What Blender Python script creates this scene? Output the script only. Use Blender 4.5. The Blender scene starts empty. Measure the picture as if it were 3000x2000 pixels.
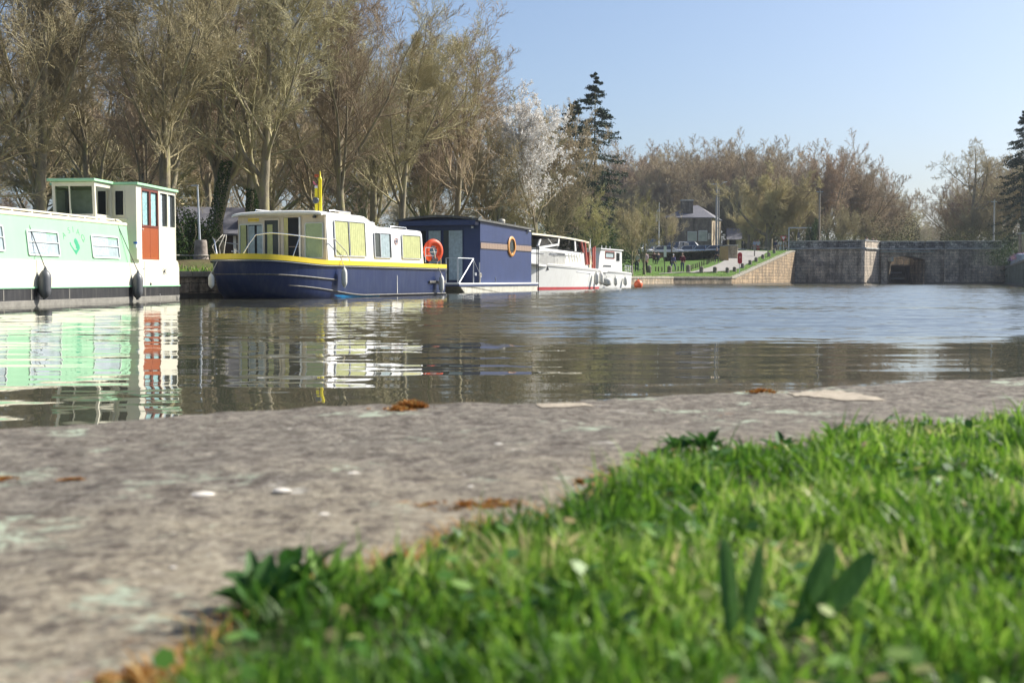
import bpy, bmesh, math, random
import numpy as np
from mathutils import Vector, Matrix
R = math.radians
C = bpy.context.scene.collection
scene = bpy.context.scene

# ---------------------------------------------------------------- camera, sky, sun, exposure
FPX, CAMZ, PITCH = 3500.0, 0.55, math.atan(182 / 3500.0)
cam_d = bpy.data.cameras.new('camera')
cam = bpy.data.objects.new('camera', cam_d); C.objects.link(cam)
cam.location = (0, 0, CAMZ); cam.rotation_euler = (math.pi / 2 - PITCH, 0, 0)
cam_d.sensor_width = 36; cam_d.lens = 42.0
cam_d.clip_start = 0.05; cam_d.clip_end = 6000
cam_d.dof.use_dof = True; cam_d.dof.focus_distance = 24.0; cam_d.dof.aperture_fstop = 6.2
scene.camera = cam
SUN_EL, SUN_AZ = R(38), R(65)          # azimuth measured from +Y towards +X
world = bpy.data.worlds.new('World'); scene.world = world; world.use_nodes = True
wn = world.node_tree.nodes; wn.clear()
sky = wn.new('ShaderNodeTexSky'); sky.sky_type = 'NISHITA'; sky.sun_disc = False
sky.sun_elevation = SUN_EL; sky.sun_rotation = SUN_AZ
sky.air_density = 0.95; sky.dust_density = 2.4; sky.ozone_density = 4.0; sky.altitude = 60
bg = wn.new('ShaderNodeBackground'); bg.inputs['Strength'].default_value = 0.088
wo = wn.new('ShaderNodeOutputWorld')
world.node_tree.links.new(sky.outputs[0], bg.inputs['Color']); world.node_tree.links.new(bg.outputs[0], wo.inputs['Surface'])
sun_d = bpy.data.lights.new('sun', 'SUN'); sun_d.energy = 5.0; sun_d.angle = R(0.55); sun_d.color = (1.0, 0.955, 0.87)
sun = bpy.data.objects.new('sun', sun_d); C.objects.link(sun)
sdir = Vector((math.sin(SUN_AZ) * math.cos(SUN_EL), math.cos(SUN_AZ) * math.cos(SUN_EL), math.sin(SUN_EL)))
sun.rotation_euler = (-sdir).to_track_quat('-Z', 'Y').to_euler()
sun.location = sdir * 200
vs = scene.view_settings
vs.view_transform = 'Standard'; vs.look = 'None'; vs.exposure = 0.78; vs.gamma = 1.0
scene.cycles.max_bounces = 6; scene.cycles.transparent_max_bounces = 12
scene.cycles.caustics_reflective = False; scene.cycles.caustics_refractive = False

# ---------------------------------------------------------------- photo measurement helpers (metres)
Fw = np.array((0, math.cos(PITCH), -math.sin(PITCH))); Uw = np.array((0, math.sin(PITCH), math.cos(PITCH)))
def ray(px, py):
    return Fw + np.array((1, 0, 0)) * (px - 1500) / FPX + Uw * (1000 - py) / FPX
def PG(px, py, z=0.0):
    d = ray(px, py); t = (z - CAMZ) / d[2]; return (d[0] * t, d[1] * t)
def PY(px, py, Y):
    d = ray(px, py); t = Y / d[1]; return (d[0] * t, CAMZ + d[2] * t)
class Frame:
    """vertical local frame of a boat: origin O on the water, +y along the boat (away from the camera), +x towards the canal"""
    def __init__(s, O, E):
        s.O = np.array(O, float); d = np.array(E, float) - s.O; s.L = float(np.hypot(*d)); s.d = d / s.L
        s.r = np.array((s.d[1], -s.d[0])); s.rot = math.atan2(s.d[1], s.d[0]) - math.pi / 2
    def side(s, px, py, x=0.0):            # -> (y, z) on the plane local x = const
        d = ray(px, py); n = s.r; o = s.O + s.r * x
        t = (o @ n) / (d[:2] @ n); p = d[:2] * t
        return float((p - s.O) @ s.d), float(CAMZ + d[2] * t)
    def front(s, px, py, y=0.0):           # -> (x, z) on the plane local y = const
        d = ray(px, py); n = s.d; o = s.O + s.d * y
        t = (o @ n) / (d[:2] @ n); p = d[:2] * t
        return float((p - s.O) @ s.r), float(CAMZ + d[2] * t)
    def world(s, x, y): return s.O + s.r * x + s.d * y

# ---------------------------------------------------------------- objects
def link(o, parent=None):
    C.objects.link(o)
    if parent is not None: o.parent = parent
    return o
def tag(o, label=None, cat=None, group=None, kind=None):
    if label: o['label'] = label
    if cat: o['category'] = cat
    if group: o['group'] = group
    if kind: o['kind'] = kind
    return o
def thing(name, label, cat, loc=(0, 0, 0), rot=0.0, group=None):
    o = bpy.data.objects.new(name, None); o.empty_display_size = 0.3; link(o)
    o.location = loc; o.rotation_euler = (0, 0, rot)
    return tag(o, label, cat, group)
def copy_tree(o, parent=None, loc=None, rot=None, scale=None, label=None, group=None):
    c = o.copy(); C.objects.link(c)
    if parent is not None: c.parent = parent
    for ch in [k for k in o.children]: copy_tree(ch, c)
    if loc is not None: c.location = loc
    if rot is not None: c.rotation_euler = (0, 0, rot)
    if scale is not None: c.scale = scale
    if label: c['label'] = label
    if group: c['group'] = group
    return c

class MB:
    def __init__(s): s.v = []; s.f = []; s.m = []
    def add(s, vs, fs, m=0):
        b = len(s.v); s.v += [tuple(map(float, p)) for p in vs]
        for f in fs: s.f.append([b + i for i in f]); s.m.append(m)
        return s
    def box(s, x0, x1, y0, y1, z0, z1, m=0):
        return s.add([(x0, y0, z0), (x1, y0, z0), (x1, y1, z0), (x0, y1, z0), (x0, y0, z1), (x1, y0, z1), (x1, y1, z1), (x0, y1, z1)],
                     [(0, 3, 2, 1), (4, 5, 6, 7), (0, 1, 5, 4), (1, 2, 6, 5), (2, 3, 7, 6), (3, 0, 4, 7)], m)
    def prism(s, pts, a0, a1, fn, m=0):
        """extrude the 2D outline pts between a0 and a1; fn(u, v, a) -> xyz"""
        n = len(pts)
        s.add([fn(u, v, a0) for u, v in pts] + [fn(u, v, a1) for u, v in pts],
              [tuple(range(n))[::-1], tuple(range(n, 2 * n))] + [(i, (i + 1) % n, n + (i + 1) % n, n + i) for i in range(n)], m)
        return s
    def ring(s, outer, inner, a0, a1, fn, m=0):
        n = len(outer); V = [fn(u, v, a) for a in (a0, a1) for L in (outer, inner) for u, v in L]
        F = []
        for i in range(n):
            j = (i + 1) % n
            F += [(i, j, n + j, n + i), (2 * n + i, 3 * n + i, 3 * n + j, 2 * n + j), (i, 2 * n + i, 2 * n + j, j), (n + i, n + j, 3 * n + j, 3 * n + i)]
        return s.add(V, F, m)
    def loft(s, rings, cap=True, m=0, closed=True):
        n = len(rings[0]); V = [p for r in rings for p in r]; F = []
        for k in range(len(rings) - 1):
            for i in range(n if closed else n - 1):
                j = (i + 1) % n; F.append((k * n + i, k * n + j, (k + 1) * n + j, (k + 1) * n + i))
        if cap and closed: F += [tuple(range(n))[::-1], tuple(range((len(rings) - 1) * n, len(rings) * n))]
        return s.add(V, F, m)
    def tube(s, pts, r, n=8, m=0, cap=True):
        P = [Vector(p) for p in pts]; rs = r if isinstance(r, (list, tuple)) else [r] * len(P); rings = []
        up = Vector((0, 0, 1)); prev = None
        for i, p in enumerate(P):
            t = (P[min(i + 1, len(P) - 1)] - P[max(i - 1, 0)]).normalized()
            if prev is None:
                a = t.cross(up)
                if a.length < 1e-3: a = t.cross(Vector((1, 0, 0)))
            else:
                a = prev - t * prev.dot(t)
                if a.length < 1e-4: a = t.cross(up)
            a.normalize(); prev = a; b = t.cross(a)
            rings.append([p + (a * math.cos(q) + b * math.sin(q)) * rs[i] for q in [2 * math.pi * k / n for k in range(n)]])
        return s.loft(rings, cap, m)
    def lathe(s, prof, c=(0, 0, 0), n=20, m=0, axis='z', cap=True):
        rings = []
        for r, h in prof:
            ring = []
            for k in range(n):
                q = 2 * math.pi * k / n; a, b = r * math.cos(q), r * math.sin(q)
                ring.append((c[0] + a, c[1] + b, c[2] + h) if axis == 'z' else (c[0] + h, c[1] + a, c[2] + b) if axis == 'x' else (c[0] + b, c[1] + h, c[2] + a))
            rings.append(ring)
        return s.loft(rings, cap, m)
    def torus(s, c, R0, r, n=28, k=10, axis='x', m=0, a0=0.0, a1=2 * math.pi):
        full = abs(a1 - a0 - 2 * math.pi) < 1e-6; rings = []
        for i in range(n + (0 if full else 1)):
            q = a0 + (a1 - a0) * i / n; ring = []
            for j in range(k):
                w = 2 * math.pi * j / k; rr = R0 + r * math.cos(w); h = r * math.sin(w)
                a, b = rr * math.cos(q), rr * math.sin(q)
                ring.append((c[0] + h, c[1] + a, c[2] + b) if axis == 'x' else (c[0] + a, c[1] + h, c[2] + b) if axis == 'y' else (c[0] + a, c[1] + b, c[2] + h))
            rings.append(ring)
        if full: rings.append(rings[0])
        return s.loft(rings, False, m)
    def build(s, name, mats, parent=None, smooth=False, bevel=0.0, uv=False, angle=None, loc=None):
        me = bpy.data.meshes.new(name); me.from_pydata(s.v, [], s.f)
        for mt in (mats if isinstance(mats, (list, tuple)) else [mats]): me.materials.append(mt)
        me.polygons.foreach_set('material_index', s.m)
        bm = bmesh.new(); bm.from_mesh(me); bmesh.ops.remove_doubles(bm, verts=bm.verts, dist=1e-5)
        bmesh.ops.recalc_face_normals(bm, faces=bm.faces); bm.to_mesh(me); bm.free()
        if smooth:
            me.polygons.foreach_set('use_smooth', [True] * len(me.polygons))
            me.set_sharp_from_angle(angle=R(angle or 38))
        if uv: box_uv(me)
        me.update()
        o = bpy.data.objects.new(name, me); link(o, parent)
        if loc is not None: o.location = loc
        if bevel:
            b = o.modifiers.new('bevel', 'BEVEL'); b.width = bevel; b.segments = 2; b.limit_method = 'ANGLE'; b.angle_limit = R(40); b.harden_normals = False
        return o
def box_uv(me):
    ul = me.uv_layers.new(name='uv')
    for p in me.polygons:
        n = p.normal
        if abs(n.z) > 0.8: t = None
        else:
            t = Vector((-n.y, n.x, 0)); t.normalize()
            if t.x < 0: t = -t
        for li in p.loop_indices:
            co = me.vertices[me.loops[li].vertex_index].co
            ul.data[li].uv = (co.x, co.y) if t is None else (co.x * t.x + co.y * t.y, co.z)
def np_mesh(name, V, Fq, mats, parent=None, smooth=True, attr=None):
    """fast mesh from numpy verts (n,3) and quad/tri faces (m,k)"""
    V = np.ascontiguousarray(V, dtype=np.float32); Fq = np.ascontiguousarray(Fq, dtype=np.int32); k = Fq.shape[1]
    me = bpy.data.meshes.new(name); me.vertices.add(len(V)); me.vertices.foreach_set('co', V.ravel())
    me.loops.add(Fq.size); me.loops.foreach_set('vertex_index', Fq.ravel())
    me.polygons.add(len(Fq)); me.polygons.foreach_set('loop_start', np.arange(0, Fq.size, k, dtype=np.int32))
    for mt in (mats if isinstance(mats, (list, tuple)) else [mats]): me.materials.append(mt)
    if smooth: me.polygons.foreach_set('use_smooth', np.ones(len(Fq), dtype=bool))
    if attr is not None:
        a = me.attributes.new('tint', 'FLOAT', 'POINT'); a.data.foreach_set('value', np.ascontiguousarray(attr, dtype=np.float32))
    me.update(calc_edges=True); me.validate()
    if parent is False: return me
    return link(bpy.data.objects.new(name, me), parent)
def rrect(u0, u1, v0, v1, r, n=4):
    out = []
    for cx, cy, a0 in ((u1 - r, v1 - r, 0), (u0 + r, v1 - r, 90), (u0 + r, v0 + r, 180), (u1 - r, v0 + r, 270)):
        for i in range(n + 1):
            a = R(a0 + 90 * i / n); out.append((cx + r * math.cos(a), cy + r * math.sin(a)))
    return out
SX = lambda u, v, a: (a, u, v)      # outline in the y-z plane, extruded along x
SY = lambda u, v, a: (u, a, v)      # outline in the x-z plane, extruded along y
SZ = lambda u, v, a: (u, v, a)

# ---------------------------------------------------------------- materials
MATS = {}
def mat(name, col, rough=0.55, var=0.12, scale=6.0, bump=0.0, bscale=None, metal=0.0, spec=0.5, col2=None, coat=0.0, detail=6.0, stretch=None, dirt=None, trans=0.0):
    if name in MATS: return MATS[name]
    m = bpy.data.materials.new(name); m.use_nodes = True; MATS[name] = m
    nt = m.node_tree; N = nt.nodes; L = nt.links; b = N['Principled BSDF']
    b.inputs['Roughness'].default_value = rough; b.inputs['Metallic'].default_value = metal
    b.inputs['Specular IOR Level'].default_value = spec; b.inputs['Coat Weight'].default_value = coat
    tc = N.new('ShaderNodeTexCoord'); src = tc.outputs['Object']
    if stretch:
        mp = N.new('ShaderNodeMapping'); mp.inputs['Scale'].default_value = stretch; L.new(src, mp.inputs['Vector']); src = mp.outputs[0]
    nz = N.new('ShaderNodeTexNoise'); nz.inputs['Scale'].default_value = scale; nz.inputs['Detail'].default_value = detail; nz.inputs['Roughness'].default_value = 0.62
    L.new(src, nz.inputs['Vector'])
    cr = N.new('ShaderNodeValToRGB'); cr.color_ramp.elements[0].position = 0.3; cr.color_ramp.elements[1].position = 0.7
    c2 = col2 or tuple(min(1, c * (1 + var)) for c in col); c1 = col if col2 else tuple(c * (1 - var) for c in col)
    cr.color_ramp.elements[0].color = (*c1, 1); cr.color_ramp.elements[1].color = (*c2, 1)
    L.new(nz.outputs['Fac'], cr.inputs['Fac']); out = cr.outputs['Color']
    if dirt:                                   # streaky grime: colour, amount
        mp2 = N.new('ShaderNodeMapping'); mp2.inputs['Scale'].default_value = (3.0, 3.0, 0.35); L.new(tc.outputs['Object'], mp2.inputs['Vector'])
        n2 = N.new('ShaderNodeTexNoise'); n2.inputs['Scale'].default_value = 2.2; n2.inputs['Detail'].default_value = 8; n2.inputs['Roughness'].default_value = 0.7
        L.new(mp2.outputs[0], n2.inputs['Vector'])
        mr = N.new('ShaderNodeMapRange'); mr.inputs[1].default_value = 0.48; mr.inputs[2].default_value = 0.75; mr.inputs[4].default_value = dirt[1]
        L.new(n2.outputs['Fac'], mr.inputs[0])
        mx = N.new('ShaderNodeMix'); mx.data_type = 'RGBA'; mx.inputs['B'].default_value = (*dirt[0], 1)
        L.new(mr.outputs[0], mx.inputs['Factor']); L.new(out, mx.inputs['A']); out = mx.outputs['Result']
    L.new(out, b.inputs['Base Color'])
    if bump:
        n3 = N.new('ShaderNodeTexNoise'); n3.inputs['Scale'].default_value = bscale or scale * 3; n3.inputs['Detail'].default_value = 5
        L.new(src, n3.inputs['Vector']); bp = N.new('ShaderNodeBump'); bp.inputs['Strength'].default_value = bump; bp.inputs['Distance'].default_value = 0.02
        L.new(n3.outputs['Fac'], bp.inputs['Height']); L.new(bp.outputs[0], b.inputs['Normal'])
    if trans:
        tr = N.new('ShaderNodeBsdfTranslucent'); ms = N.new('ShaderNodeMixShader'); ms.inputs[0].default_value = trans
        L.new(out, tr.inputs['Color']); L.new(b.outputs[0], ms.inputs[1]); L.new(tr.outputs[0], ms.inputs[2]); L.new(ms.outputs[0], N['Material Output'].inputs['Surface'])
    return m
def glass_mat(name, tint=(0.9, 0.95, 0.95), blend=.13):
    if name in MATS: return MATS[name]
    m = bpy.data.materials.new(name); m.use_nodes = True; MATS[name] = m
    nt = m.node_tree; N = nt.nodes; L = nt.links; N.remove(N['Principled BSDF'])
    t = N.new('ShaderNodeBsdfTransparent'); t.inputs[0].default_value = (*tint, 1)
    g = N.new('ShaderNodeBsdfGlossy'); g.inputs['Roughness'].default_value = 0.02
    fr = N.new('ShaderNodeLayerWeight'); fr.inputs['Blend'].default_value = blend; mx = N.new('ShaderNodeMixShader')
    L.new(fr.outputs['Fresnel'], mx.inputs[0]); L.new(t.outputs[0], mx.inputs[1]); L.new(g.outputs[0], mx.inputs[2]); L.new(mx.outputs[0], N['Material Output'].inputs['Surface'])
    return m
def ramp_mat(name, stops, scale, rough=0.8, bump=0.0, attr=None, island=False, objrand=False, trans=0.0, spec=0.3, detail=8, stretch=(1, 1, 1), bdist=0.02, bscale=None):
    """multi-stop colour driven by noise (or by a random value per leaf/blade)"""
    if name in MATS: return MATS[name]
    m = bpy.data.materials.new(name); m.use_nodes = True; MATS[name] = m
    nt = m.node_tree; N = nt.nodes; L = nt.links; b = N['Principled BSDF']
    b.inputs['Roughness'].default_value = rough; b.inputs['Specular IOR Level'].default_value = spec
    tc = N.new('ShaderNodeTexCoord'); mp = N.new('ShaderNodeMapping'); mp.inputs['Scale'].default_value = stretch; L.new(tc.outputs['Object'], mp.inputs['Vector'])
    nz = N.new('ShaderNodeTexNoise'); nz.inputs['Scale'].default_value = scale; nz.inputs['Detail'].default_value = detail; nz.inputs['Roughness'].default_value = 0.65
    L.new(mp.outputs[0], nz.inputs['Vector']); fac = nz.outputs['Fac']
    if island:
        g = N.new('ShaderNodeNewGeometry'); fac = g.outputs['Random Per Island']
    if attr:
        a = N.new('ShaderNodeAttribute'); a.attribute_name = attr; fac = a.outputs['Fac']
    cr = N.new('ShaderNodeValToRGB'); e = cr.color_ramp.elements
    while len(e) < len(stops): e.new(0.5)
    for i, (p, c) in enumerate(stops): e[i].position = p; e[i].color = (*c, 1)
    L.new(fac, cr.inputs['Fac']); out = cr.outputs['Color']
    if objrand:
        oi = N.new('ShaderNodeObjectInfo'); hs = N.new('ShaderNodeHueSaturation'); mr = N.new('ShaderNodeMapRange'); mr.inputs[3].default_value = 0.75; mr.inputs[4].default_value = 1.25
        L.new(oi.outputs['Random'], mr.inputs[0]); L.new(mr.outputs[0], hs.inputs['Value'])
        mr2 = N.new('ShaderNodeMapRange'); mr2.inputs[3].default_value = 0.485; mr2.inputs[4].default_value = 0.51
        ml = N.new('ShaderNodeMath'); ml.operation = 'FRACT'; mm = N.new('ShaderNodeMath'); mm.operation = 'MULTIPLY'; mm.inputs[1].default_value = 7.31
        L.new(oi.outputs['Random'], mm.inputs[0]); L.new(mm.outputs[0], ml.inputs[0]); L.new(ml.outputs[0], mr2.inputs[0]); L.new(mr2.outputs[0], hs.inputs['Hue'])
        L.new(out, hs.inputs['Color']); out = hs.outputs['Color']
    L.new(out, b.inputs['Base Color'])
    if bump:
        n3 = N.new('ShaderNodeTexNoise'); n3.inputs['Scale'].default_value = bscale or scale * 2.5; n3.inputs['Detail'].default_value = 8; n3.inputs['Roughness'].default_value = 0.7
        L.new(mp.outputs[0], n3.inputs['Vector']); bp = N.new('ShaderNodeBump'); bp.inputs['Strength'].default_value = bump; bp.inputs['Distance'].default_value = bdist
        L.new(n3.outputs['Fac'], bp.inputs['Height']); L.new(bp.outputs[0], b.inputs['Normal'])
    if trans:
        tr = N.new('ShaderNodeBsdfTranslucent'); ms = N.new('ShaderNodeMixShader'); ms.inputs[0].default_value = trans
        L.new(out, tr.inputs['Color']); L.new(b.outputs[0], ms.inputs[1]); L.new(tr.outputs[0], ms.inputs[2]); L.new(ms.outputs[0], N['Material Output'].inputs['Surface'])
    return m
def stone_mat(name, c1, c2, mortar, bw=0.5, bh=0.22, stain=((0.06, 0.06, 0.06), 0.6), bump=0.6, msize=0.012):
    """coursed masonry on box-projected UVs, with blotchy stains"""
    if name in MATS: return MATS[name]
    m = bpy.data.materials.new(name); m.use_nodes = True; MATS[name] = m
    nt = m.node_tree; N = nt.nodes; L = nt.links; b = N['Principled BSDF']; b.inputs['Roughness'].default_value = 0.9; b.inputs['Specular IOR Level'].default_value = 0.2
    tc = N.new('ShaderNodeTexCoord'); br = N.new('ShaderNodeTexBrick'); br.inputs['Scale'].default_value = 1.0
    nd = N.new('ShaderNodeTexNoise'); nd.inputs['Scale'].default_value = 1.3; L.new(tc.outputs['UV'], nd.inputs['Vector'])
    va = N.new('ShaderNodeVectorMath'); va.operation = 'SCALE'; va.inputs['Scale'].default_value = 0.22; L.new(nd.outputs['Color'], va.inputs[0])
    vb = N.new('ShaderNodeVectorMath'); vb.operation = 'ADD'; L.new(tc.outputs['UV'], vb.inputs[0]); L.new(va.outputs[0], vb.inputs[1])
    L.new(vb.outputs[0], br.inputs['Vector'])
    br.inputs['Brick Width'].default_value = bw; br.inputs['Row Height'].default_value = bh; br.inputs['Mortar Size'].default_value = msize; br.inputs['Mortar Smooth'].default_value = 0.4
    br.inputs['Color1'].default_value = (*c1, 1); br.inputs['Color2'].default_value = (*c2, 1); br.inputs['Mortar'].default_value = (*mortar, 1)
    n1 = N.new('ShaderNodeTexNoise'); n1.inputs['Scale'].default_value = 1.1; n1.inputs['Detail'].default_value = 10; n1.inputs['Roughness'].default_value = 0.72
    L.new(tc.outputs['Object'], n1.inputs['Vector'])
    mr = N.new('ShaderNodeMapRange'); mr.inputs[1].default_value = 0.42; mr.inputs[2].default_value = 0.66; mr.inputs[4].default_value = stain[1]; L.new(n1.outputs['Fac'], mr.inputs[0])
    mx = N.new('ShaderNodeMix'); mx.data_type = 'RGBA'; mx.inputs['B'].default_value = (*stain[0], 1)
    L.new(mr.outputs[0], mx.inputs['Factor']); L.new(br.outputs['Color'], mx.inputs['A'])
    n2 = N.new('ShaderNodeTexNoise'); n2.inputs['Scale'].default_value = 9; n2.inputs['Detail'].default_value = 6; L.new(tc.outputs['Object'], n2.inputs['Vector'])
    hs = N.new('ShaderNodeHueSaturation'); mr2 = N.new('ShaderNodeMapRange'); mr2.inputs[1].default_value = 0.3; mr2.inputs[2].default_value = 0.7; mr2.inputs[3].default_value = 0.65; mr2.inputs[4].default_value = 1.35
    L.new(n2.outputs['Fac'], mr2.inputs[0]); L.new(mr2.outputs[0], hs.inputs['Value']); L.new(mx.outputs['Result'], hs.inputs['Color']); L.new(hs.outputs[0], b.inputs['Base Color'])
    mp3 = N.new('ShaderNodeMapping'); mp3.inputs['Scale'].default_value = (1.6, 1.6, .28); L.new(tc.outputs['Object'], mp3.inputs['Vector']); n4 = N.new('ShaderNodeTexNoise'); n4.inputs['Scale'].default_value = .9; n4.inputs['Detail'].default_value = 9; n4.inputs['Roughness'].default_value = .7; L.new(mp3.outputs[0], n4.inputs['Vector'])
    mr4 = N.new('ShaderNodeMapRange'); mr4.inputs[1].default_value = .36; mr4.inputs[2].default_value = .64; mr4.inputs[3].default_value = .5; mr4.inputs[4].default_value = 1.55; L.new(n4.outputs['Fac'], mr4.inputs[0])
    hs2 = N.new('ShaderNodeHueSaturation'); L.new(mr4.outputs[0], hs2.inputs['Value']); L.new(hs.outputs[0], hs2.inputs['Color']); L.new(hs2.outputs[0], b.inputs['Base Color'])
    ad = N.new('ShaderNodeMath'); ad.operation = 'SUBTRACT'; L.new(n2.outputs['Fac'], ad.inputs[0]); L.new(br.outputs['Fac'], ad.inputs[1])
    bp = N.new('ShaderNodeBump'); bp.inputs['Strength'].default_value = bump; bp.inputs['Distance'].default_value = 0.03; L.new(ad.outputs[0], bp.inputs['Height']); L.new(bp.outputs[0], b.inputs['Normal'])
    return m

M_white = mat('white_gelcoat', (0.78, 0.78, 0.75), 0.3, 0.03, 2, dirt=((0.45, 0.43, 0.36), 0.28))
M_cream = mat('cream_paint', (0.72, 0.69, 0.56), 0.4, 0.03, 2, dirt=((0.55, 0.5, 0.4), 0.22))
M_mint = mat('mint_paint', (0.31, 0.57, 0.345), 0.42, 0.03, 1.5, dirt=((0.42, 0.62, 0.42), 0.25))
M_mint_dk = mat('mint_trim', (0.30, 0.62, 0.36), 0.45, 0.06, 3)
M_grayblue = mat('greyish_panel', (0.60, 0.63, 0.60), 0.5, 0.04, 2)
M_black = mat('black_bitumen', (0.018, 0.018, 0.02), 0.5, 0.3, 4, dirt=((0.12, 0.11, 0.10), 0.5))
M_scum = mat('waterline_grime', (0.20, 0.19, 0.165), 0.8, 0.25, 5, bump=0.2)
M_wood_red = mat('varnished_wood', (0.34, 0.085, 0.03), 0.35, 0.2, 4, stretch=(14, 14, 1.0), coat=0.3)
M_wood_dk = mat('dark_red_wood', (0.16, 0.04, 0.025), 0.4, 0.2, 4, stretch=(14, 14, 1.0))
M_dark = mat('dark_interior', (0.012, 0.013, 0.015), 0.8, 0.3, 3)
M_dim = mat('dim_interior', (0.07, 0.07, 0.065), 0.8, 0.3, 2)
M_lace = mat('lace_curtain', (0.50, 0.52, 0.57), 0.9, 0.35, 30, stretch=(1, 1, 1))
M_greycurt = mat('grey_curtain', (0.42, 0.46, 0.48), 0.9, 0.2, 8)
M_tealcurt = mat('teal_curtain', (0.35, 0.55, 0.56), 0.9, 0.35, 14)
M_yelcurt = mat('yellow_curtain', (0.56, 0.52, 0.24), 0.9, 0.12, 6)
M_alu = mat('aluminium', (0.62, 0.63, 0.65), 0.35, 0.06, 8, metal=0.7)
M_chrome = mat('steel_tube', (0.72, 0.72, 0.72), 0.2, 0.05, 8, metal=0.9)
M_rubber = mat('grey_rubber', (0.075, 0.08, 0.09), 0.45, 0.2, 5, dirt=((0.2, 0.2, 0.2), 0.4))
M_fend = mat('white_fender_vinyl', (0.70, 0.69, 0.63), 0.45, 0.1, 6, dirt=((0.35, 0.32, 0.25), 0.5))
M_rope = mat('rope', (0.45, 0.42, 0.36), 0.9, 0.3, 30)
M_ropedk = mat('dark_rope', (0.10, 0.10, 0.10), 0.9, 0.3, 30)
M_yellow = mat('yellow_gunwale', (0.80, 0.60, 0.035), 0.4, 0.06, 3, dirt=((0.5, 0.38, 0.08), 0.35))
M_navy = mat('navy_hull', (0.014, 0.026, 0.085), 0.3, 0.12, 2, dirt=((0.07, 0.09, 0.14), 0.5))
M_navy2 = mat('navy_cladding', (0.022, 0.040, 0.120), 0.45, 0.1, 1.5, dirt=((0.06, 0.08, 0.18), 0.35))
M_bluebot = mat('blue_antifoul', (0.01, 0.16, 0.42), 0.5, 0.2, 3, col2=(0.02, 0.30, 0.60))
M_beige = mat('beige_panel', (0.60, 0.52, 0.40), 0.55, 0.08, 3, dirt=((0.36, 0.29, 0.18), 0.4))
M_orange = mat('orange_ring', (0.85, 0.095, 0.02), 0.5, 0.1, 5)
M_oribuoy = mat('orange_buoy', (0.85, 0.16, 0.05), 0.45, 0.12, 4)
M_red = mat('red_paint', (0.62, 0.02, 0.03), 0.4, 0.1, 4)
M_redhull = mat('red_boot_top', (0.42, 0.045, 0.05), 0.55, 0.2, 4)
M_redwood = mat('reddish_door', (0.36, 0.07, 0.05), 0.45, 0.15, 4)
M_bandwood = mat('weathered_band', (0.28, 0.20, 0.15), 0.8, 0.2, 6, stretch=(1, 3, 12))
M_buttercream = mat('buttermilk_deck', (0.78, 0.72, 0.55), 0.5, 0.06, 3)
M_concrete = mat('pale_hull_concrete', (0.52, 0.50, 0.42), 0.75, 0.18, 2.5, dirt=((0.2, 0.19, 0.15), 0.6))
M_glass = glass_mat('window_glass', blend=.055)
M_glassdk = glass_mat('tinted_glass', (0.62, 0.70, 0.68), .3)
M_screen = mat('screen_blue', (0.03, 0.12, 0.5), 0.4, 0.1)
M_galv = mat('galvanised', (0.50, 0.52, 0.54), 0.45, 0.1, 9, metal=0.5)
M_green_rep = mat('emblem_green', (0.035, 0.33, 0.17), 0.5, 0.08, 4)
M_letter = mat('letter_green', (0.05, 0.22, 0.12), 0.5, 0.08, 4)
# ---------------------------------------------------------------- the basin: water, banks, far land
BANK = [(-16, -40), (-14.8, -8), (-12.7, 22), (-11.75, 32.6), (-9.7, 36.2), (-6.35, 43.4), (-6.2, 49.6), (-2.0, 58), (2.2, 69.7), (4.9, 79), (9, 91), (14, 104), (19.9, 108.5), (34.3, 145.2)]
NIN = np.array((-0.9, 0.436)); NIN = NIN / np.hypot(*NIN); TQ = np.array((-NIN[1], NIN[0])) * -1.0
TQ = np.array((NIN[1], -NIN[0]))       # axis along which the bank advances
bq = np.array([np.dot(TQ, p) for p in BANK]); BX = np.array([p[0] for p in BANK]); BY = np.array([p[1] for p in BANK])
def sst(a, b, x):
    t = np.clip((np.asarray(x, float) - a) / (b - a), 0, 1); return t * t * (3 - 2 * t)
def inland(X, Y):
    q = X * TQ[0] + Y * TQ[1]; ex = np.interp(q, bq, BX); ey = np.interp(q, bq, BY)
    return (X - ex) * NIN[0] + (Y - ey) * NIN[1], ey
def TZ(X, Y):
    d, ey = inland(X, Y); dd = np.maximum(d, 0)
    w = sst(4, 22, dd)
    r_in = np.interp(Y, [98, 130, 160, 180], [0, .75, 2.15, 2.75]); r_ed = np.clip((ey - 110) * 0.097, 0, 3.42)
    r_ed = np.minimum(r_ed, 3.2 - 0.46 * sst(0, 6, dd) - 0.25 * sst(10, 40, dd))
    base = 0.76 + 0.46 * sst(0, 6, dd) + 0.25 * sst(10, 40, dd)
    return base + r_in * w + r_ed * (1 - w)
def GT(px, py, lift=0.0):
    """where the sight line through a pixel meets the far bank (never used for things off the ground)"""
    d = ray(px, py); best = (9e9, None)
    for Y in np.arange(20, 330, 0.5):
        X = d[0] / d[1] * Y; Z = CAMZ + d[2] / d[1] * Y
        dd, _ = inland(X, Y)
        if dd >= 0 and Z <= TZ(X, Y) + lift: return float(X), float(Y), float(TZ(X, Y))
        if dd >= 0.4 and 90 < Y < 152 and Z - TZ(X, Y) < best[0]: best = (Z - TZ(X, Y), (float(X), float(Y), float(TZ(X, Y))))
    return best[1]
def ongr(px, Y):
    X = (px - 1500) / FPX * Y * (1 + 0.0); d = ray(px, 780); X = d[0] / d[1] * Y
    return float(X), float(Y), float(TZ(X, Y))

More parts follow.
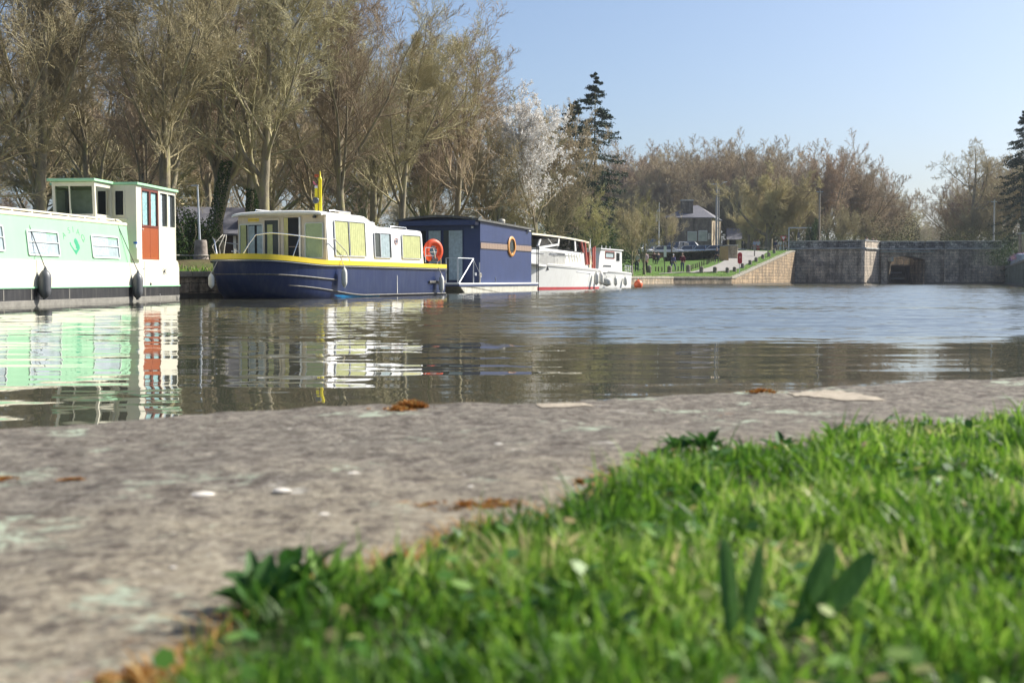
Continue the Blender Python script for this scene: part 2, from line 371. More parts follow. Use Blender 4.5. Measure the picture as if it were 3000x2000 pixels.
# water
def water_mat():
    m = bpy.data.materials.new('canal_water'); m.use_nodes = True; nt = m.node_tree; N = nt.nodes; L = nt.links; b = N['Principled BSDF']
    b.inputs['Base Color'].default_value = (0.06, 0.06, 0.042, 1); b.inputs['Roughness'].default_value = 0.015; b.inputs['IOR'].default_value = 1.333
    tc = N.new('ShaderNodeTexCoord')
    def noise(sx, sy, sc, det, rot=0.0):
        mp = N.new('ShaderNodeMapping'); mp.inputs['Scale'].default_value = (sx, sy, 1); mp.inputs['Rotation'].default_value = (0, 0, rot); L.new(tc.outputs['Object'], mp.inputs['Vector'])
        n = N.new('ShaderNodeTexNoise'); n.inputs['Scale'].default_value = sc; n.inputs['Detail'].default_value = det; n.inputs['Roughness'].default_value = 0.55; L.new(mp.outputs[0], n.inputs['Vector']); return n.outputs['Fac']
    # wind: nearly calm close to the near quay, rippled further out, with cat's paws
    sp = N.new('ShaderNodeSeparateXYZ'); L.new(tc.outputs['Object'], sp.inputs[0])
    ad = N.new('ShaderNodeMath'); ad.operation = 'MULTIPLY_ADD'; ad.inputs[1].default_value = -0.06; L.new(sp.outputs['X'], ad.inputs[0]); L.new(sp.outputs['Y'], ad.inputs[2])
    pz = noise(0.35, 1.0, 0.22, 3); pm = N.new('ShaderNodeMath'); pm.operation = 'MULTIPLY_ADD'; pm.inputs[1].default_value = 7.0; L.new(pz, pm.inputs[0]); L.new(ad.outputs[0], pm.inputs[2])
    wr = N.new('ShaderNodeMapRange'); wr.interpolation_type = 'SMOOTHSTEP'; wr.inputs[1].default_value = 11.5; wr.inputs[2].default_value = 17.0; wr.inputs[3].default_value = 0.0; wr.inputs[4].default_value = 1.0
    L.new(pm.outputs[0], wr.inputs[0])
    wx = N.new('ShaderNodeMapRange'); wx.interpolation_type = 'SMOOTHSTEP'; wx.inputs[1].default_value = -11.0; wx.inputs[2].default_value = 6.0; wx.inputs[3].default_value = 0.12; wx.inputs[4].default_value = 1.0; L.new(sp.outputs['X'], wx.inputs[0])
    wd = N.new('ShaderNodeMath'); wd.operation = 'MULTIPLY'; L.new(wr.outputs[0], wd.inputs[0]); L.new(wx.outputs[0], wd.inputs[1])
    def cnoise(sx, sy, sc, det, rot=0.0):
        mp = N.new('ShaderNodeMapping'); mp.inputs['Scale'].default_value = (sx, sy, 1); mp.inputs['Rotation'].default_value = (0, 0, rot); L.new(tc.outputs['Object'], mp.inputs['Vector'])
        n = N.new('ShaderNodeTexNoise'); n.inputs['Scale'].default_value = sc; n.inputs['Detail'].default_value = det; n.inputs['Roughness'].default_value = 0.5; L.new(mp.outputs[0], n.inputs['Vector'])
        v = N.new('ShaderNodeVectorMath'); v.operation = 'SUBTRACT'; v.inputs[1].default_value = (.5, .5, .5); L.new(n.outputs['Color'], v.inputs[0]); return v.outputs[0]
    def amp(v, lo, hi, src):
        mr = N.new('ShaderNodeMapRange'); mr.inputs[3].default_value = lo; mr.inputs[4].default_value = hi; L.new(src, mr.inputs[0])
        x = N.new('ShaderNodeVectorMath'); x.operation = 'SCALE'; L.new(v, x.inputs[0]); L.new(mr.outputs[0], x.inputs['Scale']); return x.outputs[0]
    def vadd(a_, b_): x = N.new('ShaderNodeVectorMath'); L.new(a_, x.inputs[0]); L.new(b_, x.inputs[1]); return x.outputs[0]
    v = vadd(amp(cnoise(0.55, 1.0, 6.5, 2, 0.25), RIP[0], RIP[1], wd.outputs[0]), amp(cnoise(0.16, 1.0, 3.6, 2), RIP[2], RIP[3], wd.outputs[0]))
    v = vadd(v, amp(cnoise(0.08, 0.6, 1.2, 2, -0.08), RIP[4], RIP[5], wd.outputs[0]))
    v = vadd(v, amp(cnoise(0.03, 0.22, 1.0, 2, -0.05), RIP[4], RIP[5], wd.outputs[0]))
    ml = N.new('ShaderNodeVectorMath'); ml.operation = 'MULTIPLY'; ml.inputs[1].default_value = (0.45, 1.0, 0.0); L.new(v, ml.inputs[0])
    # ripples driven towards the near quay: their steeper faces look that way
    bi = N.new('ShaderNodeVectorMath'); bi.operation = 'SCALE'; bi.inputs[0].default_value = (0, -1, 0); mb_ = N.new('ShaderNodeMath'); mb_.operation = 'MULTIPLY'; mb_.inputs[1].default_value = RIP[6]; L.new(wd.outputs[0], mb_.inputs[0]); L.new(mb_.outputs[0], bi.inputs['Scale'])
    up = N.new('ShaderNodeVectorMath'); up.inputs[1].default_value = (0, 0, 1); L.new(vadd(ml.outputs[0], bi.outputs[0]), up.inputs[0])
    nn_ = N.new('ShaderNodeVectorMath'); nn_.operation = 'NORMALIZE'; L.new(up.outputs[0], nn_.inputs[0]); L.new(nn_.outputs[0], b.inputs['Normal'])
    return m
RIP = (0.022, 0.22, 0.060, 0.15, 0.028, 0.06, 0.075)
mb = MB(); mb.box(-60, 130, -10, 700, -3.0, 0.0)
water = mb.build('water', water_mat()); tag(water, kind='structure')

# far land sheet to the horizon
G_stops = [(0.25, (0.045, 0.085, 0.016)), (0.5, (0.085, 0.16, 0.024)), (0.75, (0.14, 0.22, 0.045))]
M_turf = ramp_mat('mown_turf', G_stops, 1.4, rough=0.95, bump=0.8, bscale=14, bdist=0.08, spec=0.15)
M_earth = ramp_mat('leaf_litter_earth', [(0.3, (0.07, 0.055, 0.03)), (0.5, (0.13, 0.11, 0.055)), (0.7, (0.10, 0.13, 0.04))], 0.8, rough=0.95, bump=0.7, bscale=6, bdist=0.1, spec=0.1)
# left bank terrain, one sheet following the water's edge
tq = np.concatenate([np.linspace(bq[i], bq[i + 1], max(2, int((bq[i + 1] - bq[i]) / 1.0)), endpoint=False) for i in range(len(bq) - 1)] + [[bq[-1]], np.linspace(bq[-1] + 2, bq[-1] + 500, 60)])
dn = np.array([0, .25, .6, 1, 1.6, 2.4, 3.4, 4.5, 6, 8, 10, 13, 17, 22, 30, 40, 60, 90, 140, 220, 360, 700, 1600])
ex = np.interp(tq, bq, BX); ey = np.interp(tq, bq, BY)
ov = np.maximum(tq - bq[-1], 0); ex = ex + TQ[0] * ov; ey = ey + TQ[1] * ov
GX = ex[:, None] + NIN[0] * dn[None, :]; GY = ey[:, None] + NIN[1] * dn[None, :]
GZ = TZ(GX, GY) + (np.random.RandomState(3).rand(*GX.shape) - 0.5) * 0.10 * (dn[None, :] > 1.0) * (dn[None, :] < 30)
V = np.stack([GX, GY, GZ], -1).reshape(-1, 3); nr, nc = GX.shape
ii, jj = np.meshgrid(np.arange(nr - 1), np.arange(nc - 1), indexing='ij'); a = (ii * nc + jj).ravel()
Fq = np.stack([a, a + nc, a + nc + 1, a + 1], 1)
ground = np_mesh('ground', V, Fq, [M_turf, M_earth]); tag(ground, kind='structure')
mi = np.zeros(len(Fq), int); cen = V[Fq].mean(1); dd_, _ = inland(cen[:, 0], cen[:, 1])
mi[(cen[:, 1] < 76) & (dd_ > 1.5)] = 1; mi[(dd_ > 70)] = 1
ground.data.polygons.foreach_set('material_index', mi)

# stone quay along the left bank
M_quay = stone_mat('quay_stone', (0.40, 0.31, 0.21), (0.30, 0.25, 0.19), (0.10, 0.085, 0.065), 0.62, 0.26, ((0.16, 0.15, 0.10), 0.55))
M_ramp = stone_mat('ramp_stone', (0.42, 0.30, 0.18), (0.25, 0.19, 0.125), (0.10, 0.075, 0.05), 0.8, 0.33, ((0.20, 0.16, 0.11), 0.6), 0.8, .022)
M_coping = ramp_mat('coping_stone', [(0.3, (0.17, 0.155, 0.12)), (0.55, (0.32, 0.29, 0.23)), (0.75, (0.42, 0.40, 0.33))], 3, bump=0.5)
M_wet = mat('wet_stone_band', (0.10, 0.09, 0.07), 0.5, 0.3, 5)
def wall_strip(name, pts, top, mats, parent, z0=-1.5, thick=0.6, inward=None, cop=0.0):
    mb = MB(); n = len(pts); inn = inward if inward is not None else NIN
    o = [(p[0], p[1]) for p in pts]; i_ = [(p[0] + inn[0] * thick, p[1] + inn[1] * thick) for p in pts]
    for k in range(n - 1):
        q = [o[k], o[k + 1], i_[k + 1], i_[k]]; zt = [top[k], top[k + 1], top[k + 1], top[k]]
        mb.add([(x, y, z0) for x, y in q] + [(x, y, z) for (x, y), z in zip(q, zt)], [(0, 1, 5, 4), (1, 2, 6, 5), (2, 3, 7, 6), (3, 0, 4, 7), (4, 5, 6, 7)])
    return mb.build(name, mats, parent, uv=True)
def poly_dense(pts, step=1.5):
    out = []
    for (x0, y0), (x1, y1) in zip(pts[:-1], pts[1:]):
        m = max(1, int(math.hypot(x1 - x0, y1 - y0) / step)); out += [(x0 + (x1 - x0) * i / m, y0 + (y1 - y0) * i / m) for i in range(m)]
    return out + [pts[-1]]
def quay(name, label, pts, topf, m, inn=None, cop_h=0.16, cat='quay wall', mc=None):
    t = thing(name, label, cat, (0, 0, 0)); inn_ = inn if inn is not None else NIN
    P = poly_dense(pts); tops = [topf(x, y) - cop_h for x, y in P]
    wall_strip('wall', [(x - inn_[0] * 0.02, y - inn_[1] * 0.02) for x, y in P], tops, m, t, inward=inn_)
    mb = MB()
    for k in range(len(P) - 1):
        (x0, y0), (x1, y1) = P[k], P[k + 1]; g = 0.012; a = -0.07; b_ = 0.42
        dx, dy = x1 - x0, y1 - y0; l = math.hypot(dx, dy); ux, uy = dx / l * g, dy / l * g
        q = [(x0 + ux + inn_[0] * a, y0 + uy + inn_[1] * a), (x1 - ux + inn_[0] * a, y1 - uy + inn_[1] * a), (x1 - ux + inn_[0] * b_, y1 - uy + inn_[1] * b_), (x0 + ux + inn_[0] * b_, y0 + uy + inn_[1] * b_)]
        z0 = [tops[k], tops[k + 1], tops[k + 1], tops[k]]; jz = random.uniform(-0.012, 0.012)
        mb.add([(x, y, z + 0.004) for (x, y), z in zip(q, z0)] + [(x, y, z + cop_h + 0.03 + jz) for (x, y), z in zip(q, z0)], [(0, 3, 2, 1), (4, 5, 6, 7), (0, 1, 5, 4), (1, 2, 6, 5), (2, 3, 7, 6), (3, 0, 4, 7)])
    mb.build('coping', mc or M_coping, t, bevel=0.02)
    mb = MB()
    for k in range(len(P) - 1):
        (x0, y0), (x1, y1) = P[k], P[k + 1]; f0, f1 = -0.16, 0.0
        q = [(x0 + inn_[0] * f0, y0 + inn_[1] * f0), (x1 + inn_[0] * f0, y1 + inn_[1] * f0), (x1, y1), (x0, y0)]
        mb.add([(x, y, -0.6) for x, y in q] + [(x, y, 0.13) for x, y in q], [(4, 5, 6, 7), (0, 1, 5, 4)])
    mb.build('ledge', M_wet, t)
    return t
random.seed(5)
zb = lambda x, y: float(TZ(x, y)) + 0.01
quay('quay_wall', 'low stone quay wall behind the moored boats along the left bank', BANK[1:10], zb, M_quay)
quay('quay_wall', 'low pinkish stone quay wall below the grass with the bollards', BANK[9:13], zb, M_quay)
quay('quay_wall', 'sunlit brown stone wall rising in a slope up to the bridge', BANK[12:14], zb, M_ramp)
# far bank path and ramp, laid on the terrain
M_path = ramp_mat('gravel_asphalt', [(0.3, (0.22, 0.21, 0.19)), (0.6, (0.33, 0.31, 0.28)), (0.8, (0.40, 0.38, 0.34))], 2.5, rough=0.95, bump=0.4, spec=0.2)
zp = lambda x, y: (1800 + x * 0.2338, 560 + y * 0.2338)
def drape(name, L_, R_, m, lift, n=24, k=5):
    Lp = [GT(*zp(*p)) for p in L_]; Rp = [GT(*zp(*p)) for p in R_]
    def res(P):
        P = np.array(P); s = np.concatenate([[0], np.cumsum(np.hypot(*np.diff(P[:, :2], axis=0).T))]); t = np.linspace(0, s[-1], n); return np.stack([np.interp(t, s, P[:, 0]), np.interp(t, s, P[:, 1])], 1)
    a, b = res(Lp), res(Rp); V = []
    for i in range(n):
        for j in range(k): p = a[i] + (b[i] - a[i]) * j / (k - 1); V.append((p[0], p[1], float(TZ(p[0], p[1])) + lift))
    F = [(i * k + j, (i + 1) * k + j, (i + 1) * k + j + 1, i * k + j + 1) for i in range(n - 1) for j in range(k - 1)]
    mb = MB(); mb.add(V, F); o = mb.build(name, m, smooth=True); return tag(o, kind='structure')
drape('path', [(560, 1040), (960, 1022), (1180, 965), (1330, 905), (1440, 840), (1530, 770), (1545, 752)], [(560, 1046), (1000, 1030), (1300, 1018), (1420, 1008), (1540, 985), (1700, 900), (1850, 812), (1930, 762)], M_path, 0.06)
# car park surface behind the hedge
V = []
for i in range(26):
    for j in range(12):
        y = 163 + j * 3; x = 2 + 33 * i / 25; V.append((x, y, float(TZ(x, y)) + 0.05))
mb = MB(); mb.add(V, [(i * 12 + j, (i + 1) * 12 + j, (i + 1) * 12 + j + 1, i * 12 + j + 1) for i in range(25) for j in range(11)]); tag(mb.build('car_park', M_path, smooth=True), kind='structure')

# ---------------------------------------------------------------- land beyond the bridge
mb = MB(); mb.box(-2500, 46.2, 147.6, 3500, -1, 3.9); tag(mb.build('ground', M_earth), kind='structure')
mb = MB(); mb.box(51.2, 2500, 147.6, 3500, -1, 3.9); tag(mb.build('ground', M_earth), kind='structure')
# right bank
RB = [(60.2, 146.2), (39.4, 92), (33, 60), (27, 30), (22, 14), (16, 10.6)]
def TZR(x, y): return 2.05
mb = MB(); P = RB + [(16, -60), (700, -60), (700, 146.2)]
mb.add([(x, y, 1.95) for x, y in P], [tuple(range(len(P)))]); tag(mb.build('ground', M_turf), kind='structure')
M_greenwall = stone_mat('greenish_wall', (0.26, 0.26, 0.19), (0.19, 0.195, 0.14), (0.08, 0.08, 0.06), 2.4, 0.7, ((0.07, 0.08, 0.05), 0.6), 0.3)
quay('quay_wall', 'greenish concrete quay wall at the right edge below the flower boxes', RB, lambda x, y: 2.05, M_greenwall, inn=np.array((0.93, -0.36)))

# ---------------------------------------------------------------- the bridge
M_br = stone_mat('bridge_stone', (0.60, 0.49, 0.36), (0.38, 0.32, 0.245), (0.07, 0.065, 0.055), 0.75, 0.34, ((0.05, 0.05, 0.055), 0.75), 0.7, 0.02)
M_brl = stone_mat('pier_stone', (0.60, 0.50, 0.39), (0.46, 0.39, 0.31), (0.14, 0.12, 0.095), 0.6, 0.34, ((0.20, 0.18, 0.15), 0.5), 0.5, 0.02)
M_par = stone_mat('parapet_stone', (0.58, 0.55, 0.48), (0.15, 0.145, 0.13), (0.05, 0.05, 0.05), 0.45, 0.25, ((0.045, 0.045, 0.05), 0.85), 0.8, 0.03)
M_corn = ramp_mat('cornice_lichen', [(0.3, (0.20, 0.20, 0.18)), (0.5, (0.42, 0.41, 0.38)), (0.7, (0.55, 0.54, 0.50))], 2, bump=0.6)
M_beam = mat('grey_green_steel', (0.32, 0.35, 0.31), 0.6, 0.15, 3, dirt=((0.15, 0.12, 0.09), 0.4))
bridge = thing('stone_bridge', 'grey stone bridge with a square lock opening across the end of the basin', 'bridge', (0, 0, 0))
ZC = 4.18; ZP = 5.22
segs = [  # x0,y0,x1,y1, material, parapet material
    (34.0, 146.6, 42.1, 142.9, M_br, M_par, 'left_wall'),
    (42.06, 142.75, 45.25, 147.3, M_brl, M_brl, 'pier'),
    (50.7, 147.0, 52.8, 146.5, M_br, M_par, 'abutment'),
    (52.8, 146.2, 60.3, 145.2, M_br, M_par, 'right_wall')]
def slab(x0, y0, x1, y1, z0, z1, th, off=0.0):
    d = Vector((x1 - x0, y1 - y0)); d.normalize(); n = Vector((d.y, -d.x))
    a = Vector((x0, y0)) + n * off; b = Vector((x1, y1)) + n * off; q = [a, b, b - n * th, a - n * th]
    return [(p.x, p.y, z0) for p in q] + [(p.x, p.y, z1) for p in q]
BF = [(0, 3, 2, 1), (4, 5, 6, 7), (0, 1, 5, 4), (1, 2, 6, 5), (2, 3, 7, 6), (3, 0, 4, 7)]
for x0, y0, x1, y1, m1, m2, nm in segs:
    MB().add(slab(x0, y0, x1, y1, -2, ZC - 0.02, 3.2 if nm != 'pier' else .45), BF).build('wall' if nm != 'pier' else 'pier', m1, bridge, uv=True)
    MB().add(slab(x0 + 0.003, y0, x1 - 0.003, y1, ZC + 0.17, ZP - 0.11, 0.42, 0.0), BF).build('parapet', m2, bridge, uv=True)
    MB().add(slab(x0 + 0.003, y0, x1 - 0.003, y1, ZC - 0.02, ZC + 0.17, 0.7, 0.17), BF).build('cornice', M_corn, bridge, bevel=0.03)
    MB().add(slab(x0 + 0.003, y0, x1 - 0.003, y1, ZP - 0.11, ZP, 0.56, 0.06), BF).build('parapet_coping', M_corn, bridge, bevel=0.03)
    MB().add(slab(x0 + 0.01, y0, x1 - 0.01, y1, -0.6, 0.16, 0.5, 0.14), BF).build('footing', M_wet, bridge)
# span over the opening, arch soffit, beam
x0, y0, x1, y1 = 45.25, 146.9, 50.7, 147.15
MB().add(slab(x0, y0, x1, y1, 3.45, ZC - 0.02, 3.2), BF).build('span_wall', M_br, bridge, uv=True)
MB().add(slab(x0, y0, x1, y1, ZC + 0.17, ZP - 0.11, 0.42, 0), BF).build('parapet', M_par, bridge, uv=True)
MB().add(slab(x0, y0, x1, y1, ZC - 0.02, ZC + 0.17, 0.7, 0.15), BF).build('cornice', M_corn, bridge, bevel=0.03)
MB().add(slab(x0, y0, x1, y1, ZP - 0.11, ZP, 0.56, 0.05), BF).build('parapet_coping', M_corn, bridge, bevel=0.03)
MB().add(slab(45.0, y0 - 0.05, 53.4, y1 + 0.0, 3.84, 3.97, 0.25, 0.35), BF).build('steel_beam', M_beam, bridge, bevel=0.02)
# segmental arch slab under the span
rings = []
for k in range(13):
    f = k / 12; x = x0 + 0.75 + (x1 - x0 - 0.75) * f; zz = 2.95 + 0.45 * math.sin(math.pi * f)
    rings.append([(x, y0 - 0.02, zz), (x, y0 - 0.02, 3.46), (x, y0 + 3.2, 3.46), (x, y0 + 3.2, zz)])
MB().loft(rings).build('arch', M_br, bridge, uv=True)
MB().box(45.25, 46.05, 146.75, 150.2, -2, 3.45).build('jamb', M_br, bridge, uv=True)
MB().box(45.9, 46.16, 144.9, 146.2, 2.7, 3.2).build('bracket', M_beam, bridge)
# lock chamber and gates behind
lock = thing('lock_chamber', 'stone lock chamber walls behind the bridge opening, left one sunlit', 'lock', (0, 0, 0))
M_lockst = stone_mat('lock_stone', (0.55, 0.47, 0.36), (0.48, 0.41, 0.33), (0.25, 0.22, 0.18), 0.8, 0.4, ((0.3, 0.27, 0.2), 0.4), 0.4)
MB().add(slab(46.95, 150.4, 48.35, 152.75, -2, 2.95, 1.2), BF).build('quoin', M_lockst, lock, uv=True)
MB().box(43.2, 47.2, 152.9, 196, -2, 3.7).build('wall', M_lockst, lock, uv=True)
MB().box(50.9, 53.0, 150.3, 196, -2, 3.7).build('wall', M_br, lock, uv=True); MB().box(50.72, 51.5, 147.6, 150.28, -2, 3.8).build('wall', M_br, lock, uv=True)
M_gate = mat('dark_gate_timber', (0.014, 0.015, 0.014), 0.7, 0.3, 4, stretch=(8, 8, 1))
gate = thing('lock_gate', 'black timber lock gate with pale rails inside the bridge opening', 'lock gate', (48.2, 152.95, 0))
mb = MB()
for k in range(9): mb.box(0.3 * k, 0.3 * k + 0.285, 0, 0.18, -1.0, 2.3 + 0.02 * (k % 2))
mb.build('boards', M_gate, gate)
for z, xl in ((0.62, 2.0), (1.35, 1.6), (2.34, 2.6)): MB().box(0.1, xl, -0.12, -0.004, z, z + 0.09).build('rail', M_galv, gate)
for x in (0.1, 0.9, 1.8, 2.55): MB().box(x, x + 0.08, -0.02, 0.06, 2.46, 3.1).build('post', M_galv, gate)
MB().box(0.1, 2.6, -0.01, 0.05, 3.1, 3.15).build('handrail', M_galv, gate)

# ---------------------------------------------------------------- the near quay
ZQ = 0.25
E_px = [(-60, 1266), (0, 1262), (150, 1251), (300, 1240), (480, 1228), (640, 1214), (800, 1206), (980, 1197), (1130, 1189), (1290, 1189), (1500, 1186), (1640, 1180), (1760, 1170), (1900, 1160), (2050, 1153), (2200, 1148), (2330, 1142), (2480, 1133), (2600, 1119), (2760, 1114), (3000, 1112), (3100, 1111)]
E = [PG(px, py, ZQ - 0.004) for px, py in E_px]
def ext(p, q, l): d = np.array(q) - np.array(p); d /= np.hypot(*d); return tuple(np.array(q) + d * l)
E = [(-13.5, -3.3), (-5, 0.30)] + E + [(3.2, 4.35), (8.0, 6.6), (17, 10.9)]
rs = np.random.RandomState(11)
Ex = np.array([p[0] for p in E]); Ey = np.array([p[1] for p in E])
xs = np.concatenate([np.linspace(-13.5, -2.2, 40), np.arange(-2.17, 3.0, 0.016), np.linspace(3.05, 17, 60)])
off = np.concatenate([[0.0, 0.0, 0.004, 0.012], 0.012 + np.cumsum(np.full(150, 0.016)), 2.45 + np.cumsum(np.linspace(0.1, 2.5, 24))])
def vnoise(x, y, seed):
    r = np.random.RandomState(seed); g = r.rand(64, 64); xi = np.floor(x).astype(int); yi = np.floor(y).astype(int); fx = x - xi; fy = y - yi
    fx = fx * fx * (3 - 2 * fx); fy = fy * fy * (3 - 2 * fy)
    a = g[xi % 64, yi % 64]; b = g[(xi + 1) % 64, yi % 64]; c = g[xi % 64, (yi + 1) % 64]; d = g[(xi + 1) % 64, (yi + 1) % 64]
    return a * (1 - fx) * (1 - fy) + b * fx * (1 - fy) + c * (1 - fx) * fy + d * fx * fy
def surfz(x, y): return np.minimum(ZQ + (vnoise(x * 2.2, y * 2.2, 5) - 0.5) * 0.012 + (vnoise(x * 9, y * 9, 6) - 0.5) * 0.007 + (vnoise(x * 31, y * 31, 7) - 0.5) * 0.0045, ZQ + .006)
XX = np.repeat(xs[:, None], len(off), 1); EYv = np.interp(xs, Ex, Ey) + (vnoise(xs * 14, xs * 0 + 3, 2) - 0.5) * 0.022 + (vnoise(xs * 50, xs * 0 + 3, 4) - 0.5) * 0.010
YY = EYv[:, None] - off[None, :]
ZZ = surfz(XX, YY)
ZZ[:, 0] = -1.0; ZZ[:, 1] -= 0.012; ZZ[:, 2] -= 0.004
V = np.stack([XX, YY, ZZ], -1).reshape(-1, 3); nr, nc = XX.shape
ii, jj = np.meshgrid(np.arange(nr - 1), np.arange(nc - 1), indexing='ij'); a = (ii * nc + jj).ravel(); Fq = np.stack([a, a + 1, a + nc + 1, a + nc], 1)
def ledge_mat():
    m = bpy.data.materials.new('lichened_concrete'); m.use_nodes = True; nt = m.node_tree; N = nt.nodes; L = nt.links; b = N['Principled BSDF']; b.inputs['Roughness'].default_value = 0.93; b.inputs['Specular IOR Level'].default_value = 0.2
    tc = N.new('ShaderNodeTexCoord')
    def nz(sc, det=8, rough=0.7, off=0):
        mp = N.new('ShaderNodeMapping'); mp.inputs['Location'].default_value = (off, off * 1.7, 0); L.new(tc.outputs['Object'], mp.inputs['Vector'])
        n = N.new('ShaderNodeTexNoise'); n.inputs['Scale'].default_value = sc; n.inputs['Detail'].default_value = det; n.inputs['Roughness'].default_value = rough; L.new(mp.outputs[0], n.inputs['Vector']); return n.outputs['Fac']
    def rng(s, lo, hi, a=0., b_=1.):
        r = N.new('ShaderNodeMapRange'); r.inputs[1].default_value = lo; r.inputs[2].default_value = hi; r.inputs[3].default_value = a; r.inputs[4].default_value = b_; L.new(s, r.inputs[0]); return r.outputs[0]
    def mix(f, A, B):
        x = N.new('ShaderNodeMix'); x.data_type = 'RGBA'; L.new(f, x.inputs['Factor'])
        for k, v in (('A', A), ('B', B)):
            if isinstance(v, tuple): x.inputs[k].default_value = (*v, 1)
            else: L.new(v, x.inputs[k])
        return x.outputs['Result']
    def mul(a_, b_):
        x = N.new('ShaderNodeMath'); x.operation = 'MULTIPLY'; L.new(a_, x.inputs[0]); L.new(b_, x.inputs[1]); return x.outputs[0]
    big = nz(1.5, 4); sand = mix(rng(nz(55, 5), 0.35, 0.65), (0.32, 0.268, 0.19), (0.53, 0.465, 0.345))
    dark = mix(rng(nz(38, 6, 0.75, 3), 0.38, 0.62), (0.135, 0.12, 0.10), (0.34, 0.305, 0.25))
    # the outer half of the ledge is greyer and darker, the inner half sandier
    sp = N.new('ShaderNodeSeparateXYZ'); L.new(tc.outputs['Object'], sp.inputs[0])
    e1 = N.new('ShaderNodeMath'); e1.operation = 'MULTIPLY_ADD'; e1.inputs[1].default_value = -0.46; L.new(sp.outputs['X'], e1.inputs[0]); L.new(sp.outputs['Y'], e1.inputs[2])
    e2 = N.new('ShaderNodeMath'); e2.operation = 'MULTIPLY_ADD'; e2.inputs[1].default_value = 1.5; L.new(big, e2.inputs[0]); L.new(e1.outputs[0], e2.inputs[2])
    e3 = N.new('ShaderNodeMath'); e3.operation = 'MULTIPLY_ADD'; e3.inputs[1].default_value = 1.6; L.new(nz(7, 6, 0.7, 9), e3.inputs[0]); L.new(e2.outputs[0], e3.inputs[2])
    col = mix(rng(e3.outputs[0], 2.85, 3.75, 0.12, 0.95), sand, dark)
    # black crust specks, pale green lichen, white flecks, rusty moss
    col = mix(rng(nz(22, 9, 0.8, 5), 0.50, 0.58, 0, 0.85), col, (0.085, 0.068, 0.06)); col = mix(rng(nz(60, 6, 0.8, 15), 0.51, 0.58, 0, 0.75), col, (0.12, 0.095, 0.075)); col = mix(rng(nz(16, 7, 0.75, 55), 0.56, 0.66, 0, 0.55), col, (0.52, 0.46, 0.37))
    col = mix(mul(rng(nz(5.0, 7, 0.7, 21), 0.57, 0.63), rng(nz(34, 4, 0.7, 2), 0.42, 0.56)), col, (0.47, 0.53, 0.40))
    col = mix(mul(rng(nz(3.4, 5, 0.65, 44), 0.64, 0.70), rng(nz(24, 4, 0.7, 12), 0.44, 0.56)), col, (0.62, 0.58, 0.50))
    col = mix(rng(nz(70, 2, 0.5, 7), 0.74, 0.78), col, (0.70, 0.66, 0.60))
    col = mix(mul(rng(nz(2.1, 6, 0.75, 31), 0.66, 0.72), rng(nz(22, 4, 0.7, 17), 0.42, 0.56)), col, (0.42, 0.17, 0.03))
    L.new(col, b.inputs['Base Color'])
    h = N.new('ShaderNodeMath'); h.operation = 'MULTIPLY_ADD'; h.inputs[1].default_value = 0.5; L.new(nz(70, 6, 0.8, 3), h.inputs[0]); L.new(nz(18, 8, 0.75, 5), h.inputs[2])
    bp = N.new('ShaderNodeBump'); bp.inputs['Strength'].default_value = 1.0; bp.inputs['Distance'].default_value = 0.016; L.new(h.outputs[0], bp.inputs['Height']); L.new(bp.outputs[0], b.inputs['Normal'])
    return m
M_ledge = ledge_mat()
near = np_mesh('quay_ledge', V, Fq, M_ledge); tag(near, kind='structure')

# turf edge on the near quay (where the tips of the blades meet the stone in the photo)
T_px = [(250, 2080), (332, 2010), (430, 1950), (520, 1888), (620, 1800), (700, 1740), (800, 1680), (900, 1635), (1059, 1612), (1148, 1600), (1263, 1580), (1300, 1520), (1420, 1505), (1540, 1490), (1696, 1420), (1800, 1352), (1920, 1318), (2010, 1300), (2168, 1288), (2334, 1280), (2420, 1262), (2500, 1235), (2627, 1222), (2800, 1217), (3000, 1212), (3150, 1200)]
T = [PG(px, py, ZQ + 0.028) for px, py in T_px]
T = [(T[0][0] - 0.02, 0.3)] + T + [(T[-1][0] + 2.5, T[-1][1] + 1.0), (T[-1][0] + 2.5, 0.3)]
TP = np.array(T)
def inpoly(x, y, P):
    c = np.zeros(x.shape, bool); n = len(P); j = n - 1
    for i in range(n):
        xi, yi = P[i]; xj, yj = P[j]
        with np.errstate(divide='ignore', invalid='ignore'):
            c ^= ((yi > y) != (yj > y)) & (x < (xj - xi) * (y - yi) / (yj - yi + 1e-12) + xi)
        j = i
    return c
mbs = MB(); mbs.add([(x, y, ZQ + 0.010) for x, y in T], [tuple(range(len(T)))])
M_soil = ramp_mat('dark_soil', [(0.3, (0.03, 0.04, 0.012)), (0.6, (0.06, 0.075, 0.02)), (0.8, (0.11, 0.09, 0.04))], 30, bump=0.5)
soil = mbs.build('soil', M_soil); tag(soil, kind='structure')
def edge_dist(x, y):
    best = np.full(x.shape, 9.0)
    for (x0, y0), (x1, y1) in zip(T[1:-2], T[2:-1]):
        dx, dy = x1 - x0, y1 - y0; t = np.clip(((x - x0) * dx + (y - y0) * dy) / (dx * dx + dy * dy), 0, 1)
        best = np.minimum(best, np.hypot(x - x0 - t * dx, y - y0 - t * dy))
    return best
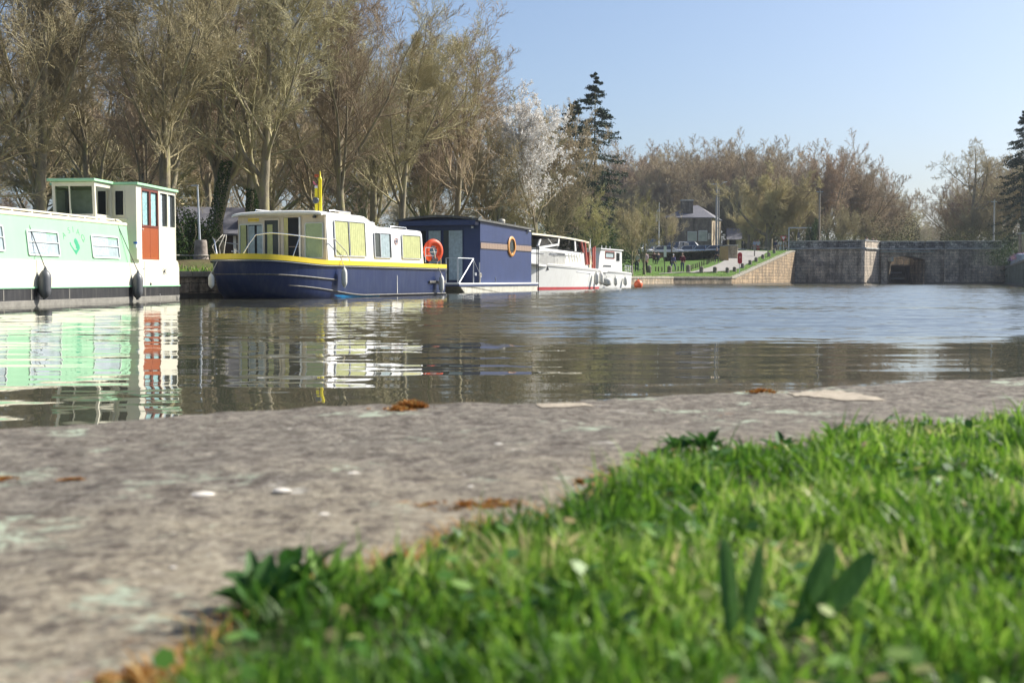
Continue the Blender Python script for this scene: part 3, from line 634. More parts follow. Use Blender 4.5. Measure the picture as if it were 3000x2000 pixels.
def blades(name, X, Y, H, W, lean, rs, mats, parent=None, z0=ZQ + 0.004, K=5, azb=None, curl=1.0, tint=None):
    n = len(X); az = rs.rand(n) * 2 * math.pi if azb is None else azb; ld = rs.rand(n) * 2 * math.pi
    t = np.linspace(0, 1, K)[None, :]; hor = (lean * H)[:, None] * (t ** 1.8) * curl
    cx = X[:, None] + np.cos(ld)[:, None] * hor; cy = Y[:, None] + np.sin(ld)[:, None] * hor; cz = z0 + H[:, None] * (t - 0.32 * np.minimum(lean, 1.4)[:, None] * t ** 2.4)
    w = W[:, None] * np.array([0.7, 1.0, 0.92, 0.62, 0.06] if K == 5 else np.interp(np.linspace(0, 1, K), [0, .3, .7, 1], [.7, 1, .8, .05]))[None, :] * 0.5
    a = np.stack([cx - np.cos(az)[:, None] * w, cy - np.sin(az)[:, None] * w, cz], -1); b = np.stack([cx + np.cos(az)[:, None] * w, cy + np.sin(az)[:, None] * w, cz + w * 0.3], -1)
    V = np.stack([a, b], 2).reshape(-1, 3)          # n,K,2
    base = (np.arange(n) * K * 2)[:, None] + (np.arange(K - 1) * 2)[None, :]
    F = np.stack([base, base + 1, base + 3, base + 2], -1).reshape(-1, 4)
    return np_mesh(name, V, F, mats, parent, smooth=True, attr=None if tint is None else np.repeat(tint, K * 2))
G_ST = [(0.0, (0.04, 0.11, 0.012)), (0.22, (0.07, 0.17, 0.016)), (0.45, (0.15, 0.29, 0.025)), (0.68, (0.27, 0.42, 0.06)), (0.88, (0.40, 0.49, 0.15)), (0.97, (0.56, 0.46, 0.24))]
M_grass = ramp_mat('grass_blades', G_ST, 1, rough=0.5, island=True, trans=0.45, spec=0.4)
M_turfb = ramp_mat('turf_blades', G_ST, 1, rough=0.5, attr='tint', trans=0.48, spec=0.4)
rs = np.random.RandomState(21); n = 150000
gx = rs.uniform(TP[:, 0].min(), 2.6, n); gy = 0.42 + (rs.rand(n) ** 1.25) * 3.4
ok = inpoly(gx, gy, T); gx, gy = gx[ok], gy[ok]; ed = edge_dist(gx, gy)
# only the wedge the photo (and a step to either side) can see
ok = (np.abs(gx) < gy * 0.62 + 0.25) & ((rs.rand(len(gx)) < np.clip(ed / 0.09, 0.25, 1))); gx, gy, ed = gx[ok], gy[ok], ed[ok]
clump = vnoise(gx * 9, gy * 9, 8)
H = (0.016 + 0.022 * rs.rand(len(gx)) + 0.050 * clump ** 1.6 * rs.rand(len(gx)) ** .5) * np.clip(0.45 + ed / 0.10, 0.5, 1) * (1 + 0.6 * (rs.rand(len(gx)) > 0.96))
keep = clump + .5 * rs.rand(len(gx)) > .32
Wd = 0.0024 + 0.0034 * rs.rand(len(gx)) ** 1.5
gx, gy, ed, H, Wd = gx[keep], gy[keep], ed[keep], H[keep], Wd[keep]
grass = blades('grass', gx, gy, H, Wd, 0.1 + 0.9 * rs.rand(len(gx)) ** 1.4, rs, M_turfb, tint=np.clip(.62 * rs.rand(len(gx)) ** 1.15 + .75 * (vnoise(gx * 6 + 3, gy * 6, 18) - .35) + .35 * (vnoise(gx * 17 + 3, gy * 17, 19) - .4), 0, 1))
tag(grass, 'short bright green grass covering the near corner of the quay', 'grass', kind='stuff')
print('blades', len(gx))
# ---------------------------------------------------------------- shared boat bits
random.seed(7)
def pleat(mb, u0, u1, v0, v1, fn, a, amp=0.012, waves=7, m=0, n=None, gather=None):
    """a pleated curtain sheet in the plane given by fn"""
    n = n or waves * 6; rows = 5; V = []
    for j in range(rows):
        v = v0 + (v1 - v0) * j / (rows - 1)
        for i in range(n + 1):
            u = u0 + (u1 - u0) * i / n
            V.append(fn(u, v, a + amp * math.sin(i / n * waves * 2 * math.pi + 0.4 * math.sin(j)) * (0.7 + 0.3 * math.sin(j * 1.3))))
    mb.add(V, [(j * (n + 1) + i, j * (n + 1) + i + 1, (j + 1) * (n + 1) + i + 1, (j + 1) * (n + 1) + i) for j in range(rows - 1) for i in range(n)], m)
def window(parent, u0, u1, v0, v1, fn, a, s=1, r=0.04, fw=0.03, frame=None, back=None, curtains=(), bars=(), glass=None, hb=(), th=0.022, label=None):
    """frame standing s*th proud of wall plane a; back panel, curtains and glass inside it; curtains: (u0, u1, v0, v1, material, waves)"""
    o = rrect(u0, u1, v0, v1, r); i = rrect(u0 + fw, u1 - fw, v0 + fw, v1 - fw, max(0.004, r - fw))
    mb = MB(); mb.ring(o, i, a - s * 0.002, a + s * (th + 0.006), fn)
    for b in bars: mb.prism([(b - 0.012, v0 + fw * .8), (b + 0.012, v0 + fw * .8), (b + 0.012, v1 - fw * .8), (b - 0.012, v1 - fw * .8)], a + s * 0.015, a + s * (th + 0.004), fn)
    for b, c0, c1 in hb: mb.prism([(c0, b - 0.01), (c1, b - 0.01), (c1, b + 0.01), (c0, b + 0.01)], a + s * 0.015, a + s * (th + 0.004), fn)
    w = mb.build('window', frame or M_alu, parent)
    if label: w['label'] = label
    ii = rrect(u0 + fw * .9, u1 - fw * .9, v0 + fw * .9, v1 - fw * .9, max(0.004, r - fw))
    mb = MB(); mb.prism(ii, a, a + s * 0.003, fn); mb.build('backing', back or M_dark, w)
    for c in curtains:
        mb = MB(); pleat(mb, c[0], c[1], c[2], c[3], fn, a + s * 0.009, 0.0035, c[5]); mb.build('curtain', c[4], w, smooth=True)
    mb = MB(); mb.add([fn(u, v, a + s * (th - 0.003)) for u, v in ii], [tuple(range(len(ii)))]); mb.build('pane', glass or M_glass, w)
    return w
def fender(parent_loc, rad, h, m, label, group, name='fender', rot=0.0, rope_to=None, rope_m=None):
    t = thing(name, label, 'fender', parent_loc, rot, group)
    prof = [(0.0, 0), (rad * .25, 0), (rad * .3, h * .05), (rad * .62, h * .10), (rad * .93, h * .2), (rad, h * .3), (rad, h * .68), (rad * .9, h * .8), (rad * .6, h * .9), (rad * .3, h * .95), (rad * .26, h), (0, h)]
    MB().lathe(prof, n=16).build('body', m, t, smooth=True)
    mb = MB(); mb.torus((0, 0, h + 0.005), rad * .2, rad * .08, 12, 6, 'x'); mb.build('eye', m, t, smooth=True)
    if rope_to is not None:
        mb = MB(); a = Vector((0, 0, h)); b = Vector(rope_to); mb.tube([a, a.lerp(b, .5) + Vector((0, 0, -0.01)), b], 0.011, 5); mb.build('rope', rope_m or M_rope, t)
    return t

# ---------------------------------------------------------------- mint and cream narrowboat
FN = Frame((-9.93, 23.2), (-9.09, 32.7)); FN = Frame(tuple(FN.world(0, 9.54)), tuple(FN.world(0, 19.0)))
# origin now at the stern; the bow lies towards the camera (negative y)
sN = FN.side
nb = thing('narrowboat', 'mint green and cream narrowboat with a raised glazed wheelhouse, cut off by the left edge', 'boat', (FN.O[0], FN.O[1], 0), FN.rot)
YB = -16.5; WN = -2.2
hull_top = 0.36
mb = MB(); mb.prism([(YB, 0.10), (-0.0, 0.08), (0, hull_top), (YB, hull_top)], 0, WN, SX); mb.build('lower_hull', M_black, nb, bevel=0.015)
mb = MB(); mb.box(WN + .02, 0.012, YB, 0.012, -0.5, 0.12); mb.build('waterline_strip', M_scum, nb, bevel=0.01)
mb = MB(); mb.box(-0.01, 0.022, YB, 0.01, hull_top + 0.0, hull_top + 0.035); mb.build('rubbing_strake', M_mint_dk, nb, bevel=0.008)
# cream hull side: rises in a sweep at the stern
y_fr = sN(407, 700)[0]                                   # front corner of the aft block
mb = MB(); mb.prism([(YB, hull_top + .02), (0, hull_top + .02), (0, 0.86), (-0.06, 1.0), (-0.13, 1.05), (y_fr, 1.05), (y_fr - .02, 0.95), (YB, 0.95)], 0.0, WN, SX); mb.build('upper_hull', M_cream, nb, bevel=0.015)
# cabin side with slight tumblehome
ycab = sN(380, 720, -0.03)[0]
rings = []
for y, zt in ((YB, 1.79), (ycab + 0.05, 1.86)):
    rings.append([(-0.03, y, 0.948), (-0.12, y, zt), (WN + .12, y, zt), (WN + .03, y, 0.948)])
mb = MB(); mb.loft(rings); cab = mb.build('cabin', M_mint, nb, bevel=0.012)
# cream end margin of the cabin and cream top rail band
mb = MB(); mb.add([(-0.028, ycab + .05, .95), (-0.118, ycab + .05, 1.85), (-0.118, ycab + .12, 1.85), (-0.028, ycab + .12, .95)], [(0, 1, 2, 3)]); 
mb = MB(); mb.loft([[(-0.10, YB, 1.78), (-0.10, YB, 1.885), (WN + .1, YB, 1.885), (WN + .1, YB, 1.78)], [(-0.10, ycab + .06, 1.85), (-0.10, ycab + .06, 1.935), (WN + .1, ycab + .06, 1.935), (WN + .1, ycab + .06, 1.85)]]); mb.build('roof', M_buttercream, nb, bevel=0.03)
mb = MB(); mb.tube([(-0.19, YB, 1.94), (-0.19, -6, 1.975), (-0.19, ycab - .3, 1.985), (-0.19, ycab - .1, 1.94)], 0.022, 8)
for k in range(16):
    y = YB + 0.4 + k * 0.82
    if y < ycab - .2: mb.box(-0.215, -0.165, y, y + 0.05, 1.86, 1.975)
mb.build('handrail', M_cream, nb, smooth=True)
# windows in the mint side (photo positions)
def nwin(px0, px1, pyt, pyb, lab):
    y0, zt = sN(px0, pyt, -0.06); y1, _ = sN(px1, pyt, -0.06); zb_ = sN((px0 + px1) / 2, pyb, -0.06)[1]; zt = sN((px0 + px1) / 2, pyt, -.06)[1]
    sl = -0.09 / 0.86
    fn = lambda u, v, a: (-0.03 + (v - 0.95) * sl + a, u, v)
    L_ = y1 - y0
    return window(nb, y0, y1, zb_, zt, fn, 0.0, 1, 0.05, 0.035, M_grayblue, M_greycurt,
                  curtains=[(y0 + .05, y0 + L_ * .62, zb_ + .06, zt - .05, M_lace, 9)], bars=(), hb=[((zt + zb_) / 2 + .02, y0 + .03, y1 - .03)], label=lab)
nwin(78, 171, 675, 750, 'window with lace curtain nearer the bow')
nwin(267, 347, 690, 757, 'window with lace curtain beside the wheelhouse')
nwin(-75, 10, 655, 735, None)
nwin(-330, -235, 625, 705, None)
# lettering in an arc and the emblem
def letters():
    arc = [('A', 188, 690, 32), ('S', 204, 676, 16), ('I', 216, 673, 0), ('A', 230, 680, -12), ('Q', 243, 697, -26)]
    for ch, px, py, rot in arc:
        cu = bpy.data.curves.new('letter', 'FONT'); cu.body = ch; cu.size = 0.19; cu.extrude = 0.0015; cu.align_x = 'CENTER'; cu.align_y = 'CENTER'; cu.offset = -0.002; cu.resolution_u = 3
        tmp = bpy.data.objects.new('tmp', cu); C.objects.link(tmp); bpy.context.view_layer.update()
        me = bpy.data.meshes.new_from_object(tmp.evaluated_get(bpy.context.evaluated_depsgraph_get())); bpy.data.objects.remove(tmp)
        me.materials.clear(); me.materials.append(M_letter); me.name = 'letter'
        y, z = sN(px, py, -0.08); o = bpy.data.objects.new('letter', me); link(o, nb)
        x = -0.03 - 0.105 * (z - .95) + 0.004
        tilt = Matrix.Rotation(-math.atan(0.105), 4, 'Y')
        base = Matrix(((0, 0, 1, 0), (1, 0, 0, 0), (0, 1, 0, 0), (0, 0, 0, 1)))   # text x -> +y, text y -> +z, normal -> +x
        o.matrix_local = Matrix.Translation((x, y, z)) @ tilt @ base @ Matrix.Rotation(R(rot), 4, 'Z') @ Matrix.Diagonal((1.25, 1.0, 1, 1))
letters()
def emb(pts, name='emblem'):
    P = [sN(170 + a * .07655, 640 + b * .07655, -0.08) for a, b in pts]
    fn = lambda u, v, a: (-0.03 - 0.105 * (v - .95) + a, u, v)
    mb = MB(); mb.prism(P, 0.001, 0.005, fn); mb.build(name, M_green_rep, nb)
emb([(600, 880), (615, 800), (650, 755), (700, 790), (745, 890), (760, 960), (800, 1050), (795, 1160), (750, 1220), (700, 1285), (640, 1385), (560, 1230), (600, 1200), (680, 1205), (700, 1165), (650, 1140), (660, 1060), (640, 1000)])
emb([(430, 920), (465, 910), (480, 1010), (520, 1080), (590, 1190), (560, 1230), (500, 1120), (450, 1030)])
# wheelhouse, aft block
ZA, ZF = 2.90, 2.90
xL = -2.2
y_end = -0.12
M_wh = M_cream
roofz = 2.90
door0, door1 = sN(407 + 9, 700, -0.04)[0], sN(466, 700, -0.04)[0]
dz0, dz1 = 1.06, sN(440, 555, -0.04)[1]
win0, win1 = sN(468, 600, -0.04)[0], sN(514, 600, -0.04)[0]
wz0 = sN(490, 668, -.04)[1]; wz1 = sN(490, 566, -.04)[1]
# aft block walls: solid core in cream panels around dark openings
mb = MB(); mb.box(xL + .05, -0.10, y_fr + 0.04, y_end - .03, 1.04, ZA - .02); mb.build('inner_cabin', M_dim, nb)
mb = MB()
mb.box(-0.10, -0.04, y_fr, door0, 1.05, ZA); mb.box(-0.10, -0.04, door1, win0, 1.05, ZA); mb.box(-0.10, -0.04, win1, y_end, 1.05, ZA)
mb.box(-0.10, -0.04, door0, door1, dz1, ZA); mb.box(-0.10, -0.04, win0, win1, 1.05, wz0); mb.box(-0.10, -0.04, win0, win1, wz1, ZA)
mb.build('wheelhouse_side', M_cream, nb, bevel=0.006)
ym = (win0 + win1) / 2
for a_, b_ in ((win0, ym), (ym, win1)):
    window(nb, a_ + .004, b_ - .004, wz0, wz1, SX, -0.098, 1, 0.02, 0.03, M_cream, M_dark, curtains=[(a_ + .03, a_ + (b_ - a_) * .5, wz0 + .03, wz1 - .04, M_lace, 3)], th=0.05)
# red wooden door, lower leaf and glazed upper pair
dm = sN(440, 668, -0.04)[1]; yc = (door0 + door1) / 2
mb = MB(); mb.box(-0.092, -0.052, door0 + .01, yc - .004, dz0 + .03, dm); mb.box(-0.092, -0.052, yc + .004, door1 - .01, dz0 + .03, dm); mb.box(-0.09, -0.035, door0, door1, dz0, dz0 + .035)
dr = mb.build('door', M_wood_red, nb, bevel=0.006)
for a_, b_ in ((door0 + .01, yc - .003), (yc + .003, door1 - .01)):
    w = window(nb, a_, b_, dm + .01, dz1 - .01, SX, -0.098, 1, 0.012, 0.055, M_wood_dk, M_dark, curtains=[(a_ + .06, b_ - .06, dm + .07, dz1 - .07, M_tealcurt, 4)], th=0.05, label='glazed upper half of the red door')
MB().lathe([(0, 0), (0.018, 0), (0.02, 0.02), (0, 0.03)], (-0.05, door0 + .06, dm - .05), 10, 0, 'x').build('door_knob', M_alu, dr)
# aft block front face (shaded), with a window
xf0 = FN.front(334, 600, y_fr)[0]
mb = MB(); mb.box(xL, -0.04, y_fr - 0.04, y_fr, 1.05, ZA); mb.box(xL, xL + .05, y_fr, y_end, 1.05, ZA); mb.box(xL + .05, -0.04, y_end - .04, y_end, 1.05, ZA); mb.build('wheelhouse_wall', M_cream, nb, bevel=0.006)
mb = MB()
for k in range(9): mb.box(-0.60 + k * .066, -0.60 + k * .066 + .006, y_fr - .045, y_fr - .04, 1.1, ZA - .1)
# helm block (raised, forward)
xh1 = -0.66; yh0 = y_fr - 1.05; xh0 = xh1 - 1.06
zs = 2.13
rake = 0.10
def hb(mb, x, y, z): return (x, y, z)
mb = MB()
# lower panels under the windows
mb.add([(xh0, yh0 + rake, 1.60), (xh1, yh0 + rake, 1.60), (xh1, y_fr - .045, 1.60), (xh0, y_fr - .045, 1.60), (xh0, yh0 + rake * .45, zs), (xh1, yh0 + rake * .45, zs), (xh1, y_fr - .045, zs), (xh0, y_fr - .045, zs)], BF); mb.build('helm_base', M_cream, nb, bevel=0.006)
mb = MB(); mb.prism([(xh0 + .08, 1.95), (xh1 - .08, 1.95), (xh1 - .08, 2.10), (xh0 + .08, 2.10)], yh0 + rake * .55 - 0.015, yh0 + rake * .5 - .001, SY); mb.build('panel', M_grayblue, nb)
def post(mb, x, y0, y1, w=0.05): mb.add([(x - w / 2, y0 - w / 2, zs), (x + w / 2, y0 - w / 2, zs), (x + w / 2, y0 + w / 2, zs), (x - w / 2, y0 + w / 2, zs), (x - w / 2, y1 - w / 2, roofz), (x + w / 2, y1 - w / 2, roofz), (x + w / 2, y1 + w / 2, roofz), (x - w / 2, y1 + w / 2, roofz)], BF)
mb = MB()
post(mb, xh0 + .03, yh0 + rake * .45 + .03, yh0 + .02, .07); post(mb, xh1 - .03, yh0 + rake * .45 + .03, yh0 + .02, .07)
post(mb, xh0 + .42, yh0 + rake * .45 + .03, yh0 + .03, .035); post(mb, xh1 - .03, y_fr - .09, y_fr - .09, .07); post(mb, xh0 + .03, y_fr - .09, y_fr - .09, .07)
mb.box(xh0, xh1, yh0 - .0, yh0 + .06, roofz - .10, roofz); mb.box(xh1 - .06, xh1, yh0 + .06, y_fr - .05, roofz - .10, roofz); mb.box(xh0, xh0 + .06, yh0 + .06, y_fr - .05, roofz - .10, roofz)
mb.build('window_frame', M_cream, nb, bevel=0.005)
mb = MB(); mb.add([(xh0 + .06, yh0 + rake * .45 + .02, zs), (xh1 - .06, yh0 + rake * .45 + .02, zs), (xh1 - .06, yh0 + .02, roofz - .08), (xh0 + .06, yh0 + .02, roofz - .08)], [(0, 1, 2, 3)])
mb.add([(xh1 - .03, yh0 + rake * .45 + .08, zs), (xh1 - .03, y_fr - .13, zs), (xh1 - .03, y_fr - .13, roofz - .1), (xh1 - .03, yh0 + .08, roofz - .1)], [(0, 1, 2, 3)])
mb.add([(xh0 + .03, yh0 + rake * .45 + .08, zs), (xh0 + .03, y_fr - .13, zs), (xh0 + .03, y_fr - .13, roofz - .1), (xh0 + .03, yh0 + .08, roofz - .1)], [(0, 1, 2, 3)])
mb.build('helm_glass', M_glassdk, nb)
mb = MB(); mb.box(xh0 + .1, xh1 - .1, y_fr - .3, y_fr - .06, 2.0, roofz - .15); mb.build('helm_interior', mat('helm_interior', (.34, .35, .30), .8, .3, 3), nb)
# window in the aft front face beside the helm block
window(nb, -0.60, -0.33, 2.12, 2.78, lambda u, v, a: (u, a, v), y_fr - .041, -1, 0.02, 0.03, M_cream, M_dark, curtains=[])
MB().box(-0.64, -0.28, y_fr - .10, y_fr - .045, 2.03, 2.07).build('ledge', M_cream, nb)
# roofs with mint edges
def roofslab(x0, x1, y0, y1, zz, nm='wheelhouse_roof'):
    mb = MB(); mb.box(x0, x1, y0, y1, zz, zz + .065); return mb.build(nm, M_mint_dk if False else M_mintroof, nb, bevel=0.012)
M_mintroof = mat('mint_roof_edge', (0.36, 0.66, 0.40), 0.45, 0.06, 3)
roofslab(xL - .06, 0.02, y_fr - .08, y_end + .08, ZA); roofslab(xh0 - .08, xh1 + .06, yh0 - .12, y_fr - .083, ZA + .01)
# small fittings
t = MB(); t.lathe([(0, 0), (.035, 0), (.04, .05), (.03, .10), (0, .11)], (-0.02, y_fr - .17, 1.33), 12); t.build('lamp', M_white, nb, smooth=True)
MB().lathe([(0, 0), (.05, 0), (.05, .05), (0, .05)], (-0.02, y_fr - .17, 1.43), 12).build('lamp', M_screen, nb, smooth=True)
MB().lathe([(0, 0), (.045, 0), (.045, .012), (0, .012)], (0.002, sN(441, 833, 0)[0], sN(441, 833, 0)[1]), 16, 0, 'x').build('exhaust_outlet', M_dark, nb)
for px, py in ((420, 787), (468, 863)):
    y, z = sN(px, py); MB().lathe([(0, 0), (.018, 0), (.02, .012), (0, .014)], (0.002, y, z), 10, 0, 'x').build('skin_fitting', M_alu, nb)
y, z = sN(480, 795)
mb = MB(); 
for s_ in (-1, 1): mb.tube([(0.03, y - .09 * s_, z + .07), (0.03, y + .09 * s_, z - .07)], 0.008, 5)
mb.box(0.003, 0.03, y - .02, y + .02, z - .02, z + .02); mb.build('cleat', M_rubber, nb)
y, z = sN(422, 700); MB().tube([(0.004, y, 1.0), (0.004, y, .38)], 0.004, 5).build('pipe', M_galv, nb)
for px in (10, 92, 203, 425):
    y, z = sN(px, 862); MB().add([(0.004, y - .012, .36), (0.004, y + .012, .36), (0.004, y + .02, .13), (0.004, y - .02, .13)], [(0, 1, 2, 3)]).build('drip_stain', M_scum, nb)
# its two big rubber fenders
for px, pyt, pyb, rx, ry, lab in ((126, 785, 878, 66, 634, 'large grey rubber fender hanging mid-way along the mint narrowboat'), (399, 795, 878, 330, 648, 'large grey rubber fender hanging below the wheelhouse of the narrowboat')):
    y, zt = sN(px, pyt, 0.12); _, zb2 = sN(px, pyb, 0.12); w = FN.world(0.14, y); ry_, rz_ = sN(rx, ry, -.15)
    rp = (-0.31 if False else -0.30, ry_ - y, rz_ - zb2)
    f = fender((w[0], w[1], zb2), 0.125, zt - zb2, M_rubber, lab, 'rubber fenders of the narrowboat', rot=FN.rot, rope_to=rp, rope_m=M_ropedk)
    f.rotation_euler = (R(-5), 0, FN.rot)

# ---------------------------------------------------------------- yellow and navy hire boat
FY = Frame((-5.27, 35.0), (-2.32, 41.7)); LY = FY.L; FY = Frame(tuple(FY.world(0, LY)), tuple(FY.world(0, LY * 2)))
sY = FY.side
yb = thing('canal_cruiser', 'blunt bowed white canal cruiser with navy hull and yellow gunwale', 'boat', (FY.O[0], FY.O[1], 0), FY.rot)
BW = 3.5; cx = -BW / 2; YC = -LY          # straight part of the side from YC to 0
BL = 2.5                                   # bow ahead of the cabin front
YS0, BB = YC + 0.75, 3.25
def yplan(s, half):                       # outline point for s in 0..1 along the starboard side from stern to the stem
    tot = -YS0 + BB * 1.15; d = s * tot
    if d < -YS0: return (cx + half, -d)
    q = min(1.0, (d + YS0) / (BB * 1.15)) * math.pi / 2
    return (cx + half * max(0.0, math.cos(q)) ** 0.9, YS0 - (BB + half - BW / 2) * math.sin(q))
NS = 46
def yring(z, half_f, flare, lift=0.0, blf=1.0):
    pts = []
    for k in range(NS + 1):
        x, y = yplan(k / NS, BW / 2 + half_f); 
        if y < YS0: y = YS0 + (y - YS0) * (blf)
        pts.append((x, y, z(y) if callable(z) else z))
    full = pts + [(2 * cx - x, y, zz) for x, y, zz in pts[::-1][1:]]
    return full
sheer = lambda y: 1.02 + 0.05 * min(1, max(0, -y / 7)) + 0.13 * sst(YC + .5, YC - BL, y) if y > -99 else 0
def sh(y): return 0.93 + 0.04 * min(1, max(0, -y / 7)) + 0.14 * float(sst(0, 1, (YC - y) / BL))
mb = MB(); rings = []
for f, hf, bl in ((0.0, -0.30, .62), (0.14, -0.06, .80), (0.35, -0.01, .90), (0.7, 0.0, .965), (1.0, 0.0, 1.0)):
    rings.append(yring(lambda y, f=f: -0.25 + (sh(y) + .25) * f if f > 0 else -0.3, hf, 0, blf=bl))
mb.loft(rings, cap=True); mb.build('hull', M_navy, yb, smooth=True, angle=50)
# blue antifouling showing at the curve of the bow
rg = []
for zz, hf, bl in ((-0.28, -0.285, .63), (0.0, -0.055, .75), (0.085, -0.032, .785)):
    rr = yring(zz, hf, 0, blf=bl); rg.append([rr[k] for k in range(20, 2 * NS - 19)])
def push(P, e): return [((x - cx) * (1 + e) + cx, y - e * 1.5, z) for x, y, z in P]
mb = MB(); mb.loft([push(r_, .006) for r_ in rg], cap=False, closed=False); mb.build('antifouling', M_bluebot, yb, smooth=True)
# gunwale: yellow band with black and white rubbing mouldings beneath
def band(name, z0f, z1f, e0, e1, m, cap=True, k0=0, k1=None):
    o = [yring(z0f, e0, 0), yring(z0f, e1, 0), yring(z1f, e1, 0), yring(z1f, e0, 0)]
    if k1 is None:
        mb = MB(); mb.loft(o + [o[0]], cap=False); 
    else:
        mb = MB(); o = [r_[k0:k1] for r_ in o]; mb.loft(o + [o[0]], cap=False, closed=False)
    return mb.build(name, m, yb, smooth=True)
band('gunwale', lambda y: sh(y), lambda y: sh(y) + 0.135 + .02 * float(sst(0, 1, (YC - y) / BL)), -0.12, 0.055, M_yellow)
band('rubber_strip', lambda y: sh(y) - 0.055, lambda y: sh(y) - 0.002, -0.05, 0.05, M_black)
band('rubbing_line', lambda y: sh(y) - 0.038, lambda y: sh(y) - 0.024, 0.03, 0.062, M_alu)
M_scuff = mat('scuffed_strake', (0.10, 0.095, 0.085), 0.6, 0.4, 8, dirt=((0.35, 0.30, 0.22), 0.5))
def strake(zs_, y0, nm='hull_strake', e=0.035, bl=1.0, h=0.05):
    P = []
    for k in range(NS * 2 + 1):
        rr = None
    pts = yring(0.5, e, 0, blf=bl); sel = [p for p in pts if p[1] <= y0 and p[0] >= cx - 0.9]
    sel = [(x, y, zs_(y)) for x, y, _ in sel]
    mb = MB(); mb.tube(sel, h / 2, 6); return mb.build(nm, M_scuff, yb, smooth=True)
strake(lambda y: 0.50 + 0.20 * float(sst(0, 1, (YC + 1.2 - y) / (BL + 1.2))), YC + 0.55, bl=.955, e=0.012)
strake(lambda y: 0.07 + 0.33 * float(sst(0, 1, (YC + 2.0 - y) / (BL + 1.6))), 0.0, bl=.90, e=0.005, h=.045)
mb = MB(); mb.box(-0.01, 0.05, -1.25, -0.05, 0.42, 0.50); mb.build('hull_strake', M_scuff, yb, bevel=.01)
for px, py0, py1, wd in ((1164, 806, 864, .018),):
    y, z = sY(px, (py0 + py1) / 2); MB().add([(0.003, y - wd * .5, sY(px, py0)[1]), (0.003, y + wd * .5, sY(px, py0)[1]), (0.003, y + wd, .1), (0.003, y - wd, .1)], [(0, 1, 2, 3)]).build('scratch', M_fend, yb)
# deck
d_ = yring(lambda y: sh(y) + .10, -0.13, 0); mb = MB(); mb.add(d_, [tuple(range(len(d_)))]); mb.build('deck', M_buttercream, yb)
# cabin: high forward saloon stepping down to a low aft cabin
CI = -0.13                                  # cabin side inset
def cprof(px, py): return sY(px, py, CI - .06)
zr = [cprof(972, 620), cprof(1071, 629), cprof(1110, 661), cprof(1236, 674), cprof(1244, 760)]
yA, yS, yT, yE = YC, zr[1][0], zr[2][0], zr[3][0]
zH, zH2, zL, zL2 = 2.52, 2.50, 2.21, 2.18
zd = 1.0
def cab_ring(y, zt, crown, sidein):
    hw = BW / 2 + CI; pts = [(cx + hw, y, zd), (cx + hw - sidein, y, zt - .10)]
    for k in range(9):
        f = k / 8; a = math.pi * f; x = math.cos(a); pts.append((cx + (hw - sidein - .05) * x, y, zt - .02 + crown * math.sin(a) ** .8 if 0 < f < 1 else zt - .02))
    pts += [(cx - hw + sidein, y, zt - .10), (cx - hw, y, zd)]
    return pts
R_ = [cab_ring(yA + .02, zH, .07, .07), cab_ring(yS, zH2, .07, .07), cab_ring(yT, zL, .06, .05), cab_ring(yE - .05, zL2, .06, .05), cab_ring(yE + .03, zL2 - .07, .02, .08)]
mb = MB(); mb.loft(R_); mb.build('cabin', M_white, yb, smooth=True, angle=30)
# overhanging roof brow over the front
rb_ = []
for y, dz in ((yA - .28, -.03), (yA - .2, .0), (yA + .06, .01)):
    pts = []
    for k in range(17):
        f = k / 16; x = cx + (BW / 2 + CI - .03) * math.cos(math.pi * f); z = zH - .04 + .10 * math.sin(math.pi * f) ** .8 + dz; pts.append((x, y, z))
    pts += [(x, y, z - .055) for x, y, z in pts[::-1]]; rb_.append(pts)
mb = MB(); mb.loft(rb_); mb.build('roof_brow', M_white, yb, smooth=True, angle=40)
# front bulkhead in the shade: beige frame, sliding doors, open dark doorway
fY = lambda px, py: FY.front(px, py, yA)
def zoomf(a, b): return fY(690 + a * 290 / 2274, 590 + b * 200 / 1568)
# use horizontal fractions of the face, measured from the photo
def fx(a): return cx - (BW / 2 + CI - .04) + (a - 30) / (2200 - 30) * 2 * (BW / 2 + CI - .04)
zt_f, zb_f = zH - .14, 1.10
def fz(b): return zb_f + (1250 - b) / (1250 - 240) * (zt_f - zb_f)
yF = yA - 0.004
fnF = lambda u, v, a: (u, a, v)
mb = MB(); mb.prism([(fx(30), zd), (fx(2210), zd), (fx(2170), zt_f + .05), (fx(60), zt_f + .05)], yA + .01, yF - .02, SY); mb.build('front_bulkhead', M_beige, yb)
yq = yF - .021
window(yb, fx(90), fx(690), fz(1240), fz(370), fnF, yq, -1, .07, .035, M_grayblue, M_dark, curtains=[(fx(120), fx(260), fz(1230), fz(390), M_yelcurt, 4), (fx(330), fx(470), fz(1230), fz(420), M_greycurt, 2), (fx(530), fx(680), fz(1230), fz(420), M_greycurt, 3)], bars=[fx(315)], label='wide front window left of the sliding doors')
window(yb, fx(705), fx(1110), fz(1245), fz(260), fnF, yq - .03, -1, .02, .05, M_beige, M_dim, curtains=[(fx(800), fx(930), fz(1230), fz(400), M_yelcurt, 4)], label='sliding glass door')
mb = MB(); mb.box(fx(1120), fx(1200), yq - .03, yq - .001, fz(1250), fz(240)); mb.build('door_frame', M_beige, yb)
mb = MB(); mb.prism([(fx(1205), fz(1250)), (fx(1570), fz(1250)), (fx(1570), fz(245)), (fx(1205), fz(245))], yq - .001, yq - .004, SY); mb.build('doorway', M_dark, yb)
mb = MB(); pleat(mb, fx(1205), fx(1300), fz(1240), fz(250), fnF, yq - .025, .012, 3); mb.build('curtain', M_yelcurt, yb, smooth=True)
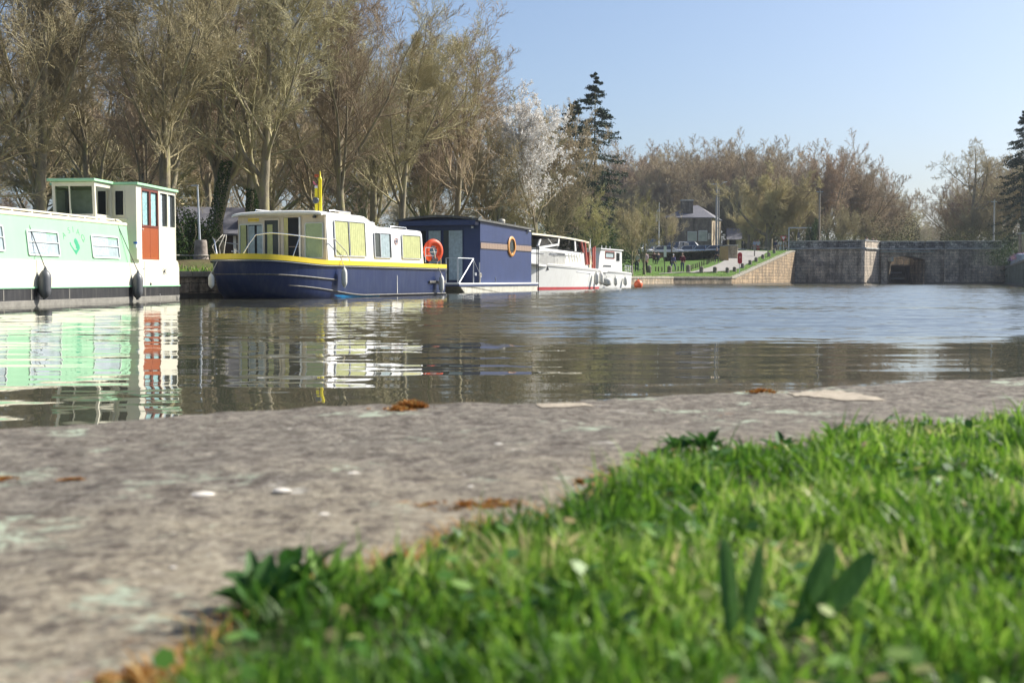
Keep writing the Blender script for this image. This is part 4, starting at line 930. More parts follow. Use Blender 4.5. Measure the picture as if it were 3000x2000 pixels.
mb = MB(); mb.box(fx(1310), fx(1560), yq - .012, yq - .006, fz(660), fz(640)); mb.box(fx(1310), fx(1560), yq - .012, yq - .006, fz(935), fz(915)); mb.build('step', M_bandwood, yb)
mb = MB(); mb.box(fx(1570), fx(1610), yq - .045, yq - .001, fz(1250), fz(240)); mb.build('door_frame', M_alu, yb)
window(yb, fx(1700), fx(2140), fz(1200), fz(370), fnF, yq, -1, .07, .03, M_grayblue, M_dim, curtains=[(fx(1720), fx(2120), fz(1190), fz(390), mat('green_curtain', (0.50, 0.55, 0.32), .9, .1, 6), 8)], label='front window with drawn greenish curtain')
mb = MB(); mb.box(fx(310), fx(580), yq - .012, yq - .001, fz(320), fz(245)); pl = mb.build('name_plate', M_yellow, yb, bevel=.004)
mb = MB(); mb.box(fx(340), fx(550), yq - .015, yq - .0125, fz(288), fz(276)); mb.build('plate_lettering', M_bandwood, pl)
mb = MB(); mb.lathe([(0, 0), (.05, 0), (.06, .04), (.03, .09), (0, .1)], (fx(1950), yq - .06, fz(270)), 10); mb.build('horn', M_rubber, yb, smooth=True)
# side windows
def ywin(px0, px1, t0, t1, b0, b1, **k):
    y0 = sY(px0, t0, CI)[0]; y1 = sY(px1, t1, CI)[0]; zt = (sY(px0, t0, CI)[1] + sY(px1, t1, CI)[1]) / 2; zb2 = (sY(px0, b0, CI)[1] + sY(px1, b1, CI)[1]) / 2
    hi = zH if y0 < yS else zL; sl = -(.07 if y0 < yS else .05) / (hi - .1 - zd)
    fn = lambda u, v, a: (CI + (v - zd) * sl + a, u, v)
    return y0, y1, zb2, zt, fn
y0, y1, z0, z1, fn = ywin(981, 1072, 642, 652, 750, 754)
ymid = y0 + (y1 - y0) * .46
window(yb, y0, y1, z0, z1, fn, .014, 1, .05, .03, M_alu, M_dim, bars=[ymid], curtains=[(y0 + .03, ymid - .05, z0 + .03, z1 - .04, M_yelcurt, 7), (ymid + .06, y1 - .03, z0 + .03, z1 - .04, M_yelcurt, 8)], label='double saloon window with pale yellow curtains')
y0, y1, z0, z1, fn = ywin(1097, 1146, 680, 684, 756, 756)
window(yb, y0, y1, z0, z1, fn, .014, 1, .03, .025, M_alu, M_dim, bars=[y0 + (y1 - y0) * .35], curtains=[(y0 + (y1 - y0) * .38, y1 - .1, z0 + .03, z1 - .04, M_greycurt, 4)], label='small window with grey blind')
y0, y1, z0, z1, fn = ywin(1178, 1233, 686, 690, 758, 760)
window(yb, y0, y1, z0, z1, fn, .014, 1, .04, .025, M_alu, M_dim, curtains=[(y0 + .03, y1 - .04, z0 + .03, z1 - .04, M_yelcurt, 9)], label='aft window with pale yellow curtain')
y, z = sY(1163, 707, CI); mb = MB(); mb.lathe([(0, 0), (.11, 0), (.11, .008), (0, .008)], (CI - .03, y, z), 20, 0, 'x'); bd = mb.build('badge', M_white, yb)
mb = MB(); mb.torus((CI - .02, y, z), .10, .012, 20, 6, 'x'); mb.build('badge_ring', M_redwood, bd)
mb = MB(); mb.box(CI - .022, CI - .018, y - .06, y + .06, z - .02, z + .02); mb.box(CI - .022, CI - .017, y - .015, y + .015, z - .07, z + .07); mb.build('badge_mark', M_navy, bd)
# roof fittings
def rail_hoop(x0, x1, y, z, h, mb): mb.tube([(x0, y, z), (x0, y, z + h), (x0 + .03 * (1 if x1 > x0 else -1), y, z + h + .02), (x1 - .03 * (1 if x1 > x0 else -1), y, z + h + .02), (x1, y, z + h), (x1, y, z)], .012, 6)
mb = MB()
for y in (yT + .15, yT + .75): mb.tube([(cx + .4, y, zL + .03), (cx + .4, y, zL + .2), (cx + .9, y, zL + .2), (cx + .9, y, zL + .03)], .013, 6)
mb.tube([(cx + 1.1, yA + .9, zH - .02), (cx + 1.1, yA + .95, zH + .10), (cx + 1.1, yA + 2.1, zH + .10), (cx + 1.1, yA + 2.15, zH - .02)], .014, 6)
mb.tube([(cx + 1.1, yT + 1.5, zL - .02), (cx + 1.1, yT + 1.55, zL + .08), (cx + 1.1, yT + 2.6, zL + .08), (cx + 1.1, yT + 2.65, zL - .02)], .014, 6)
mb.tube([(cx - 1.0, yA + .1, zH), (cx - 1.0, yA + .12, zH + .12), (cx - 1.0, yA + .9, zH + .12), (cx - 1.0, yA + .92, zH)], .014, 6)
mb.build('grab_rail', M_chrome, yb, smooth=True)
for y in (yT + .35, yT + 1.1): MB().lathe([(0, 0), (.06, 0), (.07, .10), (.10, .11), (.09, .15), (0, .17)], (cx + .65, y, zL + .04), 14).build('vent', M_white, yb, smooth=True)
MB().box(cx + .2, cx + 1.0, yA + 1.6, yA + 2.3, zH + .04, zH + .09).build('roof_hatch', M_beige, yb, bevel=.02)
# bow rail (pulpit) loops
mb = MB()
def yp(px, py, off): return None
def bow_pt(k, h, e=-.02):
    pts = yring(0.0, e, 0); x, y, _ = pts[k]; return (x, y, sh(y) + .13 + h)
kA = int(NS * (-YC - .9) / (-YS0 + BB * 1.15))
ks = list(range(kA, NS + 1))
rail = [bow_pt(ks[0], 0)] + [bow_pt(ks[1], .28)] + [bow_pt(k, .62 if i < 9 else .62) for i, k in enumerate(ks[3:-6])] 
rail = rail + [bow_pt(ks[-5], .55), bow_pt(ks[-4], .3), bow_pt(ks[-3], .0)]
mb.tube(rail, .016, 7)
mb.tube([bow_pt(ks[8], .62), bow_pt(ks[9], 0)], .013, 6)
m_ = len(yring(0, 0, 0)); k2 = [m_ - 1 - k for k in ks]
rail2 = [bow_pt(k2[0], 0), bow_pt(k2[1], .3)] + [bow_pt(k, .52) for k in k2[3:-6]] + [bow_pt(k2[-5], .4), bow_pt(k2[-4], 0)]
mb.tube(rail2, .016, 7); mb.build('bow_rail', M_chrome, yb, smooth=True)
# mooring post and bollard on the foredeck
mb = MB(); mb.lathe([(0, 0), (.03, 0), (.03, .2), (.045, .21), (.045, .24), (0, .25)], (cx - .7, YC - BL + 1.2, sh(YC - BL) + .08), 12); mb.tube([(cx - .84, YC - BL + 1.2, sh(YC - BL) + .25), (cx - .56, YC - BL + 1.2, sh(YC - BL) + .25)], .018, 6); mb.build('bitts', M_chrome, yb, smooth=True)
# stern rail
mb = MB()
for x in (0.02,):
    mb.tube([(-0.1, yE + .08, 1.12), (-0.1, yE + .08, 1.12), (-0.1, yE + .1, 1.62), (-0.1, -.35, 1.62), (-0.12, -.12, 1.55), (-0.14, -.06, 1.4), (-0.14, -.06, 1.07)], .016, 7)
    mb.tube([(-0.1, yE + .08, 1.35), (-0.1, -.3, 1.35)], .012, 6); mb.tube([(-0.1, -.42, 1.07), (-0.1, -.3, 1.45)], .014, 6)
mb.tube([(-0.14, -.06, 1.5), (-BW + .14, -.06, 1.5)], .014, 6); mb.build('stern_rail', M_chrome, yb, smooth=True)
# horseshoe lifebuoy hung on the stern rail
y, z = sY(1283, 735, 0.02); w = FY.world(-0.16, y)
lb = thing('lifebuoy', 'orange horseshoe lifebuoy on the stern rail of the navy hulled cruiser', 'lifebuoy', (w[0], w[1], z), FY.rot - R(32))
mb = MB(); mb.torus((0, 0, 0), .235, .095, 30, 12, 'x', a0=R(-62), a1=R(242)); 
for a in (-62, 242): mb.lathe([(0.0, -.07), (.06, -.05), (.085, 0), (.06, .05), (0, .07)], (0, .235 * math.cos(R(a)), .235 * math.sin(R(a))), 10)
b_ = mb.build('float', M_orange, lb, smooth=True); b_.scale = (1.0, 1.15, 1.25)
mb = MB(); mb.tube([(0.09, -.05, .1), (.1, 0, -.1), (.09, .05, -.3)], .018, 6); mb.build('strap', M_alu, lb)
mb = MB(); mb.box(.03, .12, -.12, .12, -.36, -.26); mb.build('bracket', M_rubber, lb)
# fenders of the cruiser
for px, pyt, pyb, rd, lab in ((1006, 782, 843, .085, 'white fender hanging in the middle of the navy hulled cruiser'), (1291, 804, 858, .09, 'white fender at the stern corner of the navy hulled cruiser')):
    y, zt = sY(px, pyt, 0.13); _, z2 = sY(px, pyb, 0.13); w = FY.world(0.16, y)
    fender((w[0], w[1], z2), rd, zt - z2, M_fend, lab, 'white fenders of the navy hulled cruiser', rot=FY.rot, rope_to=(-.12, 0, zt - z2 + .28))
pb = yring(0.0, 0, 0)[NS + 4]; w = FY.world(pb[0], pb[1] - .12); w2 = PY(620, 820, w[1])
fender((PY(619, 820, 33.3)[0], 33.3, PY(619, 845, 33.3)[1]), .085, .42, M_fend, 'shaded white fender at the bow of the navy hulled cruiser', 'white fenders of the navy hulled cruiser', rot=FY.rot, rope_to=(.12, .12, .75))
# yellow folded posts of unknown use standing on the roof
yp_ = FY.world(cx + .55, yA + .95); X0, Y0 = yp_[0], yp_[1]
X0 = PY(930, 560, Y0)[0]; zt0 = PY(930, 612, Y0)[1]
pr = thing('folded_posts', 'bright yellow folded post mast with a round black disc on the cruiser roof', 'bundle', (X0, Y0, zH + .04), 0)
zz = lambda py: PY(930, py, Y0)[1] - (zH + .04); xx = lambda px: PY(px, 560, Y0)[0] - X0
M_yel2 = mat('bright_yellow', (0.85, 0.70, 0.02), .4, .05, 3)
rw = (xx(944) - xx(934)) / 2
MB().lathe([(0, 0), (rw, 0), (rw, zz(530)), (rw * 1.1, zz(529)), (rw * 1.05, zz(522)), (rw * .6, zz(519)), (rw * .35, zz(506)), (rw * .25, zz(502)), (0, zz(501))], (xx(938), 0, 0), 14).build('pole', M_yel2, pr, smooth=True)
rw2 = (xx(931) - xx(922)) / 2
MB().lathe([(0, 0), (rw2, 0), (rw2, zz(552)), (0, zz(551))], (xx(927), -.04, 0), 14).build('pole', M_yel2, pr, smooth=True)
MB().lathe([(rw2 * .9, zz(552)), (rw2 * 1.1, zz(550)), (rw2, zz(545)), (0, zz(543))], (xx(927), -.04, 0), 14).build('collar', M_white, pr, smooth=True)
mb = MB(); mb.loft([[(xx(918), -.05, zz(531)), (xx(931), -.05, zz(543)), (xx(931), .02, zz(543)), (xx(918), .02, zz(531))], [(xx(918), -.05, zz(536)), (xx(930), -.05, zz(549)), (xx(930), .02, zz(549)), (xx(918), .02, zz(536))]]); mb.build('bracket', mat('pink_cap', (.75, .16, .22), .5, .1, 5), pr, bevel=.01)
mb = MB(); mb.box(xx(922), xx(934), -.03, .02, zz(519), zz(511)); mb.build('bracket', mat('rust_red', (.5, .1, .03), .7, .2, 5), pr, bevel=.01)
MB().lathe([(0, -.05), (xx(935) - xx(927), -.05), (xx(936) - xx(926.5), -.02), (xx(935) - xx(927), .0), (0, .0)], (xx(926.5), -.08, zz(588)), 20, 0, 'y').build('disc', M_rubber, pr, smooth=True)

# ---------------------------------------------------------------- navy houseboat with porthole
FH = Frame((-1.33, 50.07), (0.9, 55.6)); sH = FH.side; LH = FH.L
hb_ = thing('houseboat', 'dark blue box houseboat with round wooden porthole and weathered timber band', 'boat', (FH.O[0], FH.O[1], 0), FH.rot)
WH = -3.66; zD = 0.40
# pontoon hull
yb0 = -2.45; ye = LH + .45
mb = MB(); mb.prism([(yb0, .34), (yb0 + .75, -.1), (yb0 + 1.2, -.4), (ye, -.4), (ye, .26), (yb0, .3)], .13, WH - .13, SX); mb.build('hull', M_concrete, hb_, bevel=.02)
mb = MB(); mb.box(WH - .16, .16, yb0 - .02, ye + .02, .26, .33); mb.build('fender_rail', M_navy2, hb_, bevel=.008)
mb = MB(); mb.box(WH - .17, .17, yb0 - .04, ye + .04, .333, zD); mb.build('deck', M_white, hb_, bevel=.01)
zc, ze = 3.03, 2.87
rr = []
for y, zt in ((0, zc), (LH, ze)): rr.append([(0, y, zD), (0, y, zt), (WH / 2, y, zt + .12), (WH, y, zt), (WH, y, zD)])
mb = MB(); mb.loft(rr); body = mb.build('cladding', M_navy2, hb_, bevel=.008)
# roof: arched, overhanging
rr = []
for y, zt in ((-.42, zc + .02), (LH + .12, ze + .01)):
    top = []; 
    for k in range(13):
        f = k / 12; x = .10 + (WH - .20) * f; top.append((x, y, zt + .02 + .17 * math.sin(math.pi * f)))
    rr.append(top + [(x, y, z - .09) for x, y, z in top[::-1]])
mb = MB(); mb.loft(rr); mb.build('roof', mat('roofing_felt', (.10, .10, .095), .85, .3, 4, dirt=((.25, .24, .2), .5)), hb_, smooth=True)
mb = MB(); mb.box(WH + .05, -.05, -.40, -.02, zc - .22, zc - .02); mb.build('eave_board', M_navy2, hb_)
# timber band and joint
yp0, zp0 = sH(1490, 722, 0)
def bandp(a, b): return zoomz
bz = lambda y: (sH(1407, 722)[1] * (1 - y / LH) + sH(1557, 737)[1] * (y / LH))
b0 = sH(1409, 724)[1]; b1 = sH(1556, 738)[1]
hole = sH(1497, 722)
for ya, yb_ in ((0.03, hole[0] - .36), (hole[0] + .36, LH - .03)):
    mb = MB(); n_ = max(2, int((yb_ - ya) / .3))
    for k in range(n_):
        u0 = ya + (yb_ - ya) * k / n_; u1 = ya + (yb_ - ya) * (k + 1) / n_ - .008; zc0 = 1.97
        mb.box(0.002, .022, u0, u1, zc0 - .13, zc0 + .11)
    mb.build('timber_band', M_bandwood, hb_)
for z in (2.12, 1.80):
    MB().box(0.001, .012, 0.02, LH - .02, z, z + .012).build('cladding_joint', M_black, hb_)
hz = sH(1497, 722)[1]
# round porthole: thick orange-brown wooden ring
M_ringwood = mat('honey_wood', (0.62, 0.28, 0.07), .5, .25, 6)
mb = MB(); 
n = 36; prof = [(.44, 0.0), (.45, .05), (.42, .075), (.34, .075), (.32, .04), (.32, 0.0)]
rings = [[(h, hole[0] + r_ * math.cos(2 * math.pi * k / n), hz + r_ * math.sin(2 * math.pi * k / n)) for k in range(n)] for r_, h in prof]
mb.loft(rings + [rings[0]], cap=False); pho = mb.build('porthole', M_ringwood, hb_, smooth=True, angle=60)
MB().lathe([(0, 0), (.33, 0), (.33, .004), (0, .004)], (.006, hole[0], hz), 32, 0, 'x').build('backing', M_dark, pho)
MB().lathe([(0, 0), (.325, 0), (.325, .004), (0, .004)], (.030, hole[0], hz), 32, 0, 'x').build('pane', M_glass, pho)
# front: glazed doors in dark frame
fH = lambda px, py: FH.front(px, py, 0.0)
fr = lambda a, b: fH(1150 + a * .3189, 600 + b * .3189)
xg0, _ = fr(250, 400); xg1, _ = fr(655, 400); zg1 = fr(450, 228)[1]; xgm = fr(455, 300)[0]
fnH = lambda u, v, a: (u, a, v)
for a_, b_, cm in ((xg0 - .35, fr(320, 300)[0], M_dim), (fr(320, 300)[0], xgm, M_greycurt), (xgm + .03, xg1, M_greycurt)):
    window(hb_, a_ + .01, b_ - .01, zD + .06, zg1, fnH, -0.012, -1, .01, .04, M_navy, M_dark if cm is M_dim else M_dim, curtains=[] if cm is M_dim else [(a_ + (.3 if cm is M_greycurt and b_ > xgm + .1 else .1) * (b_ - a_), b_ - .05, zD + .12, zg1 - .05, cm, 5)])
x, z = fr(740, 205); MB().box(x - .05, x + .05, -.10, -.014, z - .05, z + .04).build('wall_lamp', M_galv, hb_, bevel=.01)
y, z = sH(1546, 677); MB().box(.003, .12, y - .12, y + .12, z - .02, z + .03).build('wall_lamp', M_white, hb_, bevel=.01)
y, z = sH(1451, 812); MB().tube([(.02, y, zD), (.02, y, z)], .012, 6).build('pipe', M_galv, hb_)
# foredeck railing / gangway frame
mb = MB(); dk = lambda a, b, y: FH.front(1150 + a * .3189, 600 + b * .3189, y)
def gp(a, b, y): x_, z_ = FH.front(1150 + a * .3189, 600 + b * .3189, y); return (x_, y, z_)
yr = -2.3
mb.tube([(.02, yr, zD), (.02, yr, 1.40)], .018, 6); mb.tube([(.02, yr, 1.40), (.02, yr + 1.55, 1.40)], .018, 6); mb.tube([(.02, yr + 1.55, 1.40), (.02, yr + 1.55, zD)], .022, 6)
mb.tube([(.02, yr + .1, zD), (.02, yr + 1.55, 1.40)], .022, 6); mb.tube([(.02, yr + 1.55, 1.36), (.02, -.15, .85)], .012, 6)
mb.tube([(.02, -.12, zD), (.02, -.12, 1.25)], .02, 6); mb.tube([(-.5, yr, zD), (-.5, yr, 1.4)], .016, 6); mb.tube([(-.5, yr, 1.4), (.02, yr, 1.4)], .016, 6)
mb.build('railing', M_galv, hb_, smooth=True)
mb = MB(); mb.torus((0.06, -.12, .72), .08, .03, 12, 6, 'x'); mb.tube([(.06, -.12, .72), (.04, -.15, .4)], .03, 6); mb.build('rope_coil', M_rope, hb_)
MB().box(.0, .1, -.72, -.6, zD + .3, zD + .42).build('lantern', M_galv, hb_)
# stovepipe and roof vent
y, z = sH(1470, 640, -1.0); MB().lathe([(0, 0), (.13, 0), (.15, .18), (.17, .20), (.12, .28), (0, .30)], (-1.0, y, ze + .14), 14).build('roof_vent', mat('vent_cream', (.5, .46, .38), .7, .15, 4), hb_, smooth=True)
MB().tube([(-.5, y + .4, ze + .1), (-.5, y + .4, ze + .28)], .015, 5).build('pipe', M_galv, hb_)
w = FH.world(-1.4, -1.2)
ch = thing('folding_chair', 'black folding chair on the foredeck of the blue houseboat', 'chair', (w[0], w[1], zD), FH.rot + R(20))
mb = MB()
for s_ in (-.2, .2): mb.tube([(s_, -.2, 0), (s_, .18, .82)], .012, 6); mb.tube([(s_, .2, 0), (s_, -.18, .46)], .012, 6)
mb.build('frame', M_rubber, ch); MB().box(-.2, .2, -.18, .14, .44, .46).build('seat', M_black, ch, bevel=.005)
MB().box(-.2, .2, .10, .14, .62, .82).build('backrest', M_black, ch, bevel=.005)

# ---------------------------------------------------------------- white motor cruiser with red boot top
def cruiser(fr_, LB, W, shf, name, label, boot, zb=-.25, bowk=1.7, flare=.26):
    t = thing(name, label, 'boat', (fr_.O[0], fr_.O[1], 0), fr_.rot)
    n = 26; cxx = -W / 2; rings = []
    def half(f, q):      # f 0 at bow .. 1 at stern ; q 0 keel..1 deck
        b = (1 - (1 - min(1, f / .62)) ** bowk) ** .8 if f < .62 else 1 - .10 * ((f - .62) / .38) ** 2
        return W / 2 * b * (1 - flare * (1 - q) * (1.35 - f))
    for k in range(n + 1):
        f = k / n; ring = []
        for q in (0, .12, .3, .6, 1.0):
            y = LB * (f + (0.06 * (1 - q)) * max(0, 1 - f / .3)); h = max(.012, half(f, q) if q > 0 else half(f, 0) * .55); z = zb + (shf(f) - zb) * q
            ring.append((cxx + h, y, z))
        ring += [(2 * cxx - x, y, z) for x, y, z in ring[::-1]]
        rings.append(ring)
    MB().loft(rings).build('hull', M_white, t, smooth=True, angle=35)
    if boot is not None:
        rg = []
        for k in range(n + 1):
            f = k / n; ring = []
            for z in (-.2, .12 + .05 * (1 - f)):
                q = (z - zb) / (shf(f) - zb); y = LB * (f + (0.06 * (1 - q)) * max(0, 1 - f / .3)); h = half(f, q) + .012
                if q < .12: h = half(f, .12) + .012
                ring.append((cxx + h, y, z))
            rg.append(ring)
        mb = MB(); mb.loft(rg, cap=False, closed=False); mb.loft([[(2 * cxx - x, y, z) for x, y, z in r_] for r_ in rg], cap=False, closed=False); mb.build('boot_top', boot, t, smooth=True)
    P = [(cxx + half(k / n, 1) * .97, LB * k / n, shf(k / n) + .0) for k in range(n + 1)]
    mb = MB(); mb.add(P + [(2 * cxx - x, y, z) for x, y, z in P[::-1]], [tuple(range(2 * n + 2))]); mb.build('deck', M_buttercream, t)
    rail = [[(x + .05, y, z - .10), (x + .05, y, z - .01), (x - .03, y, z + .05), (x - .06, y, z - .02)] for x, y, z in P]
    mb = MB(); mb.loft(rail); mb.loft([[(2 * cxx - x, y, z) for x, y, z in r_] for r_ in rail]); mb.build('rubbing_strake', mat('grey_strake', (.42, .42, .40), .5, .1, 4), t, smooth=True)
    return t, cxx, half
FA = Frame((0.72, 56.6), (5.25, 68.6)); LA = FA.L; sA = FA.side
sfA = lambda f: 1.50 - .62 * f + .20 * f * f
ca, cxa, hA = cruiser(FA, LA, 3.4, sfA, 'motor_cruiser', 'old white motor cruiser with a red boot top moored behind the houseboat', M_redhull)
zA = lambda a, b: (1560 + a * 320 / 2352, 680 + b * 180 / 1323)
def ap(a, b, x=-.25): return sA(*zA(a, b), x)
# coachroof with slot windows
def trunk_(t, x0, x1, pts, m, name, bev=.04):
    mb = MB(); mb.prism(pts, x0, x1, SX); return mb.build(name, m, t, bevel=bev)
p = [ap(0, 560, -.45), ap(1050, 690, -.3)]
yA0 = 1.7; yA1 = ap(740, 480, -.35)[0]; yA2 = ap(1240, 500, -.3)[0]
zk0, zk1 = ap(250, 370, -.35)[1], ap(740, 430, -.35)[1]
trunk_(ca, -.42, -3.4 + .42, [(yA0, 1.3), (yA1, 1.1), (yA1, zk1), (yA1 * .5 + yA0 * .5, zk0 + .0), (yA0 + .3, zk0 - .05), (yA0, zk0 - .25)], M_white, 'coachroof', .06)
def awin(a0, a1, b0, b1, x, sk=0, **k):
    y0, zt = sA(*zA(a0, b0), x); y1, zb2 = sA(*zA(a1, b1), x)
    if zt < zb2: zt, zb2 = zb2, zt
    return window(ca, y0, y1, zb2, zt, SX, x, 1, min(.05, abs(zt - zb2) * .3), .02, k.get('frame', M_alu), M_dark, curtains=k.get('curtains', []), bars=k.get('bars', ()))
awin(355, 690, 440, 510, -.418); awin(-60, 240, 430, 470, -.418)
# wheelhouse (glazed) with roof
wz0_ = ap(900, 400, -.38)[1]; wzt = ap(600, 95, -.38)[1]; 
wy0 = ap(180, 300, -.38)[0]; wy1 = ap(1160, 300, -.38)[0]
xa_, xb_ = -.40, -3.0
mb = MB(); mb.prism([(wy0 - .2, 1.2), (wy1 + .55, .95), (wy1 + .35, zk1), (wy0 - .1, zk0 + .08)], xa_ - .02, xb_ + .02, SX); mb.build('cabin_side', M_white, ca, bevel=.03)
mb = MB(); mb.prism([(wy0 + .15, zk0 + .05), (wy1 + .1, zk1), (wy1 - .15, wzt - .08), (wy0 + .5, wzt - .06)], xa_ - .10, xb_ + .10, SX); mb.build('saloon_interior', M_dim, ca)
def spar(mb, P, w=.05): mb.prism(P, xa_ - .06, xa_ + .004, SX); mb.prism(P, xb_ + .06, xb_ - .004, SX)
mb = MB()
q = [(160, 150, 110, 300), (560, 130, 540, 290), (900, 160, 920, 400)]
for a0, b0, a1, b1 in q:
    y0, z0 = ap(a0, b0, -.4); y1, z1 = ap(a1, b1, -.4); spar(mb, [(y0, z0), (y0 + .22, z0), (y1 + .22, z1 - .02), (y1, z1 - .02)])
y0, z0 = ap(330, 140, -.4); y1, z1 = ap(420, 260, -.4); spar(mb, [(y0, z0), (y0 + .08, z0), (y1 + .08, z1), (y1, z1)])
y0, z0 = ap(150, 310, -.4); y1, z1 = ap(560, 245, -.4); spar(mb, [(y0, z0), (y1, z1), (y1, z1 - .10), (y0, z0 - .12)])
mb.build('window_frame', M_white, ca)
mb = MB()
G = [ap(200, 150, -.41), ap(555, 130, -.41), ap(560, 250, -.41), ap(130, 300, -.41)]; G2 = [ap(610, 130, -.41), ap(900, 165, -.41), ap(905, 385, -.41), ap(585, 350, -.41)]; G3 = [ap(945, 180, -.41), ap(1040, 200, -.41), ap(1085, 415, -.41), ap(950, 395, -.41)]
for g in (G, G2, G3): mb.prism(g, -.425, -.42, SX); mb.prism(g, xb_ + .02, xb_ + .025, SX)
mb.build('side_glass', M_glassdk, ca)
g = [ap(760, 240, -.43), ap(880, 250, -.43), ap(880, 370, -.43), ap(760, 360, -.43)]
# windscreen facing forward
mb = MB(); mb.add([(xa_ - .06, wy0 + .1, zk0 + .1), (xb_ + .06, wy0 + .1, zk0 + .1), (xb_ + .1, wy0 + .5, wzt - .1), (xa_ - .1, wy0 + .5, wzt - .1)], [(0, 1, 2, 3)]); mb.build('windscreen', M_glassdk, ca)
rt = []
y_r0 = ap(-30, 110, -.4)[0]; y_r1 = ap(1200, 190, -.4)[0]
for f in np.linspace(0, 1, 9):
    y = y_r0 + (y_r1 - y_r0) * f; zt = wzt + .03 - .16 * f * f * f; top = []
    for k in range(9):
        u = k / 8; top.append((xa_ + .06 + (xb_ - xa_ - .12) * u, y, zt + .07 * math.sin(math.pi * u)))
    rt.append(top + [(x, yy, z - .085) for x, yy, z in top[::-1]])
MB().loft(rt).build('roof', M_buttercream, ca, smooth=True, angle=40)
# reddish open door frame at the after end of the wheelhouse
mb = MB(); 
def strip(a0, b0, a1, b1, w, x0=-.40, x1=-.32): y0, z0 = ap(a0, b0, -.36); y1, z1 = ap(a1, b1, -.36); mb.prism([(y0, z0), (y0 + w, z0), (y1 + w, z1), (y1, z1)], x0, x1, SX)
strip(1040, 200, 1090, 440, .12); strip(1120, 220, 1160, 690, .14); strip(1190, 430, 1220, 700, .12)
mb.build('door_frame', M_redwood, ca)
mb = MB(); strip(1060, 205, 1180, 200, .05); 
y0, z0 = ap(1150, 440, -.36); y1, z1 = ap(1225, 700, -.36); mb.prism([(y0, z0), (y1 - .1, z0), (y1, z1), (y0 + .1, z1)], -.42, -.38, SX); mb.build('door', M_redwood, ca, bevel=.01)
mb = MB(); strip(1170, 230, 1240, 690, .06, -.30, -.25); mb.build('canopy_pole', M_buttercream, ca)
# side screens (white balusters) and aft cockpit
mb = MB()
for a in (770, 830, 890, 945, 1000): y0, z0 = ap(a, 455, -.3); y1, z1 = ap(a + 35, 630, -.3); mb.tube([(-.3, y0, z0), (-.3, y1, z1)], .03, 6)
y0, z0 = ap(760, 450, -.3); y1, z1 = ap(1010, 480, -.3); mb.tube([(-.3, y0, z0), (-.3, y1, z1)], .025, 6); mb.build('side_screen', M_white, ca)
y0, z0 = ap(1250, 440, -.35); y1, z1 = ap(1490, 470, -.35)
mb = MB(); mb.prism([(y0, .9), (LA - .35, .85), (LA - .35, 1.75), (y0, 1.9)], -.38, -.44, SX); mb.build('cockpit_screen', M_buttercream, ca, bevel=.01)
mb = MB(); mb.prism([(y0 + .3, 1.7), (y0 + 1.3, 1.7), (y0 + 1.0, 2.15), (y0 + .55, 2.15)], -.9, -2.0, SX); mb.build('cockpit_cover', M_white, ca, bevel=.05)
mb = MB(); mb.box(-.36, -.30, LA - 1.1, LA - .95, .95, 2.35); mb.box(-.36, -.30, LA - .75, LA - .6, .95, 2.42); mb.build('stern_post', M_redwood, ca, bevel=.005)
# pulpit rail, hawse box, name lettering
mb = MB(); P = [(cxa + hA(f, 1) * .93, LA * f, sfA(f) + .0) for f in np.linspace(.04, .42, 9)]
mb.tube([(x, y, z + .55) for x, y, z in P], .014, 6)
for x, y, z in P[::2]: mb.tube([(x, y, z), (x, y, z + .55)], .012, 5)
mb.build('guard_rail', M_chrome, ca, smooth=True)
y, z = ap(530, 770, 0); f = y / LA; xh = cxa + hA(f, .75)
mb = MB(); mb.box(xh - .15, xh + .02, y - .30, y + .30, z - .11, z + .11); mb.build('hawse_box', M_dark, ca, bevel=.02)
cu = bpy.data.curves.new('lettering', 'FONT'); cu.body = 'La Rance'; cu.size = .2; cu.extrude = .001
y, z = ap(225, 560, -.3); y, z = ap(600, 430, -.3)
y, z = ap(1270, 890, 0); 
mb = MB(); yy, z2 = ap(1280, 1230, 0); x_ = cxa + hA(y / LA, .7) + .02; mb.tube([(x_, y, z), (x_ - .15, y - .1, .02)], .02, 5); mb.build('waste_pipe', M_galv, ca)
mb = MB(); y0, z0 = ap(970, 850, 0); y1, z1 = ap(1280, 890, 0); mb.tube([(cxa + hA(y0 / LA, .8) + .015, y0, z0), (cxa + hA(y1 / LA, .8) + .015, y1, z1)], .02, 5); mb.build('rail', M_galv, ca)
for a, lab in ((1380, 'long white fender near the stern of the red bottomed motor cruiser'), (1480, 'long white fender at the stern corner of the red bottomed motor cruiser')):
    y, z = ap(a, 1000, .1); w = FA.world(.14 - .05, min(y, LA - .15)); fender((w[0], w[1], .22), .15, .75, M_fend, lab, 'white fenders between the two motor cruisers', rot=FA.rot, rope_to=(-.15, 0, .8))
# two tall dark mooring poles beside the houseboat stern
for px, lab in ((1573, 'thin dark mooring pole between the houseboat and the white cruiser, left one'), (1577.5, 'thin dark mooring pole between the houseboat and the white cruiser, right one')):
    w = PY(px, 700, 56.9); h1 = PY(px, 722, 56.9)[1]; t = thing('mooring_pole', lab, 'pole', (w[0], 56.9, -.8), 0, 'dark mooring poles')
    MB().lathe([(0, 0), (.022, 0), (.022, h1 + .8), (0, h1 + .81)], n=8).build('shaft', M_black, t); MB().lathe([(.022, 0), (.034, .01), (.034, .05), (0, .06)], (0, 0, h1 + .8), 8).build('cap', M_alu, t)
